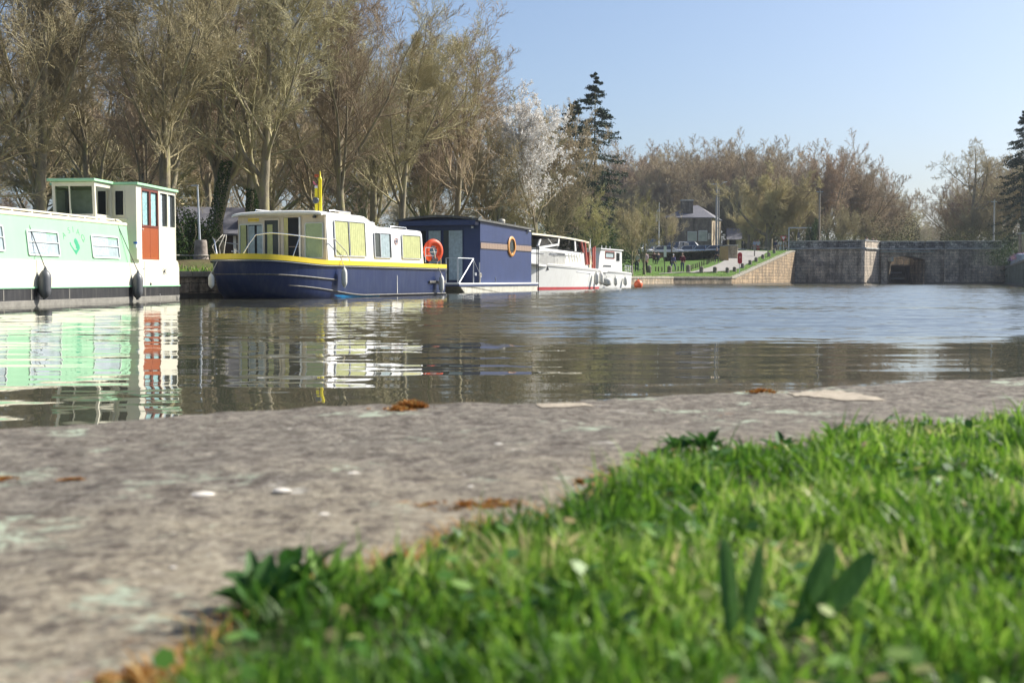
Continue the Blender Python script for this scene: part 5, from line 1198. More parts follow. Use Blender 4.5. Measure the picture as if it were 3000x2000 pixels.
# ---------------------------------------------------------------- small white cabin cruiser
FB = Frame((5.35, 72.5), (8.1, 79.6)); LBB = FB.L; sB = FB.side
sfB = lambda f: 1.22 - .42 * f + .14 * f * f
cb, cxb, hB = cruiser(FB, LBB, 2.6, sfB, 'cabin_cruiser', 'small white cabin cruiser with dark cabin windows beside the orange buoy', None, bowk=1.6, flare=.2)
def bp_(a, b, x=-.3): return sB(*zA(a, b), x)
yb0_, yb1_ = bp_(1470, 400)[0], bp_(1925, 400)[0]; zt_ = bp_(1700, 385)[1]; zb_ = bp_(1700, 600)[1]
mb = MB(); mb.prism([(yb0_ - .5, .95), (yb1_ + .12, .95), (yb1_ + .02, zt_ - .05), (yb0_ + .1, zt_), (yb0_ - .25, zb_ + .1)], -.3, -2.3, SX); mb.build('cabin', M_white, cb, bevel=.05)
mb = MB(); mb.box(-2.4, -.22, yb0_ - .15, yb1_ + .12, zt_ - .02, zt_ + .06); mb.build('roof', M_white, cb, bevel=.03)
w0, w1 = bp_(1560, 410, -.3), bp_(1760, 575, -.3)
window(cb, w0[0], w1[0], w1[1], w0[1], SX, -.299, 1, .05, .03, M_redwood, M_dim, curtains=[(w0[0] + .2, w1[0] - .3, w1[1] + .08, w0[1] - .15, M_greycurt, 3)])
w0, w1 = bp_(1795, 440, -.3), bp_(1870, 630, -.3)
window(cb, w0[0], w1[0], w1[1], w0[1], SX, -.299, 1, .05, .03, M_alu, M_dim)
y0, z0 = bp_(1600, 705, -.02); y1, z1 = bp_(1780, 750, -.02); 
mb = MB(); mb.prism([(y0, z1), (y1, z1), (y1, z0), (y0 + .2, z0)], -.28, -.292, SX); mb.build('hull_window', M_rubber, cb)
mb = MB()
for a in (1655, 1745, 1830): y, z = bp_(a, 380); mb.tube([(-.8, y, zt_), (-.8, y, zt_ + .28)], .02, 5)
mb.build('roof_rail', M_white, cb)
y, z = bp_(1575, 360); mb = MB(); mb.tube([(-1.3, y, zt_), (-1.3, y, PY(1775, 698, 74)[1])], [.04, .015], 6); mb.build('aerial', M_white, cb)
mb = MB(); y0 = bp_(1965, 700)[0]
for k in range(5): mb.tube([(-.2, y0 + k * .42, .85), (-.2, y0 + k * .42, 1.45)], .016, 5)
mb.tube([(-.2, y0, 1.45), (-.2, y0 + 1.7, 1.4)], .018, 6); mb.tube([(-.2, y0, 1.15), (-.2, y0 + 1.7, 1.12)], .012, 6); mb.build('stern_rail', M_chrome, cb)
mb = MB(); mb.prism([(y0, .95), (y0 + .8, .95), (y0 + .8, 1.5), (y0 + .1, 1.62)], -.7, -1.3, SX); mb.build('outboard_box', M_rubber, cb, bevel=.04)
for a, rr_, m_, lab in ((1620, .30, M_fend, 'fat round white fender at the bow of the small cabin cruiser'), (1790, .12, M_fend, 'slim grey-white fender in the middle of the small cabin cruiser'), (2000, .13, M_fend, 'white fender near the stern of the small cabin cruiser')):
    y, z = bp_(a, 1000, .1); w = FB.world(.10 if rr_ < .2 else .05, y); fender((w[0], w[1], .12), rr_, .62 if rr_ < .2 else .55, m_, lab, 'white fenders of the small cabin cruiser', rot=FB.rot, rope_to=(-.12, 0, .75))
# orange mooring buoy
bx, by = PG(1870, 834, 0); by = 80.5; bx = PY(1870, 825, by)[0]
bu = thing('mooring_buoy', 'round orange mooring buoy floating behind the small cabin cruiser', 'buoy', (bx, by, 0))
MB().lathe([(0, -.12), (.12, -.10), (.24, 0), (.29, .14), (.29, .26), (.23, .40), (.12, .48), (.05, .50), (.05, .56), (0, .57)], n=20).build('float', M_oribuoy, bu, smooth=True)
mb = MB(); mb.torus((0, 0, .60), .04, .012, 12, 6, 'x'); mb.build('ring', M_galv, bu)
# ---------------------------------------------------------------- trees
def unit(v): return v / np.maximum(np.linalg.norm(v, axis=-1, keepdims=True), 1e-9)
def grow(P0, D0, L, K, up, wob, rs, droop=None):
    """N strokes of K points; directions bend towards up and wobble"""
    n = len(P0); P = np.zeros((n, K, 3)); P[:, 0] = P0; D = unit(D0.copy()); st = (L / (K - 1))[:, None]
    for k in range(1, K):
        D = unit(D + np.array([0, 0, 1.0]) * up * (1 if np.isscalar(up) else 1) + rs.randn(n, 3) * wob)
        P[:, k] = P[:, k - 1] + D * st
    return P
def spawn(P, Rd, M, t0, t1, ang, lr, rs, Lp, even=True, rr=0.55, taper_l=0.45):
    """M children per parent stroke -> (P0, D0, L, r0)"""
    n, K, _ = P.shape; t = t0 + (t1 - t0) * ((np.arange(M)[None, :] + rs.rand(n, M)) / M); f = t * (K - 1); i = np.minimum(f.astype(int), K - 2); w = (f - i)[..., None]
    idx = np.arange(n)[:, None]; A = P[idx, i]; B = P[idx, i + 1]; p = A * (1 - w) + B * w; d = unit(B - A)
    q = rs.randn(n, M, 3); q = unit(q - (q * d).sum(-1, keepdims=True) * d)
    a = R(1) * (ang[0] + (ang[1] - ang[0]) * rs.rand(n, M))[..., None]
    D = d * np.cos(a) + q * np.sin(a)
    L = Lp[:, None] * lr * (1 - taper_l * t) * (0.7 + 0.6 * rs.rand(n, M)); r = (Rd[idx, i] * (1 - w[..., 0]) + Rd[idx, i + 1] * w[..., 0]) * rr
    return p.reshape(-1, 3), D.reshape(-1, 3), L.ravel(), r.ravel()
def radii(r0, K, r1f, tipmin): 
    t = np.linspace(0, 1, K)[None, :]; return np.maximum(r0[:, None] * (1 - (1 - r1f) * t), tipmin)
def tubes(P, Rd, S):
    n, K, _ = P.shape; T = np.zeros_like(P); T[:, 1:-1] = P[:, 2:] - P[:, :-2]; T[:, 0] = P[:, 1] - P[:, 0]; T[:, -1] = P[:, -1] - P[:, -2]; T = unit(T)
    ref = np.where(np.abs(T[:, :1, 2:3]) > 0.9, np.array([1., 0, 0]), np.array([0, 0, 1.])); U = unit(np.cross(T, np.broadcast_to(ref, T.shape))); W = np.cross(T, U)
    an = np.arange(S) * 2 * np.pi / S
    V = P[:, :, None] + (U[:, :, None] * np.cos(an)[None, None, :, None] + W[:, :, None] * np.sin(an)[None, None, :, None]) * Rd[:, :, None, None]
    b = (np.arange(n) * K * S)[:, None, None] + (np.arange(K - 1) * S)[None, :, None] + np.arange(S)[None, None, :]; b2 = (np.arange(n) * K * S)[:, None, None] + (np.arange(K - 1) * S)[None, :, None] + ((np.arange(S) + 1) % S)[None, None, :]
    F = np.stack([b, b2, b2 + S, b + S], -1).reshape(-1, 4)
    return V.reshape(-1, 3), F
def join(parts):
    Vs, Fs, o = [], [], 0
    for V, F in parts: Vs.append(V); Fs.append(F + o); o += len(V)
    return np.concatenate(Vs), np.concatenate(Fs)
def mk_tree(seed, H=15., bole=2.6, r0=.24, limbs=8, spread=(18, 52), n2=9, n3=7, n4=6, n5=3, tip=0.0045, up=.10, leader=True, wob=.10, lens=(.62, .42, .42, .5, .55), a2=(28, 60), lean=0.0, lobe=0.25, forks=0):
    rs = np.random.RandomState(seed)
    K0 = 9; Lt = H * (0.86 if leader else 0.32); D0 = unit(np.array([[lean, 0.03, 1.0]]))
    T = grow(np.zeros((1, 3)), D0, np.array([Lt]), K0, .05, .035, rs); Rt = radii(np.array([r0]), K0, .10 if leader else .6, .01); Rt[:, 0] *= 1.35
    tb = bole / Lt
    # limbs
    p, d, L, r = spawn(T, Rt, limbs, tb, .80 if leader else 1.0, spread, 1.0, rs, np.array([H * lens[0]]), rr=.52, taper_l=.55)
    P1 = grow(p, d, L, 9, up, wob * .8, rs); R1 = radii(np.maximum(r, r0 * .17), 9, .12, .008)
    p, d, L2, r = spawn(P1, R1, n2, .12, .98, a2, lens[1], rs, L, rr=.6); P2 = grow(p, d, L2, 7, up * .9, wob, rs); R2 = radii(r, 7, .18, .006)
    p, d, L3, r = spawn(P2, R2, n3, .1, .98, (25, 60), lens[2] + .08, rs, L2, rr=.62); P3 = grow(p, d, L3, 5, up * .8, wob * 1.2, rs); R3 = radii(r, 5, .3, tip * 1.2)
    p, d, L4, r = spawn(P3, R3, n4, .08, 1.0, (22, 55), lens[3], rs, np.maximum(L3, .5), rr=.7); L4 = np.maximum(L4, .25); P4 = grow(p, d, L4, 4, up * .7, wob * 1.2, rs); R4 = radii(np.minimum(r, tip * 2.4), 4, .4, tip)
    parts = [tubes(P2, R2, 4), tubes(P3, R3, 3), tubes(P4, R4, 3)]
    # twigs also straight off the second order, so that the inside is filled
    if n5:
        p, d, L5, r = spawn(P4, R4, n5, .1, 1.0, (20, 50), lens[4], rs, np.maximum(L4, .4)); L5 = np.maximum(L5, .2); P5 = grow(p, d, L5, 3, up * .6, wob, rs); R5 = radii(np.full(len(L5), tip), 3, .6, tip * .7); parts.append(tubes(P5, R5, 3))
    trunk = join([tubes(T, Rt, 10), tubes(P1, R1, 7)]); crown = join(parts)
    ends = P4[:, -1] if not n5 else np.concatenate([P5[:, -1], P4[:, -1]])
    return trunk, crown, ends, (P3, P4)
M_bark = ramp_mat('bark', [(0.3, (0.14, 0.12, 0.085)), (0.5, (0.29, 0.25, 0.175)), (0.62, (0.34, 0.31, 0.15)), (0.8, (0.50, 0.45, 0.35))], 3.2, rough=0.95, bump=1.0, stretch=(1, 1, .35), bdist=.03, spec=.1)
M_twig = ramp_mat('olive_twigs', [(0.3, (0.27, 0.23, 0.125)), (0.5, (0.40, 0.345, 0.20)), (0.7, (0.52, 0.46, 0.30))], .35, rough=0.9, objrand=True, spec=.1)
M_twigr = ramp_mat('russet_twigs', [(0.3, (0.29, 0.225, 0.15)), (0.55, (0.42, 0.33, 0.215)), (0.75, (0.48, 0.41, 0.25))], .16, rough=0.9, objrand=True, spec=.1)
M_twigg = ramp_mat('budding_twigs', [(0.3, (0.36, 0.31, 0.16)), (0.55, (0.46, 0.41, 0.20)), (0.75, (0.50, 0.47, 0.22))], .3, rough=0.9, objrand=True, spec=.1)
VAR = {}
def variant(key, **k):
    mt = k.pop('mat', M_twig); tr, cr, ends, lv = mk_tree(**k)
    a = np_mesh('trunk', *tr, M_bark, parent=False); b = np_mesh('crown', *cr, mt, parent=False); VAR[key] = (a, b, ends, float(np.percentile(cr[0][:, 2], 99.7)))
variant('v1', seed=1, H=15, limbs=13, spread=(18, 58), n2=10, n3=9, n4=6, n5=3, tip=.0062, up=.11, lens=(.58, .44, .42, .5, .5), r0=.26, bole=2.4)
variant('v2', seed=2, H=15, limbs=12, spread=(20, 62), n2=10, n3=9, n4=6, n5=3, tip=.0062, up=.11, lens=(.58, .44, .42, .5, .5), r0=.30, bole=1.9, leader=True, wob=.13)
variant('v3', seed=23, H=15, limbs=13, spread=(14, 50), n2=10, n3=9, n4=6, n5=3, tip=.0062, up=.11, lens=(.58, .44, .42, .5, .5), r0=.23, bole=2.6, mat=M_twigr)
variant('v4', seed=4, H=15, limbs=13, spread=(16, 56), n2=9, n3=7, n4=5, n5=3, r0=.22, bole=3.0, tip=.006, up=.13, mat=M_twigr)   # airy tall one
variant('s1', seed=5, H=9, limbs=12, spread=(18, 60), n2=8, n3=7, n4=5, n5=2, r0=.17, bole=1.5, tip=.0065)
variant('s2', seed=6, H=9, limbs=11, spread=(20, 65), n2=8, n3=7, n4=5, n5=2, r0=.16, bole=1.3, tip=.0065, mat=M_twigg)
variant('f1', seed=7, H=17, limbs=17, spread=(5, 64), n2=10, n3=8, n4=6, n5=3, leader=False, lens=(0.74, .36, .40, .48, .5), r0=.32, bole=2.2, tip=.0115, mat=M_twigr)
variant('f2', seed=8, H=17, limbs=17, spread=(8, 68), n2=10, n3=8, n4=6, n5=3, leader=False, lens=(0.74, .36, .40, .48, .5), r0=.35, bole=2.0, tip=.0115)
variant('f3', seed=9, H=17, limbs=17, spread=(4, 58), n2=10, n3=8, n4=6, n5=3, leader=False, lens=(0.78, .36, .40, .48, .5), r0=.30, bole=2.4, tip=.0125, up=.13, mat=M_twigr)
variant('o1', seed=12, H=17, limbs=9, spread=(25, 70), n2=8, n3=7, n4=6, n5=3, r0=.42, bole=5.0, tip=.011, wob=.24, up=.07)       # gnarled oak
variant('m1', seed=14, H=8, limbs=16, spread=(25, 75), n2=9, n3=7, n4=6, n5=3, r0=.34, bole=1.0, tip=.010, mat=M_twigg, leader=False, lens=(.78, .42, .42, .5, .55))
TCOUNT = 0
def tree(key, x, y, z, h, rot, label, group=None, name='bare_tree', cat='tree', wide=1.0, crown_mat=None):
    a, b, _, H = VAR[key]; s = h / H
    t = thing(name, label, cat, (x, y, z - .05), rot, group); t.scale = (s * wide, s * wide, s)
    o = bpy.data.objects.new('trunk', a); link(o, t); o2 = bpy.data.objects.new('crown', b); link(o2, t)
    return t
rt = random.Random(4)
def atpx(px, Y): d = ray(px, 700); return d[0] / d[1] * Y
def hfor(pytop, Y, z): return PY(1500, pytop, Y)[1] - z
# the row along the towpath, one label each
row = [ # px, Y, top_py (None = above the frame), key, label
    (-190, 41, -420, 'v2', 'bare tree with spreading limbs beyond the left edge behind the narrowboat roof'),
    (115, 44, -380, 'v1', 'tall bare tree with pale trunk rising behind the narrowboat roof'),
    (487, 46, -330, 'v2', 'big bare tree with forked trunk behind the red door of the narrowboat wheelhouse'),
    (640, 55, -330, 'v3', 'leaning bare tree between the mooring lamp pole and the cruiser cabin'),
    (768, 50, -330, 'v1', 'bare tree with fanning limbs right above the left roof corner of the yellow banded cruiser'),
    (1010, 56, -190, 'v3', 'bare tree rising behind the roof hatch of the yellow banded cruiser'),
    (1171, 60, 10, 'v1', 'bare tree with lichened trunk beside the left roof end of the blue houseboat'),
    (1330, 70, 50, 'v4', 'tallest airy bare tree standing clear against the sky above the blue houseboat'),
    (1425, 74, 330, 's1', 'rounded bare tree above the right half of the blue houseboat roof'),
    (1533, 82, 520, 's2', 'bare tree above the bow of the white motor cruiser'),
    (1640, 90, 500, 's1', 'bare tree above the wheelhouse of the white motor cruiser'),
    (1738, 92, 545, 's2', 'bare tree with twisted pale trunk above the small cabin cruiser'),
    (1852, 96, 570, 's1', 'small bare tree on the grass beside the person in the striped shirt'),
    (1968, 155, 600, 's1', 'bare tree in front of the left end of the stone house'),
    (1888, 104, 560, 's2', 'small dark stemmed bare tree beside the white car'),
]
for k, (px, Y, pt, key, lab) in enumerate(row):
    x = atpx(px, Y); z = float(TZ(x, Y)); tree(key, x, Y, z, hfor(pt, Y, z), rt.uniform(0, 6.28), lab, 'bare trees along the left bank', wide=1.35 if key == 'v4' else 1.0)
# deeper rows behind them
SPOT = [(-400, 'left of the frame edge'), (60, 'above the left end of the narrowboat'), (200, 'left of the wheelhouse'), (330, 'above the wheelhouse roof'), (450, 'above the red door'), (560, 'right of the wheelhouse'), (690, 'by the lamp pole'), (800, 'above the left half of the cruiser front'), (900, 'above the sliding doors of the cruiser'), (985, 'above the yellow mast'), (1085, 'above the saloon window of the cruiser'), (1190, 'above the aft cabin of the cruiser'), (1290, 'above the orange lifebuoy'), (1400, 'above the houseboat doors'), (1480, 'above the porthole'), (1570, 'above the right end of the houseboat'), (1650, 'above the bow of the white motor cruiser'), (1760, 'above the stern of the motor cruiser'), (1830, 'above the small cabin cruiser'), (1900, 'above the orange buoy'), (1965, 'left of the house chimney'), (2040, 'behind the house chimney'), (2095, 'behind the right half of the house'), (2140, 'right of the street lamp'), (2185, 'behind the slate shed'), (2240, 'left of the many stemmed tree'), (2290, 'behind the many stemmed tree'), (2350, 'above the height barrier'), (2395, 'at the left end of the bridge'), (2450, 'right of the thin left pole'), (2500, 'above the left part of the parapet'), (2550, 'behind the people on the bridge'), (2600, 'above the sunlit pier'), (2650, 'above the lock opening'), (2690, 'just left of the gap'), (2712, 'in the left of the gap'), (2735, 'in the middle of the gap'), (2765, 'in the right of the gap'), (2810, 'just right of the gap'), (2870, 'below the gnarled oak'), (2925, 'at the thin right pole'), (2975, 'left of the tall right conifer'), (9000, 'at the right frame edge')]
def spot(px): return next(w for (a, w) in SPOT if px < a or a == 9000) if px > -400 else SPOT[0][1]
USED = set()
def many(lst, group, lab, name='bare_tree', wd=(.95, 1.2)):
    lab0 = lab
    for k, (px, Y, pt, key) in enumerate(lst):
        lab = lab0 + ' ' + spot(px)
        if lab in USED: lab = lab0.replace('bare tree', 'shorter bare tree' if pt > 500 else 'second bare tree').replace('far hazy', 'fainter far hazy') + ' ' + spot(px)
        if lab in USED: lab = lab0.replace('bare tree', 'thin bare tree') + ' ' + spot(px)
        if lab in USED: lab = lab0.replace('russet bare tree', 'tiny russet tree') + ' ' + spot(px)
        USED.add(lab)
        x = atpx(px, Y); z = float(TZ(x, Y)) if Y < 146 or x < 40 else 3.9
        if x > 50: z = 3.9 if Y > 147 else 2.0
        tree(key, x, Y, z, hfor(pt, Y, z), rt.uniform(0, 6.28), lab, group, name, wide=rt.uniform(*wd))
L2 = []
for i in range(10):
    px = -220 + i * 165 + rt.uniform(-25, 25); L2.append((px, rt.uniform(62, 82), -40 + rt.uniform(-60, 60) + max(0, px - 700) * .42, rt.choice(['v1', 'v2', 'v3'])))
many(L2, 'second row of bare trees on the left bank', 'second row bare tree')
L3 = []
for i in range(12):
    px = -260 + i * 170 + rt.uniform(-30, 30); L3.append((px, rt.uniform(95, 130), 190 + rt.uniform(-30, 30) + max(0, px - 900) * .20, rt.choice(['f1', 'f2', 'f3'])))
many(L3, 'third row of bare trees on the left bank', 'third row bare tree')
L3b = [(-150 + i * 150 + rt.uniform(-30, 30), rt.uniform(150, 240), 560 + rt.uniform(-40, 30), rt.choice(['f1', 'f2', 'f3'])) for i in range(12)]
many(L3b, 'fourth row of bare trees far behind the boats', 'distant low bare tree', wd=(1.2, 1.5))
# wood behind the house and the car park
env = [(1650, 520), (1760, 470), (1830, 425), (1900, 428), (2000, 410), (2100, 405), (2200, 398), (2280, 410), (2330, 480)]
ex_ = [p[0] for p in env]; ey_ = [p[1] for p in env]
L4 = []
for i in range(19):
    px = 1660 + i * 36 + rt.uniform(-8, 8); L4.append((px, rt.uniform(218, 245), float(np.interp(px, ex_, ey_)) + rt.uniform(-6, 22), rt.choice(['f1', 'f3', 'f3'])))
for i in range(13):
    px = 1690 + i * 50 + rt.uniform(-12, 12)
    if 2010 < px < 2110: continue
    L4.append((px, rt.uniform(212, 217), float(np.interp(px, ex_, ey_)) + 105 + rt.uniform(-20, 30), rt.choice(['f2', 'f1', 'f2'])))
many(L4, 'bare trees of the wood behind the stone house', 'russet bare tree of the far wood', wd=(1.0, 1.2))
# big pollard-like tree on the road end, right of the house
x, y = atpx(2252, 160), 160; z = float(TZ(x, y)); tree('m1', x, y, z, hfor(500, y, z), 1.0, 'broad many stemmed bare tree beside the road above the slope', None, wide=1.0)
x, y = atpx(2195, 175), 175; z = float(TZ(x, y)); tree('m1', x, y, z, hfor(600, y, z), 3.0, 'low bushy bare tree between the slate shed and the road', None, wide=.8)
# left of the canal beyond the bridge
L5 = [(2372, 176, 470, 'f3'), (2425, 172, 402, 'f3'), (2455, 190, 425, 'f3'), (2500, 180, 445, 'f1'), (2530, 200, 470, 'f3'), (2565, 205, 505, 'f1'), (2588, 215, 525, 'f1'), (2600, 240, 535, 'o1'), (2622, 262, 570, 'f2'), (2645, 300, 620, 'f2'), (2330, 165, 520, 'f2'), (2385, 160, 590, 'f2'), (2470, 162, 600, 'f2'), (2540, 168, 620, 'f2'), (2590, 180, 650, 'f2')]
many(L5, 'bare trees beyond the bridge left of the gap', 'bare tree beyond the bridge', wd=(.85, 1.0))
L6 = [(2690, 420, 645, 'f1'), (2702, 520, 655, 'f2'), (2718, 600, 655, 'f1'), (2738, 480, 650, 'f2'), (2746, 430, 640, 'f1'), (2672, 360, 640, 'f2'), (2725, 700, 665, 'f1')]
many(L6, 'far hazy trees in the gap along the canal', 'far hazy tree')
L7 = [(2822, 200, 545, 'f2'), (2812, 230, 600, 'f1'), (2818, 190, 500, 'f1'), (2900, 178, 470, 'f1'), (2935, 185, 450, 'f3'), (2960, 170, 470, 'f2'), (3010, 172, 440, 'f2'), (2798, 300, 630, 'f2'), (2850, 165, 590, 'f2'), (2915, 162, 600, 'f2'), (3060, 160, 430, 'f2')]
many(L7, 'bare trees beyond the bridge right of the gap', 'shaded bare tree beyond the bridge', wd=(.85, 1.0))
x, y = atpx(2853, 168), 168; tree('o1', x, y, 3.9, hfor(412, y, 3.9), .6, 'gnarled oak with twisted limbs above the right half of the bridge', None, name='oak_tree')

# flowering cherry: white blossom along the twigs
def blossom_tree():
    tr, cr, ends, (P3, P4) = mk_tree(seed=31, H=12.5, limbs=12, spread=(14, 50), n2=9, n3=7, n4=5, n5=0, r0=.18, bole=1.8, tip=.006)
    Y = 76; x = atpx(1575, Y); z = float(TZ(x, Y)); h = hfor(300, Y, z); s = h / 12.5
    t = thing('cherry_tree', 'flowering tree covered in white blossom left of the dark conifers', 'tree', (x, Y, z), .4); t.scale = (s * 1.0, s * 1.0, s)
    o = np_mesh('trunk', *tr, M_bark, t); o = np_mesh('crown', *cr, M_twigr, t)
    rs = np.random.RandomState(5); pts = P4.reshape(-1, 3); n = 27000; c = pts[rs.randint(0, len(pts), n)] + rs.randn(n, 3) * .05
    a = rs.randn(n, 3); b = rs.randn(n, 3); a = unit(a) * .04; b = unit(b) * .04
    V = np.stack([c - a - b, c + a - b, c + a + b, c - a + b], 1).reshape(-1, 3); F = np.arange(n * 4).reshape(-1, 4)
    np_mesh('blossom', V, F, ramp_mat('blossom', [(0, (.70, .68, .66)), (1, (.88, .87, .85))], 1, island=True, trans=.3), t, smooth=False)
blossom_tree()
# conifers
def conifer(seed, H, Rb, r0=.22, base=.06, n=70, name='conifer', droop=.18, dens=26, gap=1.0):
    rs = np.random.RandomState(seed); T = grow(np.zeros((1, 3)), np.array([[.02, 0, 1.]]), np.array([H]), 10, .1, .015, rs); Rt = radii(np.array([r0]), 10, .05, .01)
    hz = base + (1 - base) * np.sort(rs.rand(n)) ** .85; az = rs.rand(n) * 2 * np.pi; L = Rb * (1 - hz) ** .8 * (.65 + .5 * rs.rand(n)) + .25
    p = np.stack([np.interp(hz * H, T[0, :, 2], T[0, :, 0]), np.interp(hz * H, T[0, :, 2], T[0, :, 1]), hz * H], 1)
    D = np.stack([np.cos(az), np.sin(az), .35 - .5 * (1 - hz)], 1); K = 8; P = np.zeros((n, K, 3)); P[:, 0] = p; D = unit(D)
    for k in range(1, K):
        D = unit(D + np.array([0, 0, 1.]) * (-droop if k < 4 else droop * .9)[None] if False else D + np.array([0, 0, (-droop if k < 5 else droop * 1.1)])); P[:, k] = P[:, k - 1] + D * (L / (K - 1))[:, None]
    Rb_ = radii(np.full(n, .035), K, .2, .006); parts = [tubes(P, Rb_, 4)]
    # needle sprays: flat drooping fans set along each branch
    m = dens; t = .18 + .82 * (np.arange(m)[None, :] + rs.rand(n, m)) / m; f = t * (K - 1); i = np.minimum(f.astype(int), K - 2); w = (f - i)[..., None]; idx = np.arange(n)[:, None]
    A = P[idx, i] * (1 - w) + P[idx, i + 1] * w; d = unit(P[idx, i + 1] - P[idx, i]); side = unit(np.cross(d, np.array([0, 0, 1.]))) * np.where(rs.rand(n, m) > .5, 1, -1)[..., None]
    dr = unit(d * .6 + side * (.5 + .5 * rs.rand(n, m))[..., None] + np.array([0, 0, -.35]) + rs.randn(n, m, 3) * .22); l = (.32 + .6 * rs.rand(n, m)) * np.minimum(1, L[:, None] / 1.5) * (1.15 - .6 * t)
    A = A.reshape(-1, 3); dr = dr.reshape(-1, 3); l = l.ravel(); q = 7; N_ = len(A)
    # each spray: q slim needles-clumps
    tt = rs.rand(N_, q); B = A[:, None] + dr[:, None] * (l[:, None] * tt)[..., None]; sd = unit(rs.randn(N_, q, 3) + dr[:, None] * .8); ln = (.10 + .13 * rs.rand(N_, q))[..., None]; wd = unit(np.cross(sd, rs.randn(N_, q, 3))) * .040
    Q = np.stack([B - wd, B + sd * ln * .5 - wd * .4 + wd * 1.6, B + sd * ln, B + sd * ln * .4 - wd * 1.3], 2).reshape(-1, 3); F = np.arange(len(Q)).reshape(-1, 4)
    return tubes(T, Rt, 8), join(parts), (Q, F)
M_needle = ramp_mat('conifer_needles', [(0, (0.012, 0.030, 0.014)), (.5, (0.025, 0.055, 0.022)), (1, (0.055, 0.085, 0.03))], 1, island=True, rough=.7, spec=.2)
def place_conifer(px, Y, pt, seed, Rb, lab, **k):
    x = atpx(px, Y); z = 3.9 if x > 50 and Y > 147 else float(TZ(x, Y)) if x < 50 else 2.0; H = hfor(pt, Y, z); a, b, c = conifer(seed, H, Rb, **k)
    t = thing('conifer', lab, 'tree', (x, Y, z - .05), rt.uniform(0, 6)); np_mesh('trunk', *a, M_bark, t); np_mesh('branches', *b, M_bark, t); np_mesh('needles', *c, M_needle, t, smooth=False)
place_conifer(1742, 118, 214, 41, 5.6, 'tall dark conifer with a ragged leaning top, the higher of the two by the blossom', n=135, droop=.10, dens=28)
place_conifer(1686, 112, 298, 42, 5.2, 'shorter dark conifer beside the white blossom', n=130, droop=.12, dens=30)
place_conifer(2998, 140, 315, 43, 5.2, 'dark conifer towering over the right end of the bridge', n=150, dens=28, r0=.35, base=.1)
place_conifer(3052, 136, 250, 44, 5.0, 'dark conifer at the right edge behind the flower boxes', n=130, dens=26, r0=.35)

# leafy things: hedges, ivy, undergrowth
def leaf_cloud(c, n, size, rs):
    a = unit(rs.randn(n, 3)) * size; b = unit(np.cross(a, rs.randn(n, 3))) * size * .6; c = np.asarray(c)
    V = np.stack([c - a * .9, c + b, c + a * 1.1, c - b], 1).reshape(-1, 3); return V, np.arange(n * 4).reshape(-1, 4)
M_ivy = ramp_mat('dark_leaves', [(0, (0.02, 0.045, 0.012)), (.6, (0.05, 0.10, 0.02)), (1, (0.10, 0.16, 0.035))], 1, island=True, trans=.15)
M_brush = ramp_mat('brushwood', [(0, (0.06, 0.06, 0.02)), (.5, (0.12, 0.13, 0.035)), (1, (0.17, 0.20, 0.05))], 1, island=True, trans=.15)
M_hedge = ramp_mat('hedge_leaves', [(0, (0.035, 0.045, 0.015)), (.6, (0.07, 0.085, 0.025)), (.85, (0.13, 0.10, 0.045)), (1, (0.20, 0.12, 0.06))], 1, island=True, trans=.1)
def bush(px, Y, w, h, lab, m, seed, dens=1.0, group=None, lsz=.06):
    rs = np.random.RandomState(seed); x = atpx(px, Y); z = float(TZ(x, Y)); n = int(5200 * dens); cl = 26; cc = rs.randn(cl, 3) * np.array([.30, .28, .22]); cc[:, 2] = np.abs(cc[:, 2]) + .12
    i = rs.randint(0, cl, n); c = cc[i] + unit(rs.randn(n, 3)) * (rs.rand(n, 1) ** .4) * .24; c[:, 2] = np.abs(c[:, 2]); c = c * np.array([w, w * .8, h * 1.35]); V, F = leaf_cloud(c, n, lsz, rs)
    t = thing('bush', lab, 'bush', (x, Y, z), 0, group); np_mesh('foliage', V, F, m, t, smooth=False)
    rsn = 14; P0 = np.zeros((rsn, 3)); P0[:, :2] = rs.randn(rsn, 2) * .1 * w; D = rs.randn(rsn, 3) * .4; D[:, 2] = 1; P = grow(P0, D, np.full(rsn, h * .8), 5, .1, .15, rs); np_mesh('stems', *tubes(P, radii(np.full(rsn, .03), 5, .3, .008), 4), M_bark, t)
for k, (px, Y, w, h, lab, m) in enumerate([
    (20, 58, 3.6, 2.6, 'olive brush behind the narrowboat roof at the left edge', M_brush), (260, 60, 3.4, 2.9, 'dark green bush behind the narrowboat wheelhouse', M_ivy), (340, 64, 3.6, 3.2, 'brush between the trunks right behind the wheelhouse', M_brush),
    (555, 52, 1.6, 2.4, 'ivy dark bush between the wheelhouse and the lamp pole', M_ivy), (880, 66, 4.2, 2.2, 'brush behind the left half of the yellow banded cruiser', M_brush), (1080, 70, 4.2, 2.4, 'brush behind the stepped roof of the cruiser', M_brush),
    (1240, 78, 4.4, 2.8, 'brush behind the blue houseboat', M_brush), (1500, 96, 5, 3.2, 'brush behind the right end of the houseboat', M_brush), (1660, 104, 5, 4.2, 'dark green bush behind the white motor cruiser', M_ivy), (1770, 108, 5.5, 4.6, 'big dark evergreen bush behind the small cabin cruiser', M_ivy), (1830, 158, 5, 4.5, 'brush left of the information board', M_brush),
    (1560, 125, 6, 5.0, 'dark brush below the blossoming tree', M_ivy), (1950, 205, 7, 7.0, 'brownish shrubbery left of the stone house', M_brush), (2195, 214, 8, 7, 'dark shrubbery behind the slate shed', M_ivy), (2350, 170, 6, 5, 'green shrubbery behind the height barrier', M_ivy), (2382, 150, 1.1, 4.5, 'ivy covered stump at the left end of the bridge parapet', M_ivy)]):
    bush(px, Y, w, h, lab, m, 100 + k, group='bushes and brush on the left bank', lsz=.075 if Y > 90 else .055, dens=1.4)
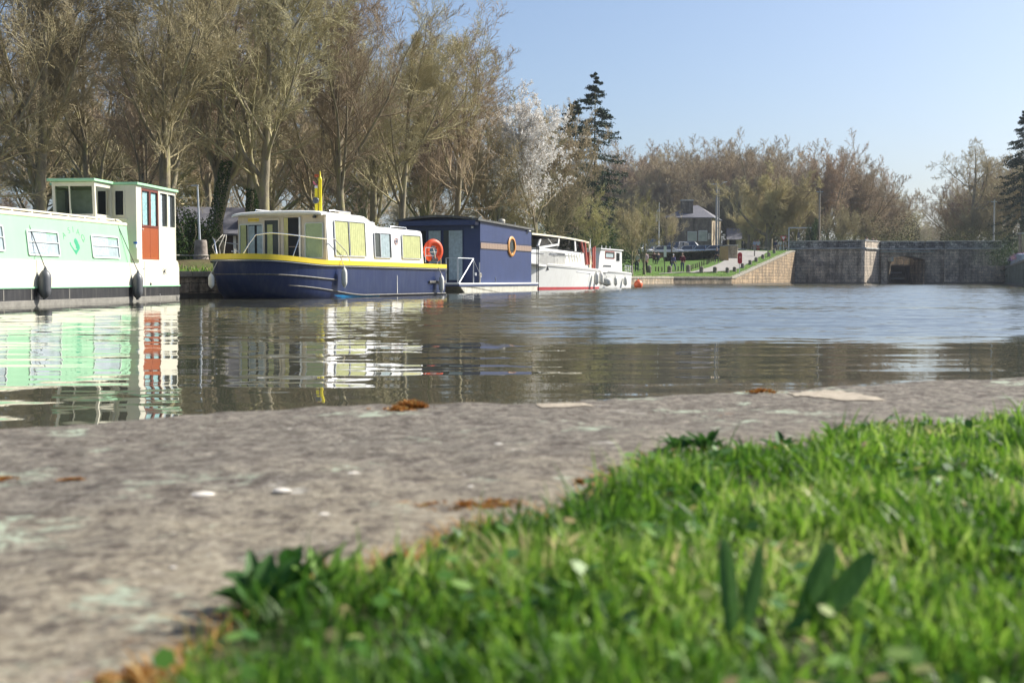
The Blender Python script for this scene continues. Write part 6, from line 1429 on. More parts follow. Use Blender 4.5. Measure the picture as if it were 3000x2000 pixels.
for px, Y, w, h, lab in ((2480, 156, 9, 3.5, 'low brush behind the left bridge parapet'), (2600, 170, 9, 4.5, 'brush behind the parapet above the lock opening'), (2830, 158, 9, 4.5, 'shaded brush behind the right parapet'), (2930, 155, 8, 4.5, 'shaded brush behind the right end of the parapet'), (3010, 128, 6, 4.5, 'dark brush below the conifer at the right edge')):
    rs = np.random.RandomState(px); x = atpx(px, Y); z = 3.9 if Y > 147 else 2.0; n = 13000; c = rs.randn(n, 3) * np.array([.33, .25, .30]); c[:, 2] = np.abs(c[:, 2]); V, F = leaf_cloud(c * np.array([w, w, h]), n, .055, rs)
    t = thing('bush', lab, 'bush', (x, Y, z), 0, 'brush beyond the bridge'); np_mesh('foliage', V, F, M_brush if px < 3000 else M_ivy, t, smooth=False)
# low growth under the woods, too tangled to count
rs = np.random.RandomState(55); n = 60000; f = rs.rand(n); px_ = np.where(f < .62, rs.uniform(1600, 2370, n), np.where(f < .8, rs.uniform(2380, 2690, n), rs.uniform(2750, 3080, n))); Yv = np.where(f < .62, rs.uniform(210, 250, n), rs.uniform(160, 230, n)); gx = (px_ - 1500) / FPX * Yv
hh_ = 2.8 + 4.4 * vnoise(gx * .22, Yv * .1, 5); c = np.stack([gx, Yv, 3.9 + hh_ * rs.rand(n) ** .8], 1); V, F = leaf_cloud(c, n, .12, rs)
tag(np_mesh('undergrowth', V, F, ramp_mat('brown_brush', [(0, (.09, .07, .035)), (.5, (.17, .14, .07)), (.85, (.22, .19, .08)), (1, (.14, .18, .05))], 1, island=True, rough=.9), smooth=False), 'tangled brown undergrowth along the foot of the far woods', 'undergrowth', kind='stuff')
rs = np.random.RandomState(56); n = 36000; px_ = rs.uniform(-150, 1650, n); Yv = rs.uniform(88, 150, n) ; gx = (px_ - 1500) / FPX * Yv; hh_ = .8 + 2.6 * vnoise(gx * .3 + 40, Yv * .2, 9); c = np.stack([gx, Yv, TZ(gx, Yv) + hh_ * rs.rand(n) ** .8], 1); V, F = leaf_cloud(c, n, .09, rs)
tag(np_mesh('undergrowth', V, F, MATS['brown_brush'], smooth=False), 'low brown brush between the trunks behind the moored boats', 'undergrowth', kind='stuff')
# clipped hedge in front of the parked cars
rs = np.random.RandomState(77); hx0, hy0, hz0 = GT(1948, 765); hx1, hy1, hz1 = GT(2106, 760)
t = thing('hedge', 'long clipped brownish green hedge in front of the parked cars', 'hedge', (0, 0, 0)); n = 15000; f = rs.rand(n); side = rs.rand(n)
hw = .6; hh = PY(2030, 740, (hy0 + hy1) / 2)[1] - float(TZ((hx0 + hx1) / 2, (hy0 + hy1) / 2)); cxn = hx0 + (hx1 - hx0) * f; cyn = hy0 + (hy1 - hy0) * f; u = rs.rand(n) * 2 - 1; v = rs.rand(n)
top = side > .6; u = np.where(top, u, np.sign(u)); v = np.where(top, 1, v); c = np.stack([cxn + .0 * u, cyn + u * hw, TZ(cxn, cyn) + v * hh + .04], 1) + rs.randn(n, 3) * .045; V, F = leaf_cloud(c, n, .055, rs); np_mesh('foliage', V, F, M_hedge, t, smooth=False)
mb = MB(); k_ = 12
rg = [[(hx0 + (hx1 - hx0) * i / k_, hy0 + (hy1 - hy0) * i / k_ + a, float(TZ(hx0 + (hx1 - hx0) * i / k_, hy0)) + b) for a, b in ((-hw + .06, -.1), (-hw + .06, hh - .06), (hw - .06, hh - .06), (hw - .06, -.1))] for i in range(k_ + 1)]
mb.loft(rg); mb.build('stems', mat('hedge_core', (.03, .028, .015), .95, .3, 6), t)
# ivy on two trunks of the row
for px, Y, h0, h1, lab in ((608, 53.5, .2, 4.6, 'ivy covered leaning trunk between the narrowboat and the cruiser'), (735, 54, .2, 3.4, 'ivy on a dark trunk behind the cruiser roof')):
    rs = np.random.RandomState(px); x = atpx(px, Y); z = float(TZ(x, Y)); n = 2600; hh_ = rs.rand(n); a = rs.rand(n) * 6.283; r_ = .26 * (1 - .4 * hh_) + rs.rand(n) * .12
    c = np.stack([np.cos(a) * r_ + hh_ * .9 * (1 if px == 608 else .1), np.sin(a) * r_, h0 + hh_ * (h1 - h0)], 1); V, F = leaf_cloud(c, n, .05, rs)
    t = thing('ivy_clad_tree', lab, 'tree', (x, Y, z), 0); np_mesh('ivy', V, F, M_ivy, t, smooth=False)
    P = grow(np.zeros((1, 3)), np.array([[.17 if px == 608 else .02, 0, 1.]]), np.array([7.5]), 8, .05, .06, rs); np_mesh('trunk', *tubes(P, radii(np.array([.24]), 8, .4, .02), 9), M_bark, t)
    p, d, L_, r_ = spawn(P, radii(np.array([.24]), 8, .4, .02), 7, .45, 1, (30, 70), .6, rs, np.array([7.5])); P1 = grow(p, d, L_, 7, .04, .2, rs); R1 = radii(r_, 7, .15, .01); p, d, L_, r_ = spawn(P1, R1, 9, .1, 1, (30, 60), .4, rs, L_); P2 = grow(p, d, L_, 5, .03, .2, rs); R2 = radii(r_, 5, .3, .008); p, d, L_, r_ = spawn(P2, R2, 8, .1, 1, (30, 60), .5, rs, L_); P3 = grow(p, d, L_, 4, .03, .2, rs)
    np_mesh('crown', *join([tubes(P1, R1, 5), tubes(P2, R2, 4), tubes(P3, radii(r_, 4, .5, .006), 3)]), M_twig, t)
# tufts of grass on the far quay between the boats
rs = np.random.RandomState(9); n = 9000; q = rs.uniform(bq[3] - 3, bq[-1], n); dd = rs.rand(n) ** 1.5 * 2.2 + .1; ex__ = np.interp(q, bq, BX); ey__ = np.interp(q, bq, BY); gx2 = ex__ + NIN[0] * dd; gy2 = ey__ + NIN[1] * dd
ok = (gy2 < 48) | (rs.rand(n) < .6); gx2, gy2, dd = gx2[ok], gy2[ok], dd[ok]; zz_ = TZ(gx2, gy2)
tuft = blades('bank_grass', gx2, gy2, (.10 + .16 * rs.rand(len(gx2))) * np.where(gy2 < 50, 1.2, .7), .02 + .015 * rs.rand(len(gx2)), .3 + .7 * rs.rand(len(gx2)), rs, M_grass, z0=(zz_ - .02)[:, None])
tag(tuft, 'longer green grass growing along the top of the far quay', 'grass', kind='stuff')
# ---------------------------------------------------------------- things on the far bank
def simple_post(name, label, cat, x, y, z, r, h, m, group=None, top=None):
    t = thing(name, label, cat, (x, y, z), 0, group); return t
# stone bollards along the quay and the ramp
bol = [(435, 925, 1028), (690, 930, 1028), (925, 918, 1018), (1090, 938, 1022), (1260, 942, 1027), (1415, 950, 1022), (1505, 945, 1012), (1605, 905, 962), (1700, 862, 922), (1775, 832, 885), (1860, 800, 850), (1935, 768, 820), (2002, 738, 780)]
where = ['beside the pink-shirted person', 'in front of the purple-clad person', 'right of the maroon-shirted person', 'left of the path end', 'on the path end below the dark walker', 'before the foot of the ramp', 'just left of the red lifebuoy case', 'first up the slope above the red lifebuoy case', 'second up the slope', 'third up the slope', 'fourth up the slope', 'fifth up the slope', 'at the top of the slope']
M_bol = ramp_mat('bollard_stone', [(.3, (.10, .085, .07)), (.5, (.26, .22, .19)), (.75, (.40, .36, .31))], 3.5, bump=.6, spec=.1)
rb = random.Random(3)
for k, (a, t0, b) in enumerate(bol):
    px, py = zp(a, b); X, Y, Z = GT(px, py); H = PY(px, zp(a, t0)[1], Y)[1] - Z; r = .19 if H > .55 else .17
    H = max(.5, min(H, .85)); t = thing('stone_bollard', 'short rounded stone bollard ' + where[k], 'bollard', (X, Y, Z - .03), rb.uniform(0, 6), 'stone bollards along the quay and slope')
    MB().lathe([(0, 0), (r * 1.12, 0), (r * 1.08, H * .25), (r, H * .7), (r * .98, H * .86), (r * .8, H * .96), (r * .4, H), (0, H)], n=14).build('shaft', M_bol, t, smooth=True); MB().lathe([(r * 1.1, H * .72), (r * 1.16, H * .76), (r * 1.1, H * .80)], n=14, cap=False).build('band', M_bol, t, smooth=True)
# low timber posts
tp = [(518, 1008), (552, 1010), (596, 1012), (765, 1002), (800, 1004), (962, 985), (985, 978), (1015, 970), (1038, 962), (1065, 950), (1095, 940), (1122, 930), (1160, 922), (1175, 912), (1196, 902), (1215, 893), (1240, 884), (1190, 862), (1140, 868)]
for k, (a, b) in enumerate(tp[:17]):
    px, py = zp(a, b); X, Y, Z = GT(px, py); lab = ('low timber post %s of the purple-clad person' % ('left' if k < 3 else 'right')) if k < 5 else '%s timber post from the left in the curving row by the path' % ['first', 'second', 'third', 'fourth', 'fifth', 'sixth', 'seventh', 'eighth', 'ninth', 'tenth', 'eleventh', 'twelfth'][max(0, k - 5)]
    t = thing('timber_post', ['first low timber post left of the lamp sign pole', 'second low timber post left of the sign pole', 'low timber post right beside the sign pole', 'low timber post between the two strollers, left one', 'low timber post between the two strollers, right one'][k] if k < 5 else lab, 'post', (X, Y, Z - .03), rb.uniform(0, 6), 'low timber posts in a curving row' if k >= 5 else 'low timber posts near the quay')
    MB().lathe([(0, 0), (.055, 0), (.055, .44), (.03, .5), (0, .5)], n=8).build('shaft', mat('post_timber', (.10, .085, .05), .9, .3, 6), t, smooth=True)
# red lifebuoy case on a post
X, Y, Z = GT(*zp(1567, 1056)); s_ = FPX / Y
t = thing('lifebuoy_case', 'red elongated lifebuoy case on a white post at the foot of the slope', 'lifebuoy case', (X, Y, Z), 0)
h0, h1 = PY(2167, 560 + 910 * .2338, Y)[1] - Z, PY(2167, 560 + 768 * .2338, Y)[1] - Z
MB().lathe([(0, 0), (.03, 0), (.03, h1 - .1), (0, h1 - .1)], n=8).build('post', M_white, t)
w_ = 27 * .2338 / s_; mb = MB(); mb.prism(rrect(-w_, w_, h0, h1, w_ * .9, 6), -.22, -.04, SY); mb.build('case', M_red, t, bevel=.02)
mb = MB(); mb.prism(rrect(-w_ * .5, w_ * .5, h0 + .5, h1 - .35, .06), -.225, -.221, SY); mb.build('panel', mat('pale_red', (.75, .2, .2), .5), t)
# signs and poles --------------------------------------------------
def pole(name, label, cat, px, pb, pt, r0, r1, m, Y=None, grp=None):
    if Y is None: X, Y, Z = GT(px, pb)
    else: X = atpx(px, Y); Z = PY(px, pb, Y)[1]
    H = PY(px, pt, Y)[1] - Z; t = thing(name, label, cat, (X, Y, Z), 0, grp); MB().lathe([(0, 0), (r0, 0), (r1, H), (0, H)], n=10).build('pole', m, t, smooth=True); return t, X, Y, Z, H
M_pole = mat('concrete_pole', (.36, .355, .34), .8, .12, 4); M_wpole = mat('timber_pole', (.33, .28, .22), .85, .2, 5)
t, X, Y, Z, H = pole('flagpole', 'slim pale flagpole with a small limp flag above the parked cars', 'flagpole', 1930.5, 722, 594, .07, .04, M_white, 166)
mb = MB(); pts = []
rg = [];
for i in range(6):
    f = i / 5; rg.append([(-.05 - .10 * math.sin(f * 5) - .22 * f, .05 * math.sin(f * 9), H - .9 - f * 1.6), (-.25 - .10 * math.sin(f * 4) - .25 * f, -.05 * math.sin(f * 7), H - 1.0 - f * 1.7)])
mb.loft(rg, cap=False, closed=False); mb.build('flag', mat('flag_cloth', (.62, .62, .64), .8, .1, 3), t, smooth=True)
# lamp: tall galvanised pole with white lantern, next to a second pole
t, X, Y, Z, H = pole('street_lamp', 'tall grey street lamp with white lantern in front of the stone house', 'street lamp', 2105, 718, 551, .11, .06, M_pole, 172)
mb = MB(); mb.tube([(0, 0, H), (.12, 0, H + .35), (.35, 0, H + .62), (.62, 0, H + .74)], .04, 7); mb.build('arm', M_galv, t, smooth=True)
mb = MB(); mb.loft([[(.55, -.12, H + .72), (.55, .12, H + .72), (.55, .12, H + .84), (.55, -.12, H + .84)], [(1.15, -.09, H + .84), (1.15, .09, H + .84), (1.15, .09, H + .95), (1.15, -.09, H + .95)]]); mb.build('lantern', M_white, t, bevel=.03)
t, X, Y, Z, H = pole('utility_pole', 'thick grey utility pole standing beside the street lamp', 'pole', 2098.5, 718, 536, .17, .12, M_pole, 174, 'utility poles')
mb = MB(); mb.box(-1.2, .3, -.06, .06, H - .25, H - .12); mb.build('crossarm', M_galv, t)
P1 = (X, Y, Z + H)
t, X2, Y2, Z2, H2 = pole('utility_pole', 'pale thin utility pole behind the left bridge parapet', 'pole', 2400, 722, 556, .13, .09, M_wpole, 150, 'utility poles'); P2 = (X2, Y2, Z2 + H2)
MB().box(-.4, .4, -.04, .04, H2 - .3, H2 - .22).build('crossarm', M_galv, t)
t, X3, Y3, Z3, H3 = pole('utility_pole', 'pale thin utility pole behind the right bridge parapet', 'pole', 2911, 722, 585, .13, .09, M_pole, 151, 'utility poles'); P3 = (X3, Y3, Z3 + H3)
MB().box(-.4, .4, -.04, .04, H3 - .3, H3 - .22).build('crossarm', M_galv, t)
def wire(a, b, sag, dz, lab):
    mb = MB(); a = Vector(a); b = Vector(b); mb.tube([a.lerp(b, i / 16) + Vector((0, 0, -sag * 4 * (i / 16) * (1 - i / 16) + dz)) for i in range(17)], .013, 4); o = mb.build('power_line', M_black); tag(o, lab, 'cable', 'power lines over the bridge')
wire(P2, P3, .2, -.25, 'upper wire strung over the bridge between the thin poles'); wire(P2, P3, .35, -.6, 'middle wire strung over the bridge between the thin poles'); wire(P2, P3, .45, -1.1, 'lowest wire strung over the bridge between the thin poles')
wire(P1, P2, .5, -.2, 'wire from the thick pole by the house to the bridge pole')
wire(P1, (P1[0] - 60, P1[1] - 30, P1[2] + 1), 1.0, -.2, 'wire running left from the thick pole by the house')
# blue information board
X = atpx(1911, 162); Y = 162; Z = float(TZ(X, Y)); z1 = PY(1911, 700, Y)[1] - Z; z0 = PY(1911, 722, Y)[1] - Z
t = thing('information_board', 'blue and grey information board on posts above the cars', 'sign', (X, Y, Z)); w_ = .55
for s_ in (-w_ + .05, w_ - .05): MB().box(s_ - .03, s_ + .03, 0, .06, 0, z1).build('post', M_galv, t)
MB().box(-w_, w_, -.04, -.003, z0, z1).build('board', mat('board_grey', (.30, .36, .42), .5), t, bevel=.01); MB().box(-w_ + .04, w_ - .04, -.05, -.042, z0 + (z1 - z0) * .55, z1 - .08).build('panel', mat('board_blue', (.03, .13, .38), .4), t)
# light blue banner pole by the lawn
X, Y, Z = GT(*zp(628, 1024)); t = thing('sign_pole', 'thin dark pole with a tall narrow white sign beside the strollers', 'sign', (X, Y, Z)); h0 = PY(1949, 560 + 825 * .2338, Y)[1] - Z; h1 = PY(1949, 560 + 690 * .2338, Y)[1] - Z
MB().lathe([(0, 0), (.035, 0), (.035, h1), (0, h1)], n=8).build('pole', M_black, t); MB().box(-.09, .16, -.05, -.036, h0, h1).build('panel', M_white, t, bevel=.005)
# yield sign
X = atpx(2295, 155); Y = 155; Z = float(TZ(X, Y)); hc = PY(2295, 560 + 590 * .2338, Y)[1] - Z; t = thing('yield_sign', 'red bordered triangular give way sign at the top of the slope', 'sign', (X, Y, Z))
MB().lathe([(0, 0), (.035, 0), (.035, hc + .3), (0, hc + .3)], n=8).build('pole', M_galv, t)
def tri(r): return [(0, -r + .1), (r * .87, r * .5 + .1), (-r * .87, r * .5 + .1)]
mb = MB(); mb.prism([(u, v + hc - .05) for u, v in tri(.46)], -.05, -.036, SY); mb.build('border', M_red, t); mb = MB(); mb.prism([(u, v + hc - .05) for u, v in tri(.29)], -.056, -.0505, SY); mb.build('panel', mat('sign_white', (.75, .72, .70), .5), t)
# height barrier (goalpost)
X = atpx(2311, 154); Y = 154; Z = 4.2; hb_ = PY(2311, 669, Y)[1] - Z; wb = 66 / FPX * Y; t = thing('height_barrier', 'grey goalpost shaped height barrier left of the bridge', 'barrier', (X, Y, Z))
MB().box(-.06, .06, -.06, .06, 0, hb_).build('post', M_galv, t); MB().box(wb - .06, wb + .06, -.06, .06, 0, hb_).build('post', M_galv, t); MB().box(-.06, wb + .06, -.05, .05, hb_ + .002, hb_ + .14).build('crossbar', M_galv, t); MB().box(wb * .38, wb * .38 + .3, -.02, .02, hb_ - 1.2, hb_ - .5).build('panel', M_rubber, t); MB().box(wb * .38 + .13, wb * .38 + .16, -.01, .01, hb_ - .5, hb_).build('chain', M_galv, t)

# ---------------------------------------------------------------- house and shed
M_hst = stone_mat('house_stone_shaded', (.17, .15, .12), (.12, .11, .09), (.09, .085, .07), .5, .24, ((.07, .065, .055), .6), .5)  # shade of the house front is put into this darker stone colour
M_hlit = stone_mat('sunlit_ochre_stone', (.52, .42, .28), (.42, .34, .24), (.45, .38, .28), .5, .24, ((.28, .22, .15), .5), .4)  # lit copy of the house stone, gable sunlight in the colour; reused elsewhere
M_slate = ramp_mat('slate_roof', [(.3, (.10, .10, .115)), (.55, (.17, .165, .18)), (.8, (.24, .235, .24))], 3, rough=.6, bump=.3, stretch=(1, 3, 1))
Yh = 200.0; zg = 4.2
def hx(px, Y=Yh): return atpx(px, Y)
def hz(py, Y=Yh): return PY(1500, py, Y)[1]
hs = thing('stone_house', 'grey stone house with big square chimney and slate hipped roof', 'house', (0, 0, 0)); x0, x1 = hx(1950), hx(2083); ze_ = hz(637); D = 9.5
g1 = 1.9                                     # the right gable wall runs back
mb = MB(); mb.prism([(x0, Yh), (x1, Yh), (x1 + 3.2, Yh + D), (x0 + 3.2, Yh + D)], zg - 1, ze_, SZ); mb.build('wall', M_hst, hs, uv=True)
mb = MB(); d2 = Vector((3.2, D)).normalized(); nn = Vector((d2.y, -d2.x)); a0 = Vector((x1, Yh)) + nn * .02
def gab(s, z, o=0.0): p = a0 + d2 * s + nn * o; return (p.x, p.y, z)
W = D * 1.055
mb.add([gab(.0, zg - 1), gab(W, zg - 1), gab(W, ze_), gab(.0, ze_), gab(.0, zg - 1, .12), gab(W, zg - 1, .12), gab(W, ze_, .12), gab(.0, ze_, .12)], BF); mb.build('gable_wall', M_hlit, hs, uv=True)
for s0, s1 in ((1.5, 2.5), (4.4, 5.5)):
    mb = MB(); mb.add([gab(s0, zg + .1, .123), gab(s1, zg + .1, .123), gab(s1, ze_ - .7, .123), gab(s0, ze_ - .7, .123), gab(s0, zg + .1, .15), gab(s1, zg + .1, .15), gab(s1, ze_ - .7, .15), gab(s0, ze_ - .7, .15)], BF); mb.build('window', mat('shutter_brown', (.10, .06, .04), .6, .2, 5), hs)
zr = hz(596); o = .45; q = [(x0 - o, Yh - o), (x1 + o, Yh - o), (x1 + 3.2 + o, Yh + D + o), (x0 + 3.2 - o, Yh + D + o)]; rg0, rg1 = (x0 + 5, Yh + D / 2), (hx(2044, Yh + D / 2), Yh + D / 2)
mb = MB(); mb.add([(a, b, ze_) for a, b in q] + [(rg0[0], rg0[1], zr), (rg1[0], rg1[1], zr)] + [(a, b, ze_ - .12) for a, b in q], [(0, 1, 5, 4), (1, 2, 5), (2, 3, 4, 5), (3, 0, 4), (0, 1, 7, 6), (1, 2, 8, 7), (2, 3, 9, 8), (3, 0, 6, 9), (6, 7, 8, 9)]); rf = mb.build('roof', M_slate, hs)
cx0, cx1 = hx(2000), hx(2033); mb = MB(); mb.box(cx0, cx1, Yh + 1.2, Yh + 2.6, ze_ - .2, hz(587)); mb.build('chimney', M_hst, rf, uv=True); MB().box(cx0 - .1, cx1 + .1, Yh + 1.1, Yh + 2.7, hz(587) + .003, hz(585) + .1).build('chimney_cap', M_corn, rf)
MB().box(cx0 - .05, cx0 + (cx1 - cx0) + .05, Yh - .1, Yh + 1.19, ze_ + .003, ze_ + .22).build('dormer_base', M_corn, rf); MB().box(hx(1990), hx(1999), Yh + 1.3, Yh + 2.0, ze_ - .1, hz(620)).build('chimney', M_hst, rf)
gw = lambda a0, a1, b0, b1, nm, m: MB().box(hx(a0), hx(a1), Yh - .05, Yh - .003, hz(b1), hz(b0)).build(nm, m, hs, bevel=.01)
M_shop = mat('painted_reflection', (.42, .46, .40), .35, .25, 1.2, col2=(.22, .26, .22))  # opaque panes, their reflections painted as pale and dark grey-green blotches
for a, b, c, d_ in ((2014, 2041, 678, 706), (2046, 2072, 675, 706)):
    f = gw(a, b, c, d_, 'window', M_galv); MB().box(hx(a + 1), hx(b - 1), Yh - .06, Yh - .052, hz(d_ - 1.5), hz(c + 1.5)).build('pane', M_shop, f)
for a in (2075, 2079): gw(a, a + 1.4, 683, 702, 'door_frame', M_white)
sh_ = thing('slate_shed', 'small open shed with grey slate roof right of the stone house', 'shed', (0, 0, 0)); Ys = 207.0
xs0, xs1 = hx(2128, Ys), hx(2172, Ys); zse = hz(702, Ys); zsr = hz(666, Ys)
mb = MB(); mb.add([(xs0, Ys - .3, zse), (xs1, Ys - .3, zse), (xs1 + 1.0, Ys + 3, zsr), (xs0 + .5, Ys + 3, zsr), (xs1 + 1.9, Ys + 6.2, zse), (xs0 + 1, Ys + 6.2, zse)], [(0, 1, 2, 3), (3, 2, 4, 5), (0, 1, 4, 5)]); mb.build('roof', M_slate, sh_)
mb = MB(); mb.box(xs0 + .3, xs1 + .9, Ys + 3, Ys + 5.8, 3, zse - .02); mb.build('wall', M_dark, sh_); 
for x in (xs0 + .2, xs1 - .9): MB().box(x, x + .9 if x > xs0 + 1 else x + .3, Ys, Ys + .4, 3, zse - .02).build('pillar', M_hlit, sh_, uv=True)
# small slate roofed building seen between narrowboat and cruiser
Yc = 60.0; X = atpx(640, Yc); Z = float(TZ(X, Yc)); ct = thing('boat_shed', 'small brick hut with slate roof behind the bow of the yellow banded cruiser', 'hut', (X, Yc, Z), R(18))
M_brick = stone_mat('hut_brick', (.42, .25, .15), (.34, .20, .12), (.30, .26, .2), .24, .08, ((.2, .14, .1), .4), .3, .008)
MB().box(-1.6, 1.25, 0, 3.5, -.3, 1.55).build('wall', mat('dark_boards', (.07, .05, .04), .8, .3, 4, stretch=(10, 10, 1)), ct); MB().box(1.0, 1.5, -.03, 3.4, -.3, 2.3).build('gable_wall', M_brick, ct, uv=True); MB().box(.72, .86, -.06, -.003, -.3, 1.5).build('door_frame', M_white, ct)
mb = MB(); mb.prism([(-.4, 1.5), (1.7, 2.9), (3.9, 1.5), (3.9, 1.6), (1.7, 3.02), (-.4, 1.6)], -1.9, 1.45, SX); mb.build('roof', M_slate, ct)
# round stone mooring post and lamp pole between the boats
Y = 40.5; X = atpx(588, Y); Z = float(TZ(X, Y)); ms = thing('mooring_stone', 'thick weathered stone mooring post with rope between narrowboat and cruiser', 'bollard', (X, Y, PY(588, 760, Y)[1])); Hm = PY(588, 703, Y)[1] - PY(588, 760, Y)[1]
MB().lathe([(0, 0), (.27, 0), (.23, Hm * .25), (.205, Hm * .9), (.18, Hm), (0, Hm + .01)], n=18).build('shaft', M_bol, ms, smooth=True)
mb = MB(); mb.torus((0, 0, .13), .27, .02, 20, 6, 'z'); mb.tube([(.26, -.05, .13), (.9, -.6, .12), (1.6, -1.6, .1)], .016, 5); mb.tube([(-.26, 0, .13), (-1.0, -1.0, .14), (-2.2, -5.5, .2)], .014, 5); mb.build('rope', M_rope, ms)
mb = MB(); Zb = PY(588, 760, Y)[1]
t = thing('earth_bank', 'low bank of earth under the stone mooring post', 'bank', (X, Y, 0)); mb.lathe([(2.6, .6), (1.8, Zb - .25), (1.0, Zb - .04), (0, Zb)], n=20, cap=False); mb.build('mound', M_earth, t, smooth=True)
Y = 42.0; X = atpx(584, Y); Z = 1.2; t, X, Y, Z, H = pole('lamp_pole', 'thin leaning galvanised pole behind the stone mooring post', 'pole', 586, 740, 545, .045, .03, M_galv, 42.0); t.rotation_euler = (0, R(-1.6), 0)
MB().box(-.22, .04, -.03, .03, H, H + .04).build('arm', M_galv, t)
w = FY.world(cx - 1.0, YC - 1.6); t = thing('rope_bundle', 'loose pale mooring rope hanging over the bow of the yellow banded cruiser', 'rope', (w[0], w[1], 1.15)); mb = MB()
for dx in (-.1, 0, .08): mb.tube([(dx, 0, 0), (dx * 2 - .06, .1, .35), (dx + .02, .3, .62), (dx * .5, .5, .7)], .014, 5)
for a in range(6): mb.tube([(-.12 + a * .05, 0, 0), (-.1 + a * .04, -.02, .10), (-.06 + a * .03, .0, .0)], .016, 5)
mb.build('strands', M_rope, t)
# picnic table / bench and bicycle on the lawn
X, Y, Z = GT(*zp(465, 868)); t = thing('picnic_table', 'pale wooden picnic table on the lawn behind the strollers', 'table', (X, Y, Z), R(10)); M_plank = mat('pale_planks', (.48, .36, .26), .8, .2, 6)
MB().box(-.95, .95, -.36, .36, .72, .77).build('tabletop', M_plank, t, bevel=.01); MB().box(-.95, .95, -.85, -.6, .42, .46).build('bench', M_plank, t, bevel=.01); MB().box(-.95, .95, .6, .85, .42, .46).build('bench', M_plank, t, bevel=.01)
for x in (-.7, .7):
    for s_ in (-1, 1): mb = MB(); mb.tube([(x, .25 * s_, .72), (x, .75 * s_, 0)], .045, 4); mb.build('leg', M_plank, t)
    MB().box(x - .03, x + .03, -.82, .82, .36, .418).build('brace', M_plank, t)
X, Y, Z = GT(*zp(590, 880)); t = thing('bicycle', 'bicycle standing on the lawn by the picnic table', 'bicycle', (X, Y, Z), R(8))
for x in (-.52, .52):
    mb = MB(); mb.torus((x, 0, .34), .32, .022, 24, 6, 'y'); w_ = mb.build('wheel', M_black, t, smooth=True)
    mb = MB()
    for k in range(8): a = math.pi * k / 4; mb.tube([(x, 0, .34), (x + .31 * math.cos(a), 0, .34 + .31 * math.sin(a))], .004, 3)
    mb.build('spokes', M_alu, w_)
mb = MB()
for a, b in (((-.52, 0, .34), (-.1, 0, .34)), ((-.1, 0, .34), (-.22, 0, .82)), ((-.52, 0, .34), (-.2, 0, .74)), ((-.1, 0, .34), (.36, 0, .72)), ((-.2, 0, .76), (.36, 0, .80)), ((.36, 0, .72), (.52, 0, .34)), ((.36, 0, .72), (.32, 0, .95))): mb.tube([a, b], .018, 6)
mb.build('frame', M_red, t); MB().box(-.34, -.10, -.06, .06, .84, .89).build('saddle', M_black, t, bevel=.02); mb = MB(); mb.tube([(.28, -.26, .98), (.34, -.1, .97), (.34, .1, .97), (.28, .26, .98)], .014, 6); mb.build('handlebar', M_alu, t)
# wooden screen right of the cars and rubbish bin
X, Y, Z = GT(2121, 764); t = thing('timber_screen', 'brown timber screen at the right end of the parked cars', 'fence', (X, Y, Z), R(0)); hh = PY(2121, 721, Y)[1] - Z; ww = 14 / FPX * Y
mb = MB()
for k in range(9): mb.box(-ww * .9 + k * ww * .2, -ww * .9 + (k + .92) * ww * .2, 0, .05, .02, hh - .02 * (k % 2))
mb.build('boards', mat('brown_boards', (.42, .29, .13), .85, .25, 5, stretch=(6, 6, 1)), t)
for x in (-ww * .9, ww * .8): MB().box(x, x + .1, .053, .15, 0, hh + .02).build('post', M_wpole, t)
X, Y, Z = GT(2146, 758); t = thing('dry_stone_wall', 'low rubble wall between the timber screen and the road', 'wall', (X, Y, Z)); hh = PY(2146, 716, Y)[1] - Z; MB().box(-.75, .55, 0, .5, -.2, hh * .9).build('wall', M_hlit, t, uv=True, bevel=.05); MB().box(-.8, .6, -.05, .55, hh * .9 + .003, hh * .9 + .1).build('coping', M_corn, t, bevel=.03)
# wooden rails on the top of the slope
X, Y, Z = GT(*zp(1840, 828)); t = thing('wooden_rail', 'short wooden railing on the slope above the red lifebuoy case', 'railing', (X, Y, Z)); hr = 1.0
for x in (-.75, .75): MB().box(x - .05, x + .05, -.05, .05, 0, 1.15).build('post', M_wpole, t)
MB().box(-.75, .75, -.04, .04, 1.0, 1.1).build('rail', M_wpole, t)
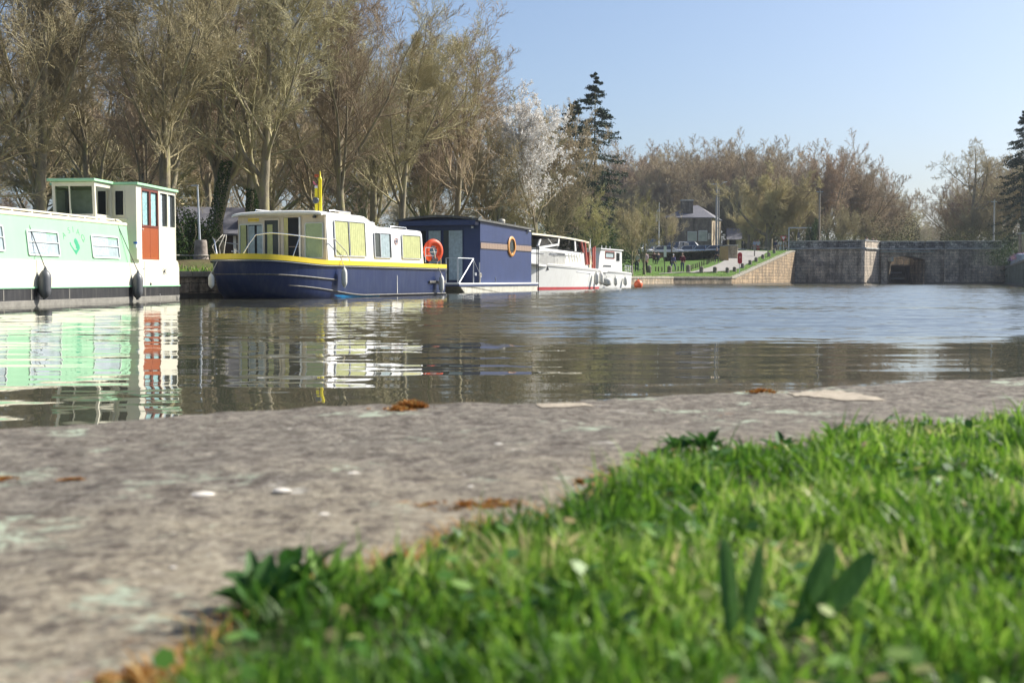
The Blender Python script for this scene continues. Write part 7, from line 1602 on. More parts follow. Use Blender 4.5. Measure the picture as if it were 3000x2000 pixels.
# right bank: railing, flower boxes, posts
def RBP(px, off): # a point on the right quay's top, off metres inland
    d = ray(px, 780)
    for Y in np.arange(40, 147, .1):
        X = d[0] / d[1] * Y; ex = np.interp(Y, [92, 146.2], [39.4, 60.2])
        if X - off >= ex and Y < 146.2 or False: return X, Y
    return 60.2 + off, 146
M_flow = [ramp_mat('white_flowers', [(0, (.7, .7, .68)), (.6, (.85, .85, .85)), (1, (.2, .35, .1))], 1, island=True), ramp_mat('purple_flowers', [(0, (.25, .10, .35)), (.5, (.5, .25, .5)), (1, (.10, .18, .06))], 1, island=True), ramp_mat('pink_flowers', [(0, (.65, .25, .35)), (.5, (.55, .40, .45)), (1, (.15, .2, .08))], 1, island=True)]
for k, (Yf, m, lab) in enumerate(((143, 0, 'flower box with white blooms at the far end of the right quay'), (136, 0, 'second flower box with white blooms on the right quay'), (127, 1, 'flower box with purple blooms in the middle of the right quay'), (118, 2, 'flower box with pinkish blooms on the right quay'), (109, 1, 'nearest flower box with purple blooms at the right edge'))):
    ex = np.interp(Yf, [92, 146.2], [39.4, 60.2]); t = thing('flower_box', lab, 'flower box', (ex + .35, Yf, 2.1), R(-21), 'flower boxes along the right quay'); MB().box(-.25, .25, -2.6, 2.6, 0, .35).build('box', mat('planter_grey', (.35, .38, .42), .7, .15, 4), t, bevel=.02)
    rs = np.random.RandomState(k); n = 1500; c = np.stack([rs.randn(n) * .2, rs.uniform(-2.6, 2.6, n), .4 + rs.rand(n) * .5 * (1 if m == 0 else .8)], 1); V, F = leaf_cloud(c, n, .05, rs); np_mesh('flowers', V, F, M_flow[m], t, smooth=False)
ra = thing('quay_railing', 'dark red railing behind the flower boxes on the right quay', 'railing', (0, 0, 0)); mb = MB(); pp = []
for i in range(34):
    Yf = 145.5 - i * 1.6; ex = np.interp(Yf, [92, 146.2], [39.4, 60.2]) + 1.0; pp.append((ex, Yf)); mb.box(ex - .05, ex + .05, Yf - .05, Yf + .05, 1.95, 3.25)
mb.build('uprights', mat('dark_red', (.30, .03, .03), .5, .1, 4), ra); mb = MB(); mb.tube([(a, b, 3.25) for a, b in pp], .045, 6); mb.tube([(a, b, 2.6) for a, b in pp], .03, 6); mb.build('rail', mat('dark_red', (.3, .03, .03)), ra)
for px, pt, pb, lab, m, r in ((2927, 714, 733, 'pale stone post at the right end of the parapet', M_corn, .18), (2955, 714, 730, 'second pale post right of the parapet', M_pole, .16), (2968, 690, 725, 'tall pale timber post behind the seated visitor', M_wpole, .11)):
    Y = 147; X = atpx(px, Y); Z = PY(px, pb, Y)[1]; t = thing('post', lab, 'post', (X, Y, Z)); H = PY(px, pt, Y)[1] - Z; MB().lathe([(0, -1.6), (r, -1.6), (r * .95, H * .9), (r * .6, H), (0, H)], n=10).build('shaft', m, t, smooth=True)
Y = 112; X = atpx(2996, Y); Z = PY(2996, 725, Y)[1]; t = thing('stone_gatepost', 'ochre stone pillar cut off by the right edge', 'pillar', (X + .3, Y, 2.0)); MB().box(-.4, .5, 0, .7, 0, PY(2996, 686, Y)[1] - 2.0).build('shaft', M_hlit, t, uv=True, bevel=.03); MB().box(-.45, .55, -.05, .75, PY(2996, 686, Y)[1] - 1.997, PY(2996, 686, Y)[1] - 1.85).build('cap', M_corn, t, bevel=.02)
Y = 104; X = atpx(2997, Y); t = thing('moored_dinghy', 'pale blue covered dinghy on the right quay at the right edge', 'boat', (X, Y, 2.1), R(-20)); mb = MB(); mb.loft([[(.5 * s * c, y, z) for s, z in ((-1, .55), (-.7, .05), (.7, .05), (1, .55))] for y, c in ((-1.6, .25), (-.8, .85), (.6, 1.0), (1.7, .9))]); mb.build('hull', mat('pale_blue', (.42, .5, .6), .5, .1, 3), t, bevel=.02); MB().box(-.45, .45, -.9, 1.5, .553, .66).build('cover', mat('cover_white', (.6, .62, .64), .7, .1, 3), t, bevel=.04)
bankR = MB(); 

# ---------------------------------------------------------------- cars
def car(kind, col, name='parked_car'):
    t = thing(name, 'x', 'car'); Mb = mat('car_%s' % '_'.join('%02d' % int(c * 99) for c in col), col, .25, .03, 2, coat=1.0, metal=.0)
    L, W = (4.3, 1.74); 
    if kind == 'hatch': low = [(-2.12, .42), (-2.12, .80), (-1.95, .95), (-.85, 1.0), (.0, 1.0), (1.9, .98), (2.1, .88), (2.12, .45)]; top = [(-1.05, .99), (-.35, 1.42), (.3, 1.47), (1.35, 1.42), (1.95, .99)]
    elif kind == 'saloon': low = [(-2.2, .42), (-2.2, .76), (-2.0, .88), (-.9, .94), (.0, .95), (1.5, .97), (2.2, .93), (2.25, .45)]; top = [(-1.1, .93), (-.3, 1.35), (.35, 1.40), (.95, 1.36), (1.75, .96)]; L = 4.5
    elif kind == 'van': low = [(-2.4, .45), (-2.4, .95), (-2.2, 1.15), (-1.6, 1.25), (.0, 1.28), (2.4, 1.28), (2.45, .9), (2.45, .45)]; top = [(-1.75, 1.24), (-1.15, 1.95), (-.8, 2.02), (2.2, 2.02), (2.38, 1.27)]; L = 4.9; W = 1.9
    else: low = [(-2.2, .42), (-2.2, .80), (-2.0, .93), (-.95, 1.0), (.0, 1.0), (2.05, 1.0), (2.15, .9), (2.18, .45)]; top = [(-1.15, .99), (-.4, 1.44), (.3, 1.50), (1.75, 1.46), (2.1, .99)]
    hw = W / 2; n = 28; xs_ = np.linspace(low[0][0], low[-1][0], n); up = [p for p in low[1:-1]]; rings = []
    for x in xs_:
        zt = np.interp(x, [p[0] for p in up], [p[1] for p in up]); e = 1 - .10 * abs(x / (L / 2)) ** 3.5; w = hw * e; zb = .22 + (.10 if abs(x) > L / 2 - .35 else 0)
        rings.append([(x, -w * .93, zb), (x, -w, zb + .2), (x, -w, zt - .22), (x, -w * .95, zt - .04), (x, -w * .82, zt), (x, w * .82, zt), (x, w * .95, zt - .04), (x, w, zt - .22), (x, w, zb + .2), (x, w * .93, zb)])
    MB().loft(rings).build('body', Mb, t, smooth=True, angle=40)
    # greenhouse: glass with painted roof and pillars
    def gh(inset, dz, shr): 
        r = []
        for x, z in top: f = (z - top[0][1]) / (max(p[1] for p in top) - top[0][1] + 1e-6); f = max(0, f); w = hw * (.93 - .17 * f) + inset; r.append([(x * shr + (1 - shr) * .3, -w, z + dz), (x * shr + (1 - shr) * .3, w, z + dz)])
        return r
    g = gh(0, 0, 1.0); base = [[(x, -hw * .93, top[0][1] - .02), (x, hw * .93, top[0][1] - .02)] for (x, z) in top]; mb = MB(); n2 = len(top)
    V = [p for r_ in g for p in r_] + [p for r_ in base for p in r_]; F = []
    for i in range(n2 - 1): F += [(2 * i, 2 * i + 1, 2 * i + 3, 2 * i + 2), (2 * i, 2 * i + 2, 2 * n2 + 2 * i + 2, 2 * n2 + 2 * i), (2 * i + 1, 2 * n2 + 2 * i + 1, 2 * n2 + 2 * i + 3, 2 * i + 3)]
    mb.add(V, F); mb.build('window', mat('car_glass', (.05, .06, .075), .1, .1, 2, spec=1.0), t)
    mb = MB(); r = []
    for x, z in top[1:-1]: f = (z - top[0][1]) / (max(p[1] for p in top) - top[0][1]); w = hw * (.93 - .17 * f) + .012; r.append([(x, -w, z - .05), (x, -w * .92, z + .03), (x, w * .92, z + .03), (x, w, z - .05)])
    mb.loft(r)
    for sy in (-1, 1):
        pil = [(0, 1), (len(top) - 1, len(top) - 2)] if kind != 'van' else [(0, 1), (len(top) - 1, len(top) - 2)]
        for a_, b_ in pil: mb.tube([(top[a_][0], sy * hw * .93, top[a_][1]), (top[b_][0], sy * (hw * .77), top[b_][1])], .04, 5)
        mb.tube([(.45, sy * hw * .93, top[0][1]), (.45, sy * hw * .775, max(p[1] for p in top) - .03)], .04, 5)
        if kind == 'van': mb.prism([(.3, 1.27), (2.25, 1.27), (2.15, 1.97), (.3, 1.97)], sy * hw * .96, sy * hw * .80, SY)
    mb.build('roof', Mb, t, smooth=True, angle=30)
    for x in (-L * .31, L * .30):
        for sy in (-1, 1):
            w_ = MB().lathe([(0, -.1), (.24, -.1), (.31, -.08), (.32, 0), (.31, .08), (.24, .1), (0, .1)], (x, sy * (hw - .10), .31), 18, 0, 'y').build('wheel', M_black, t, smooth=True); MB().lathe([(0, 0), (.19, 0), (.17, .02), (.06, .03), (0, .03)], (x, sy * (hw + .005) if sy > 0 else -(hw + .035), .31), 12, 0, 'y').build('rim', M_galv, w_)
    for sy in (-1, 1):
        MB().box(-L / 2 - .005 + .07, -L / 2 + .2, sy * hw * .55 - .16, sy * hw * .55 + .16, .66, .80).build('headlight', mat('lamp_glass', (.7, .7, .72), .15, .05), t, bevel=.03); MB().box(L / 2 - .22, L / 2 - .03, sy * hw * .72 - .1, sy * hw * .72 + .1, .72, .92).build('tail_light', mat('lamp_red', (.5, .02, .02), .25), t, bevel=.02)
        MB().box(-.75, -.6, sy * (hw + .09) - .08, sy * (hw + .09) + .08, .98, 1.1).build('mirror', Mb, t, bevel=.02)
    return t
WHT, SIL, BLU, DRK, GRY, LBL, MAR = (.80, .80, .80), (.58, .61, .64), (.07, .14, .26), (.05, .06, .08), (.26, .28, .32), (.45, .56, .66), (.13, .02, .04)
proto = {}
cars = [ # px of centre, roof y in photo, Y, kind, colour, heading, label
    (1843, 722, 121, 'saloon', SIL, 5, 'silver-blue car half hidden behind the small cabin cruiser'), (1800, 724, 122, 'hatch', GRY, 12, 'dark grey car behind the aerial of the cabin cruiser'),
    (1874, 720, 125, 'hatch', LBL, -8, 'light blue car behind the striped-shirt person'), (1899, 721, 122, 'hatch', WHT, 78, 'small white car behind the pink-shirted person'),
    (1924, 719, 127, 'saloon', BLU, 15, 'dark blue car left of the white hatchback'), (1957, 716, 121.5, 'hatch', WHT, 172, 'white hatchback in side view above the lawn'),
    (1985, 712, 128, 'van', DRK, 60, 'dark blue van behind the long hedge'), (2016, 709, 131, 'van', WHT, 165, 'white van behind the long hedge'), (2040, 715, 123.5, 'estate', SIL, 170, 'silver estate car behind the hedge in front of the white van'),
    (2071, 712, 130, 'saloon', BLU, 10, 'blue car below the shop windows of the house'), (2078, 718, 123, 'estate', LBL, 168, 'pale blue car at the right end of the hedge'), (2110, 720, 122, 'hatch', WHT, 175, 'white car bonnet beside the timber screen'),
    (2153, 714, 143, 'hatch', MAR, 30, 'maroon car behind the blue car near the shed'), (2175, 713, 141, 'saloon', GRY, 185, 'slate blue car parked in front of the slate shed')]
for px, py, Y, kind, col, hd, lab in cars:
    Y = 165 + (Y - 121) * 1.45
    X = atpx(px, Y); Z = float(TZ(X, Y)) + .05; key = (kind, col)
    if key not in proto: c = car(kind, col); proto[key] = c
    else: c = copy_tree(proto[key])
    c.location = (X, Y, Z); c.rotation_euler = (0, 0, R(hd)); c['label'] = lab; c['category'] = 'car' if kind != 'van' else 'van'; c.name = 'parked_car' if kind != 'van' else 'parked_van'; c['group'] = 'vehicles parked behind the hedge'

# ---------------------------------------------------------------- people
def skin_mesh(name, verts, edges, rad, m, parent, sub=2, root=0):
    me = bpy.data.meshes.new(name); me.from_pydata(verts, edges, []); o = bpy.data.objects.new(name, me); C.objects.link(o)
    sk = o.modifiers.new('skin', 'SKIN'); sk.use_smooth_shade = True
    for i, r in enumerate(rad): me.skin_vertices[0].data[i].radius = (r if isinstance(r, tuple) else (r, r))
    me.skin_vertices[0].data[root].use_root = True
    s = o.modifiers.new('sub', 'SUBSURF'); s.levels = sub; s.render_levels = sub
    bpy.context.view_layer.update(); ev = o.evaluated_get(bpy.context.evaluated_depsgraph_get()); nm = bpy.data.meshes.new_from_object(ev)
    bpy.data.objects.remove(o); nm.name = name; nm.materials.clear(); nm.materials.append(m); nm.polygons.foreach_set('use_smooth', [True] * len(nm.polygons))
    return link(bpy.data.objects.new(name, nm), parent)
SKIN = mat('skin', (.52, .30, .21), .5, .08, 6)
def person(X, Y, Z, H, rot, shirt, pants, hair, label, pose='stand', long_hair=False, bag=None, hood=False, group=None):
    t = thing('person', label, 'person', (X, Y, Z), rot, group); k = H / 1.75; t.scale = (k, k, k)
    a1, a2, l1, l2 = {'stand': (.05, -.03, .02, -.02), 'walk': (.22, -.2, .30, -.24), 'phone': (.0, .0, .02, -.03)}.get(pose, (.05, -.03, 0, 0))
    sit = pose == 'sit'; hp = .50 if sit else .93
    V = [(0, 0, hp), (0, 0, hp + .16), (0, -.01, hp + .34), (0, -.01, hp + .50), (0, -.01, hp + .57), (0, -.03, hp + .66), (0, -.035, hp + .77)]
    E = [(0, 1), (1, 2), (2, 3), (3, 4), (4, 5), (5, 6)]; Rr = [(.145, .10), (.125, .095), (.15, .105), (.10, .075), (.052, .055), (.068, .085), (.070, .082)]
    sh = {}
    for s, sw in ((-1, a1), (1, a2)):
        i = len(V)
        if pose == 'phone' and s == 1: A = [(s * .17, -.01, hp + .46), (s * .23, -.04, hp + .20), (s * .12, -.28, hp + .30), (s * .08, -.33, hp + .36)]
        elif sit: A = [(s * .17, -.01, hp + .46), (s * .23, -.04, hp + .20), (s * .14, -.28, hp + .16), (s * .12, -.36, hp + .15)]
        else: A = [(s * .17, -.01, hp + .46), (s * .22, sw * .4, hp + .18), (s * .235, -.05 + sw * -.9 - .03, hp - .06), (s * .23, -.07 - sw * 1.0, hp - .14)]
        V += A; E += [(3, i), (i, i + 1), (i + 1, i + 2), (i + 2, i + 3)]; Rr += [(.06, .065), (.046, .046), (.033, .033), (.028, .04)]; sh[s] = (i, A)
    lg = {}
    for s, sw in ((-1, l1), (1, l2)):
        i = len(V)
        if sit: A = [(s * .09, -.05, hp - .02), (s * .11, -.42, hp + .0), (s * .11, -.42, .09), (s * .11, -.50, .045)]
        else: A = [(s * .09, 0, hp - .08), (s * .10, -sw - .02, .50), (s * .105, sw * .9 if False else -sw * 1.3 + (.10 if sw < -.1 else 0), .09), (s * .11, -sw * 1.3 - .12 + (.10 if sw < -.1 else 0), .045)]
        V += A; E += [(0, i), (i, i + 1), (i + 1, i + 2), (i + 2, i + 3)]; Rr += [(.085, .09), (.058, .06), (.038, .04), (.035, .03)]; lg[s] = (i, A)
    body = skin_mesh('body', V, E, Rr, SKIN, t)
    # fingers and thumbs, nose and ears joined into the one body mesh
    mb = MB()
    for s in (-1, 1):
        A = sh[s][1]; w_, h_ = Vector(A[2]), Vector(A[3]); d = (h_ - w_).normalized(); sd = Vector((0, 1, 0)).cross(d).normalized() if abs(d.y) < .8 else Vector((1, 0, 0))
        ac = d.cross(sd).normalized()
        for j, (o_, ln) in enumerate(((-.027, .068), (-.009, .078), (.009, .074), (.026, .058))):
            p0 = h_ + ac * o_; mb.tube([p0, p0 + d * ln * .5 + sd * .004 * s, p0 + d * ln * .92 - sd * .012 * s], [.009, .0085, .006], 6)
        p0 = h_ + ac * -.03 - d * .02; mb.tube([p0, p0 + d * .03 - ac * .025, p0 + d * .06 - ac * .028], [.011, .010, .007], 6)
    hz_ = hp + .735
    mb.loft([[(-.012, -.112, hz_ - .03), (.012, -.112, hz_ - .03), (0, -.138, hz_ - .028)], [(-.006, -.112, hz_ + .02), (.006, -.112, hz_ + .02), (0, -.118, hz_ + .02)]])
    for s in (-1, 1): mb.torus((s * .068, -.02, hz_), .02, .008, 10, 5, 'x')
    ex_ = mb.build('tmp', SKIN, t, smooth=True)
    bm = bmesh.new(); bm.from_mesh(body.data); bm.from_mesh(ex_.data); bm.to_mesh(body.data); bm.free(); bpy.data.objects.remove(ex_)
    mb = MB()
    for s in (-1, 1): mb.lathe([(0, -.008), (.008, -.004), (.009, .002), (0, .006)], (s * .027, -.108, hz_ + .012), 8, 0, 'y')
    mb.build('eyes', M_dark, t); MB().box(-.022, .022, -.114, -.106, hz_ - .062, hz_ - .054).build('mouth', M_redwood, t)
    # clothes, a little larger than the limbs
    ms = mat('shirt_%s' % '_'.join('%02d' % int(c * 99) for c in shirt), shirt, .85, .18, 12, bump=.2); mp_ = mat('trousers_%s' % '_'.join('%02d' % int(c * 99) for c in pants), pants, .85, .15, 12, bump=.2)
    vs_ = V[:4] + [(0, -.01, hp + .535)]; vs_[0] = (0, 0, hp - .06); es = [(0, 1), (1, 2), (2, 3), (3, 4)]; rr = [(.165, .118), (.145, .112), (.165, .12), (.115, .09), (.065, .065)]
    for s in (-1, 1):
        i = len(vs_); A = sh[s][1]; e = Vector(A[1]).lerp(Vector(A[2]), .9 if shirt[0] < .3 else .15); vs_ += [A[0], A[1]] + ([tuple(e)] if True else []); es += [(3, i), (i, i + 1), (i + 1, i + 2)]; rr += [(.072, .076), (.058, .058), (.045, .045)]
    skin_mesh('shirt', vs_, es, rr, ms, t)
    vs_ = [(0, 0, hp + .02), (0, 0, hp - .04)]; es = [(0, 1)]; rr = [(.155, .112), (.15, .115)]
    for s in (-1, 1):
        i = len(vs_); A = lg[s][1]; an = (A[2][0], A[2][1], A[2][2] + .01); vs_ += [A[0], A[1], an]; es += [(1, i), (i, i + 1), (i + 1, i + 2)]; rr += [(.095, .10), (.072, .075), (.058, .06)]
    skin_mesh('trousers', vs_, es, rr, mp_, t)
    for s in (-1, 1):
        A = lg[s][1]; x, y, _ = A[3]; mb = MB(); mb.loft([[(x - .04, y + .17, 0), (x + .04, y + .17, 0), (x + .035, y + .17, .08), (x - .035, y + .17, .08)], [(x - .05, y - .02, 0), (x + .05, y - .02, 0), (x + .04, y - .02, .075), (x - .04, y - .02, .075)], [(x - .035, y - .13, 0), (x + .035, y - .13, 0), (x + .02, y - .12, .045), (x - .02, y - .12, .045)]]); mb.build('shoe', M_rubber, t, smooth=True)
    # hair cap
    mh = ms if hood else mat('hair_%02d' % int(hair[0] * 99), hair, .8, .25, 20); mb = MB(); rings = []
    for i in range(7):
        f = i / 6; zz2 = hz_ + .105 - f * (.15 if not long_hair else .26); r_ = .092 * math.sin(min(1, f * 1.25 + .02) * math.pi / 2) + (.012 if hood else 0); ring = []
        for j in range(14): a = 2 * math.pi * j / 14; fr_ = max(0, -math.sin(a)); ring.append((r_ * .92 * math.cos(a), -.025 + r_ * 1.08 * math.sin(a) * (1 if math.sin(a) > 0 else (1 - .55 * max(0, f - .35))), zz2 + .07 * fr_ * f))
        rings.append(ring)
    mb.loft(rings); mb.build('hair' if not hood else 'hood', mh, t, smooth=True)
    if bag: mb = MB(); mb.box(.17, .27, -.05, .25, hp - .22, hp + .12); mb.build('bag', bag, t, bevel=.03)
    return t
BK, DN, NV = (.02, .02, .025), (.05, .07, .14), (.02, .03, .08)
pp_ = [ # px, feet y, head y, shirt, trousers, hair, pose, rot(deg; 0 faces camera), label, extra
    (1865.5, 796, 735, (.55, .52, .55), NV, (.10, .06, .04), 'stand', 165, 'person in a pale striped shirt and navy trousers, back turned, beside the small tree', {}),
    (1891, 797, 735, (.58, .42, .46), BK, (.16, .05, .02), 'stand', 190, 'brown-haired person in a pinkish shirt and black trousers, back turned', {}),
    (1972, 795, 744, (.13, .12, .28), (.12, .13, .25), (.5, .5, .55), 'walk', 150, 'grey-haired person in a purple-blue top carrying a dark bag', dict(bag=M_black)),
    (1999, 796, 741, (.16, .012, .03), DN, (.45, .3, .22), 'phone', 180, 'person in a maroon top and blue jeans standing on the lawn by the quay', {}),
    (2100, 773, 730, (.03, .035, .05), BK, (.55, .45, .3), 'walk', -20, 'person in dark clothes walking on the path in front of the hedge', {}),
    (2211, 737, 700, (.55, .58, .70), (.42, .40, .36), (.2, .15, .1), 'stand', 30, 'person in a pale shirt and beige trousers at the road top', {}),
    (2221, 738, 701, (.70, .70, .72), (.60, .02, .03), (.15, .1, .08), 'stand', -15, 'person in bright red trousers beside the many stemmed tree', {}),
    (2286, 737, 702, (.75, .75, .75), (.70, .70, .70), (.2, .15, .1), 'stand', 20, 'person dressed in white below the give way sign', {}),
    (2302, 738, 703, (.45, .40, .40), (.35, .33, .35), (.15, .1, .08), 'walk', 70, 'person in greyish clothes just right of the give way sign', {}),
    (2323, 738, 704, (.03, .16, .13), (.02, .02, .03), (.35, .25, .2), 'stand', 100, 'person in a dark green jacket at the foot of the height barrier', {}),
    (2332, 738, 705, (.03, .20, .24), (.30, .12, .12), (.1, .07, .05), 'stand', -100, 'person in a teal jacket under the height barrier', {}),
    (2348, 737, 704, (.04, .03, .035), (.05, .03, .04), (.3, .2, .15), 'stand', 120, 'person in black beside the height barrier post', {}),
    (2358, 737, 703, (.20, .16, .18), (.04, .03, .04), (.45, .3, .25), 'stand', -60, 'person in a greyish top next to the bridge parapet end', {}),
    (1916, 772, 737, (.10, .03, .03), (.03, .02, .02), (.05, .03, .02), 'sit', 170, 'person in a dark red top sitting at the picnic table, left one', {}),
    (1928, 774, 738, (.03, .03, .05), (.03, .03, .05), (.08, .05, .04), 'sit', 200, 'person in black sitting at the picnic table, right one', {}),
    (2272, 738, 703, (.04, .05, .12), (.04, .05, .10), (.1, .08, .06), 'stand', 160, 'person in navy beside the person dressed in white', {}),
]
for px, pf, ph, shirt, pants, hair, pose, rot, lab, kw in pp_:
    if px > 2200: Y = 158.0; X = atpx(px, Y); Z = float(TZ(X, Y)); H = min(1.9, max(1.55, PY(px, ph, Y)[1] - Z))
    else: X, Y, Z = GT(px, pf); H = 1.75
    if pose != 'sit' and px < 2200: H = min(1.9, max(1.55, PY(px, ph, Y)[1] - Z))
    person(X, Y, Z + .06 * (px > 2200 or px == 2100), H, R(rot), shirt, pants, hair, lab, pose, group=None, **kw)
# people on the bridge (the roadway lies behind the parapet) and on the right quay
rdk = MB(); rdk.box(30, 64, 147.9, 153.2, 3.5, 4.12); tag(rdk.build('road', M_path), kind='structure')
for px, hd, sc_, lab, sh_c in ((2539, 694, 1.72, 'person in a white top looking over the bridge parapet', (.6, .6, .6)), (2557, 697, 1.66, 'dark-haired person in black behind the bridge parapet', (.05, .05, .06)), (2567, 699, 1.5, 'smaller person in a beige top behind the bridge parapet', (.5, .42, .35))):
    Y = 149.0; person(atpx(px, Y), Y, 4.12, sc_, R(10), sh_c, BK, (.12, .08, .05), lab)
Y = 140; X = atpx(2967, Y); person(X, Y, 2.95, 1.7, R(80), (.55, .58, .66), NV, (.45, .3, .2), 'person in a white top sitting at the right end of the bridge', 'sit')
t = thing('stone_step', 'low stone block the visitor at the right end sits on', 'block', (X, Y, 1.9)); MB().box(-.35, .35, -.3, .4, 0, 1.45).build('block', M_corn, t, bevel=.03)
# ---------------------------------------------------------------- weeds, moss and pebbles on the near quay
def leaf_mesh(L, W, bend, fold, n=8, wav=0.0, seed=0, ex=.8):
    rs = random.Random(seed); V = []; F = []
    for i in range(n + 1):
        f = i / n; w = W * math.sin(math.pi * min(1, f * .92 + .06)) ** ex * (.55 + .6 * f if f < .7 else .97) * (1 + wav * math.sin(i * 2.3 + seed)); y = L * f * math.cos(bend * f * .7); z = L * f * math.sin(.2 + bend * .2) - bend * L * .45 * f * f
        V += [(-w / 2, y, z + fold * w), (0, y, z), (w / 2, y, z + fold * w)]
    for i in range(n): a = i * 3; F += [(a, a + 1, a + 4, a + 3), (a + 1, a + 2, a + 5, a + 4)]
    return V, F
M_leafd = ramp_mat('broad_leaf', [(0, (.022, .075, .018)), (.5, (.045, .13, .022)), (1, (.09, .20, .035))], 1, island=True, rough=.6, trans=.3, spec=.25)
M_leafl = ramp_mat('light_leaf', [(0, (.10, .24, .03)), (.5, (.17, .32, .05)), (1, (.26, .38, .10))], 1, island=True, rough=.6, trans=.35, spec=.25)
M_dry = ramp_mat('dry_leaf', [(0, (.35, .20, .08)), (1, (.48, .34, .18))], 1, island=True, rough=.8)
M_plant = ramp_mat('plantain_leaf', [(.3, (0.05, 0.12, 0.03)), (.5, (0.09, 0.19, 0.045)), (.7, (0.13, 0.24, 0.07))], 60, rough=.6, trans=.3, stretch=(6, 1, 1), spec=.3)
def weed(px, py, n, L, W, lab, up=.6, m=None, seed=0, zt=.03, spread=1.0, az=None, lean=None):
    X, Y = PG(px, py, ZQ + zt); rs = random.Random(seed); t = thing('broadleaf_weed', lab, 'plant', (X, Y, ZQ - .002), rs.uniform(0, 6) if az is None else 0, 'broad leaved weeds in the turf')
    for k in range(n):
        l = L * rs.uniform(.7, 1.1); V, F = leaf_mesh(l, W * rs.uniform(.5, 1.0), rs.uniform(.3, 1.1) if az is None else .3, .22, 10, .09 if az is None else .03, k, .8 if az is None else .42); mb = MB(); mb.add(V, F)
        a = (2 * math.pi * k / n + rs.uniform(-.3, .3)) if az is None else az[k]; tilt = up * (rs.uniform(.35, 1.2) if az is None else rs.uniform(.9, 1.1))
        M_ = Matrix.Rotation(lean[k] if lean else 0, 4, 'Y') @ Matrix.Rotation(a, 4, 'Z') @ Matrix.Rotation(tilt, 4, 'X'); mb.v = [tuple(M_ @ Vector(v)) for v in mb.v]; o = mb.build('leaf', m or M_leafd, t, smooth=True)
W_ = [ # px, py, leaves, L, W, up, light, seed, label
 (760, 1790, 11, .075, .030, .9, 0, 6, 'clump of broad dark leaves on the turf edge, lower left'), (850, 1735, 10, .078, .030, 1.05, 0, 7, 'clump of broad dark leaves right of the lower left clump'), (960, 1740, 9, .070, .024, 1.1, 1, 8, 'greyish green leafy tuft right of the dark lower left clumps'),
 (1835, 1372, 9, .05, .022, .35, 0, 9, 'low dark leaf rosette reaching onto the stone'), (1900, 1345, 11, .055, .024, .5, 0, 10, 'dark leafy rosette just above the lowest one on the stone'), (1985, 1305, 13, .062, .026, .8, 0, 11, 'upright dark leafy clump at the top of the turf edge'), (2070, 1305, 13, .062, .026, .85, 0, 12, 'second upright dark leafy clump at the turf edge'),
 (2180, 1320, 9, .06, .022, .6, 1, 13, 'lighter leafy clump right of the dark upright clumps'), (2290, 1300, 10, .05, .022, .6, 0, 14, 'leafy clump beside the bare stone corner'), (2440, 1275, 10, .06, .022, .8, 1, 15, 'light leafy clump at the far corner of the turf'), (2560, 1262, 12, .06, .024, .7, 0, 16, 'dark leafy clump at the far right of the turf'), (2720, 1262, 11, .06, .022, .8, 0, 22, 'rightmost dark leafy clump of the turf'),
 (1500, 1860, 7, .06, .028, .5, 0, 17, 'flat leaves in the shaded hollow at the bottom'), (2100, 1975, 6, .06, .030, .6, 1, 18, 'round light leaves at the bottom edge'), (1650, 1800, 5, .06, .026, .8, 0, 19, 'dark leaves in the shadow left of the upright plantain'), (1290, 2000, 6, .06, .018, .9, 0, 20, 'dark slim leaves at the bottom edge of the picture'), (1560, 1980, 7, .07, .03, .45, 1, 23, 'pale flat leaves low in the bottom middle')]
for px, py, n, L, W, up, lt, sd, lab in W_: weed(px, py, n + 4, L, W * .85, lab, up=up, m=M_leafl if lt else None, seed=sd, zt=.012)
weed(2150, 1950, 2, .128, .030, 'upright plantain with two tall dark leaves in the right foreground', m=M_plant, up=1.25, seed=4, zt=.0, az=[.0, .15], lean=[-.05, .28])
weed(2310, 1890, 2, .100, .028, 'plantain with slanting leaves right of the upright plantain', m=M_plant, up=1.2, seed=5, zt=.0, az=[.0, -.1], lean=[.42, .75])
# scattered clover and dandelion leaves mixed through the turf
rs = np.random.RandomState(33); n = 9000; gx = rs.uniform(-.7, 2.5, n); gy = .5 + rs.rand(n) ** 1.1 * 3.2; ok = inpoly(gx, gy, T) & (np.abs(gx) < gy * .6 + .2); gx, gy = gx[ok], gy[ok]; cl = vnoise(gx * 5, gy * 5, 12); ok = cl > .42; gx, gy = gx[ok], gy[ok]; n = len(gx)
c = np.stack([gx, gy, ZQ + .012 + .032 * rs.rand(n)], 1); a = rs.randn(n, 3) * np.array([1, 1, .45]); a = unit(a) * (.0055 + .0065 * rs.rand(n))[:, None]; b = np.cross(unit(a), unit(rs.randn(n, 3) * .3 + np.array([0, -.3, 1]))); b = unit(b) * (.004 + .004 * rs.rand(n))[:, None]
V = np.stack([c - a, c - a * .3 + b, c + a * .6 + b * .9, c + a * 1.1, c + a * .6 - b * .9, c - a * .3 - b], 1).reshape(-1, 3); F = np.arange(n * 6).reshape(-1, 6)
tag(np_mesh('ground_cover', V, F, ramp_mat('clover_leaf', [(0, (.035, .11, .02)), (.5, (.09, .21, .03)), (.85, (.20, .34, .07)), (.95, (.40, .30, .14))], 1, island=True, rough=.45, trans=.3), smooth=False), 'small clover and dandelion leaves mixed through the grass', 'ground cover', kind='stuff')
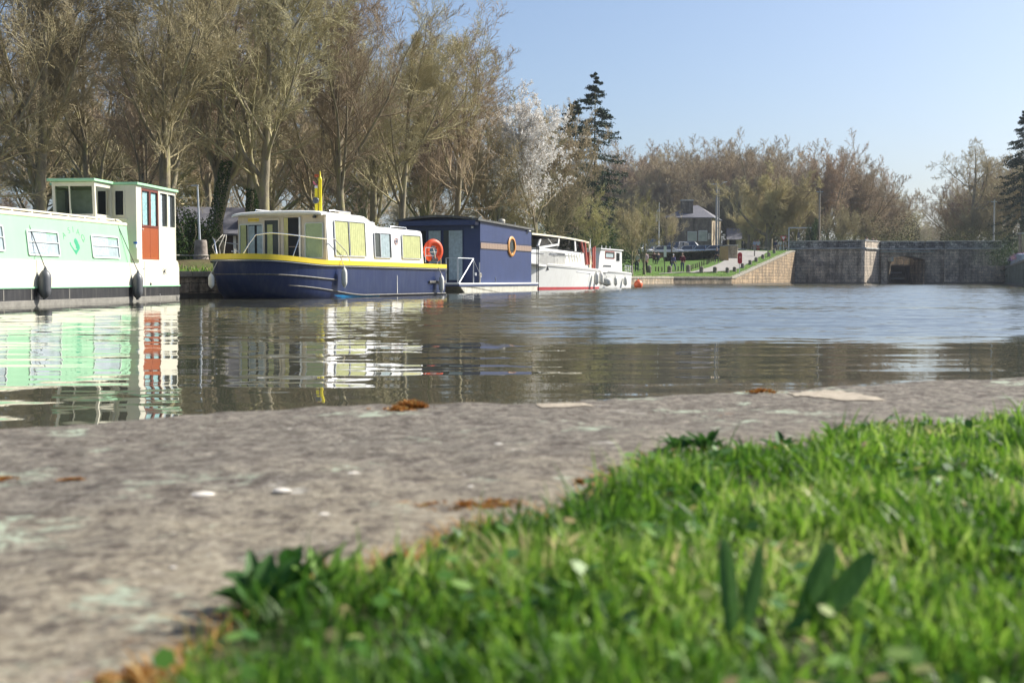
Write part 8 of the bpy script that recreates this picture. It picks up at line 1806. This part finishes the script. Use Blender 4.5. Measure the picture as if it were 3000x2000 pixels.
# dry straw at the edge of the turf
rs = np.random.RandomState(35); n = 1500; k = rs.randint(1, len(T) - 3, n); f = rs.rand(n)[:, None]; TT = np.array(T); p = TT[k] * (1 - f) + TT[k + 1] * f + rs.randn(n, 2) * .012; ok = (p[:, 1] < 1.9) | (rs.rand(n) < .3); p = p[ok]; n = len(p)
tag(blades('dry_grass', p[:, 0], p[:, 1], .014 + .02 * rs.rand(n), .0012 + .0012 * rs.rand(n), .5 + 1.0 * rs.rand(n), rs, ramp_mat('straw', [(0, (.42, .20, .04)), (.6, (.52, .30, .09)), (1, (.55, .42, .2))], 1, island=True, trans=.3, rough=.7)), 'orange-brown dry grass fringing the turf on the stone', 'dry grass', kind='stuff')
# orange moss cushions on the ledge
def moss(px, py, w, h, lab, seed, n=900, dxy=(1, .6)):
    X, Y = PG(px, py, ZQ); rs = np.random.RandomState(seed); t = thing('moss_tuft', lab, 'moss', (X, Y, float(surfz(np.array([X]), np.array([Y]))[0])), 0, 'rusty moss tufts on the stone'); gx = rs.randn(n) * w * .35 * dxy[0]; gy = rs.randn(n) * w * .35 * dxy[1]; k_ = vnoise(gx * 70 + 9, gy * 70 + 9, seed) > .42; gx, gy = gx[k_], gy[k_]; n = len(gx); hh = h * np.exp(-(gx ** 2 + gy ** 2) / (w * w * .5)) * (.4 + .7 * rs.rand(n))
    blades('cushion', gx, gy, hh, .0022 + .002 * rs.rand(n), .3 + .8 * rs.rand(n), rs, ramp_mat('rusty_moss', [(0, (.12, .04, .012)), (.4, (.36, .13, .02)), (.75, (.50, .24, .05)), (1, (.36, .30, .12))], 1, island=True, trans=.25, rough=.8), t, z0=.001)
moss(1205, 1197, .06, .024, 'bright orange moss tuft on the far edge of the ledge', 1, 1300); moss(1165, 1205, .05, .012, 'flat orange moss left of the bright tuft on the ledge edge', 2, 600); moss(1065, 1200, .02, .012, 'tiny orange moss dot far left of the bright tuft', 3, 200)
moss(2232, 1150, .06, .018, 'thin orange moss tuft by the pale stone patch on the ledge edge', 4, 450); moss(1330, 1492, .07, .008, 'orange moss cushion at the turf edge in the middle', 15, 500); moss(1440, 1486, .08, .006, 'flat rusty moss streak right of the middle cushion', 6, 450); moss(400, 1985, .04, .014, 'orange moss at the lower left corner of the turf', 7, 700); moss(215, 1408, .03, .004, 'faint rusty moss patch on the left of the ledge', 8, 400); moss(5, 1408, .03, .006, 'rusty moss patch cut by the left edge', 9, 500); moss(1700, 1415, .012, .012, 'small yellow moss dot on the turf edge', 10, 120)
# pale stones lying on the ledge
def pebble(px, py, w, h, m, lab, seed):
    X, Y = PG(px, py, ZQ + h * .3); rs = random.Random(seed); t = thing('pebble', lab, 'pebble', (X, Y, ZQ), rs.uniform(-.3, .3), 'pale stone chips on the ledge'); mb = MB(); rings = []
    for i in range(5):
        f = i / 4; z = h * (f - .15); r = math.sin(math.pi * (.2 + .72 * f)) ; rings.append([(w / 2 * r * math.cos(a) * (1 + .12 * math.sin(a * 3 + seed)), w * .36 * r * math.sin(a) * (1 + .1 * math.cos(a * 2 + seed)), z) for a in [2 * math.pi * j / 14 for j in range(14)]])
    mb.loft(rings); mb.build('chip', m, t, smooth=True)
M_chip = mat('pale_chip', (.70, .64, .55), .7, .1, 60); M_pink = mat('pink_chip', (.65, .42, .38), .7, .1, 60)
for i, (px, py, wpx, m, lab) in enumerate(((595, 1448, 70, M_chip, 'flat pale stone flake left of centre on the ledge'), (825, 1436, 60, M_chip, 'second flat pale stone flake right of the first'), (1035, 1388, 50, M_chip, 'pale stone flake below the greenish lichen'), (508, 1660, 26, M_chip, 'small bright white chip on the lower left stone'), (475, 1858, 28, M_pink, 'small pink chip at the lower left turf edge'), (1380, 1424, 22, M_chip, 'small white chip left of the turf tip'), (850, 1256, 14, M_chip, 'tiny bright chip near the ledge edge'), (1460, 1300, 26, M_chip, 'white fleck on the grey stone below the pale patch'), (2150, 1288, 18, M_chip, 'tiny white chip by the turf on the right'), (950, 1505, 34, M_chip, 'dull pale chip above the leafy clump'), (1085, 1212, 16, M_chip, 'tiny pale chip beside the orange moss'))):
    X, Y = PG(px, py, ZQ); w = wpx / FPX * Y; pebble(px, py, w, w * .22, m, lab, i)
# pale fresh patches on the ledge edge
def flake(pts, lab, h=.0065):
    rs = random.Random(2); Q = []
    for (a, b), (c, d) in zip(pts, pts[1:] + pts[:1]): Q += [(a + (c - a) * k / 5 + rs.uniform(-6, 6), b + (d - b) * k / 5 + rs.uniform(-1.6, 1.6)) for k in range(5)]
    P = [PG(px, py, ZQ) for px, py in Q]; X = np.array([p[0] for p in P]); Y = np.array([p[1] for p in P]); gx = np.arange(X.min(), X.max(), .005); gy = np.arange(Y.min(), Y.max(), .005); A, B = np.meshgrid(gx, gy, indexing='ij'); mk = inpoly(A, B, P) & (B < np.interp(A, xs, EYv) - .002); idx = -np.ones(A.shape, int); idx[mk] = np.arange(mk.sum()); q = (idx[:-1, :-1] >= 0) & (idx[1:, :-1] >= 0) & (idx[1:, 1:] >= 0) & (idx[:-1, 1:] >= 0)
    F = np.stack([idx[:-1, :-1][q], idx[1:, :-1][q], idx[1:, 1:][q], idx[:-1, 1:][q]], 1); V = np.stack([A[mk], B[mk], surfz(A[mk], B[mk]) + .0022], 1)
    o = np_mesh('stone_patch', V, F, ramp_mat('fresh_stone', [(.3, (.36, .30, .22)), (.55, (.48, .41, .31)), (.8, (.56, .48, .37))], 40, bump=.6)); tag(o, lab, 'stone patch')
flake([(1562, 1188), (1600, 1183), (1660, 1181), (1720, 1182), (1745, 1187), (1700, 1192), (1640, 1196), (1585, 1198)], 'thin pale bare patch on the ledge edge in the middle')
flake([(2300, 1152), (2350, 1147), (2420, 1142), (2470, 1144), (2540, 1155), (2600, 1168), (2560, 1173), (2480, 1172), (2400, 1166), (2330, 1160)], 'broad pale bare patch on the ledge edge to the right')
# ---------------------------------------------------------------- hazy air over the whole valley
mb = MB(); mb.box(-2600, 2600, -80, 3600, -4.2, 60); haze = mb.build('haze', mat('haze_skin', (1, 1, 1))); tag(haze, kind='stuff', label='thin bluish haze in the air over the basin', cat='haze')
hm = bpy.data.materials.new('haze_air'); hm.use_nodes = True; hn = hm.node_tree.nodes; hn.clear(); vo = hn.new('ShaderNodeVolumePrincipled'); ho = hn.new('ShaderNodeOutputMaterial')
vo.inputs['Color'].default_value = (.82, .88, 1.0, 1); vo.inputs['Density'].default_value = 0.00022; vo.inputs['Anisotropy'].default_value = 0.2
hm.node_tree.links.new(vo.outputs[0], ho.inputs['Volume']); haze.data.materials.clear(); haze.data.materials.append(hm); scene.cycles.volume_bounces = 0
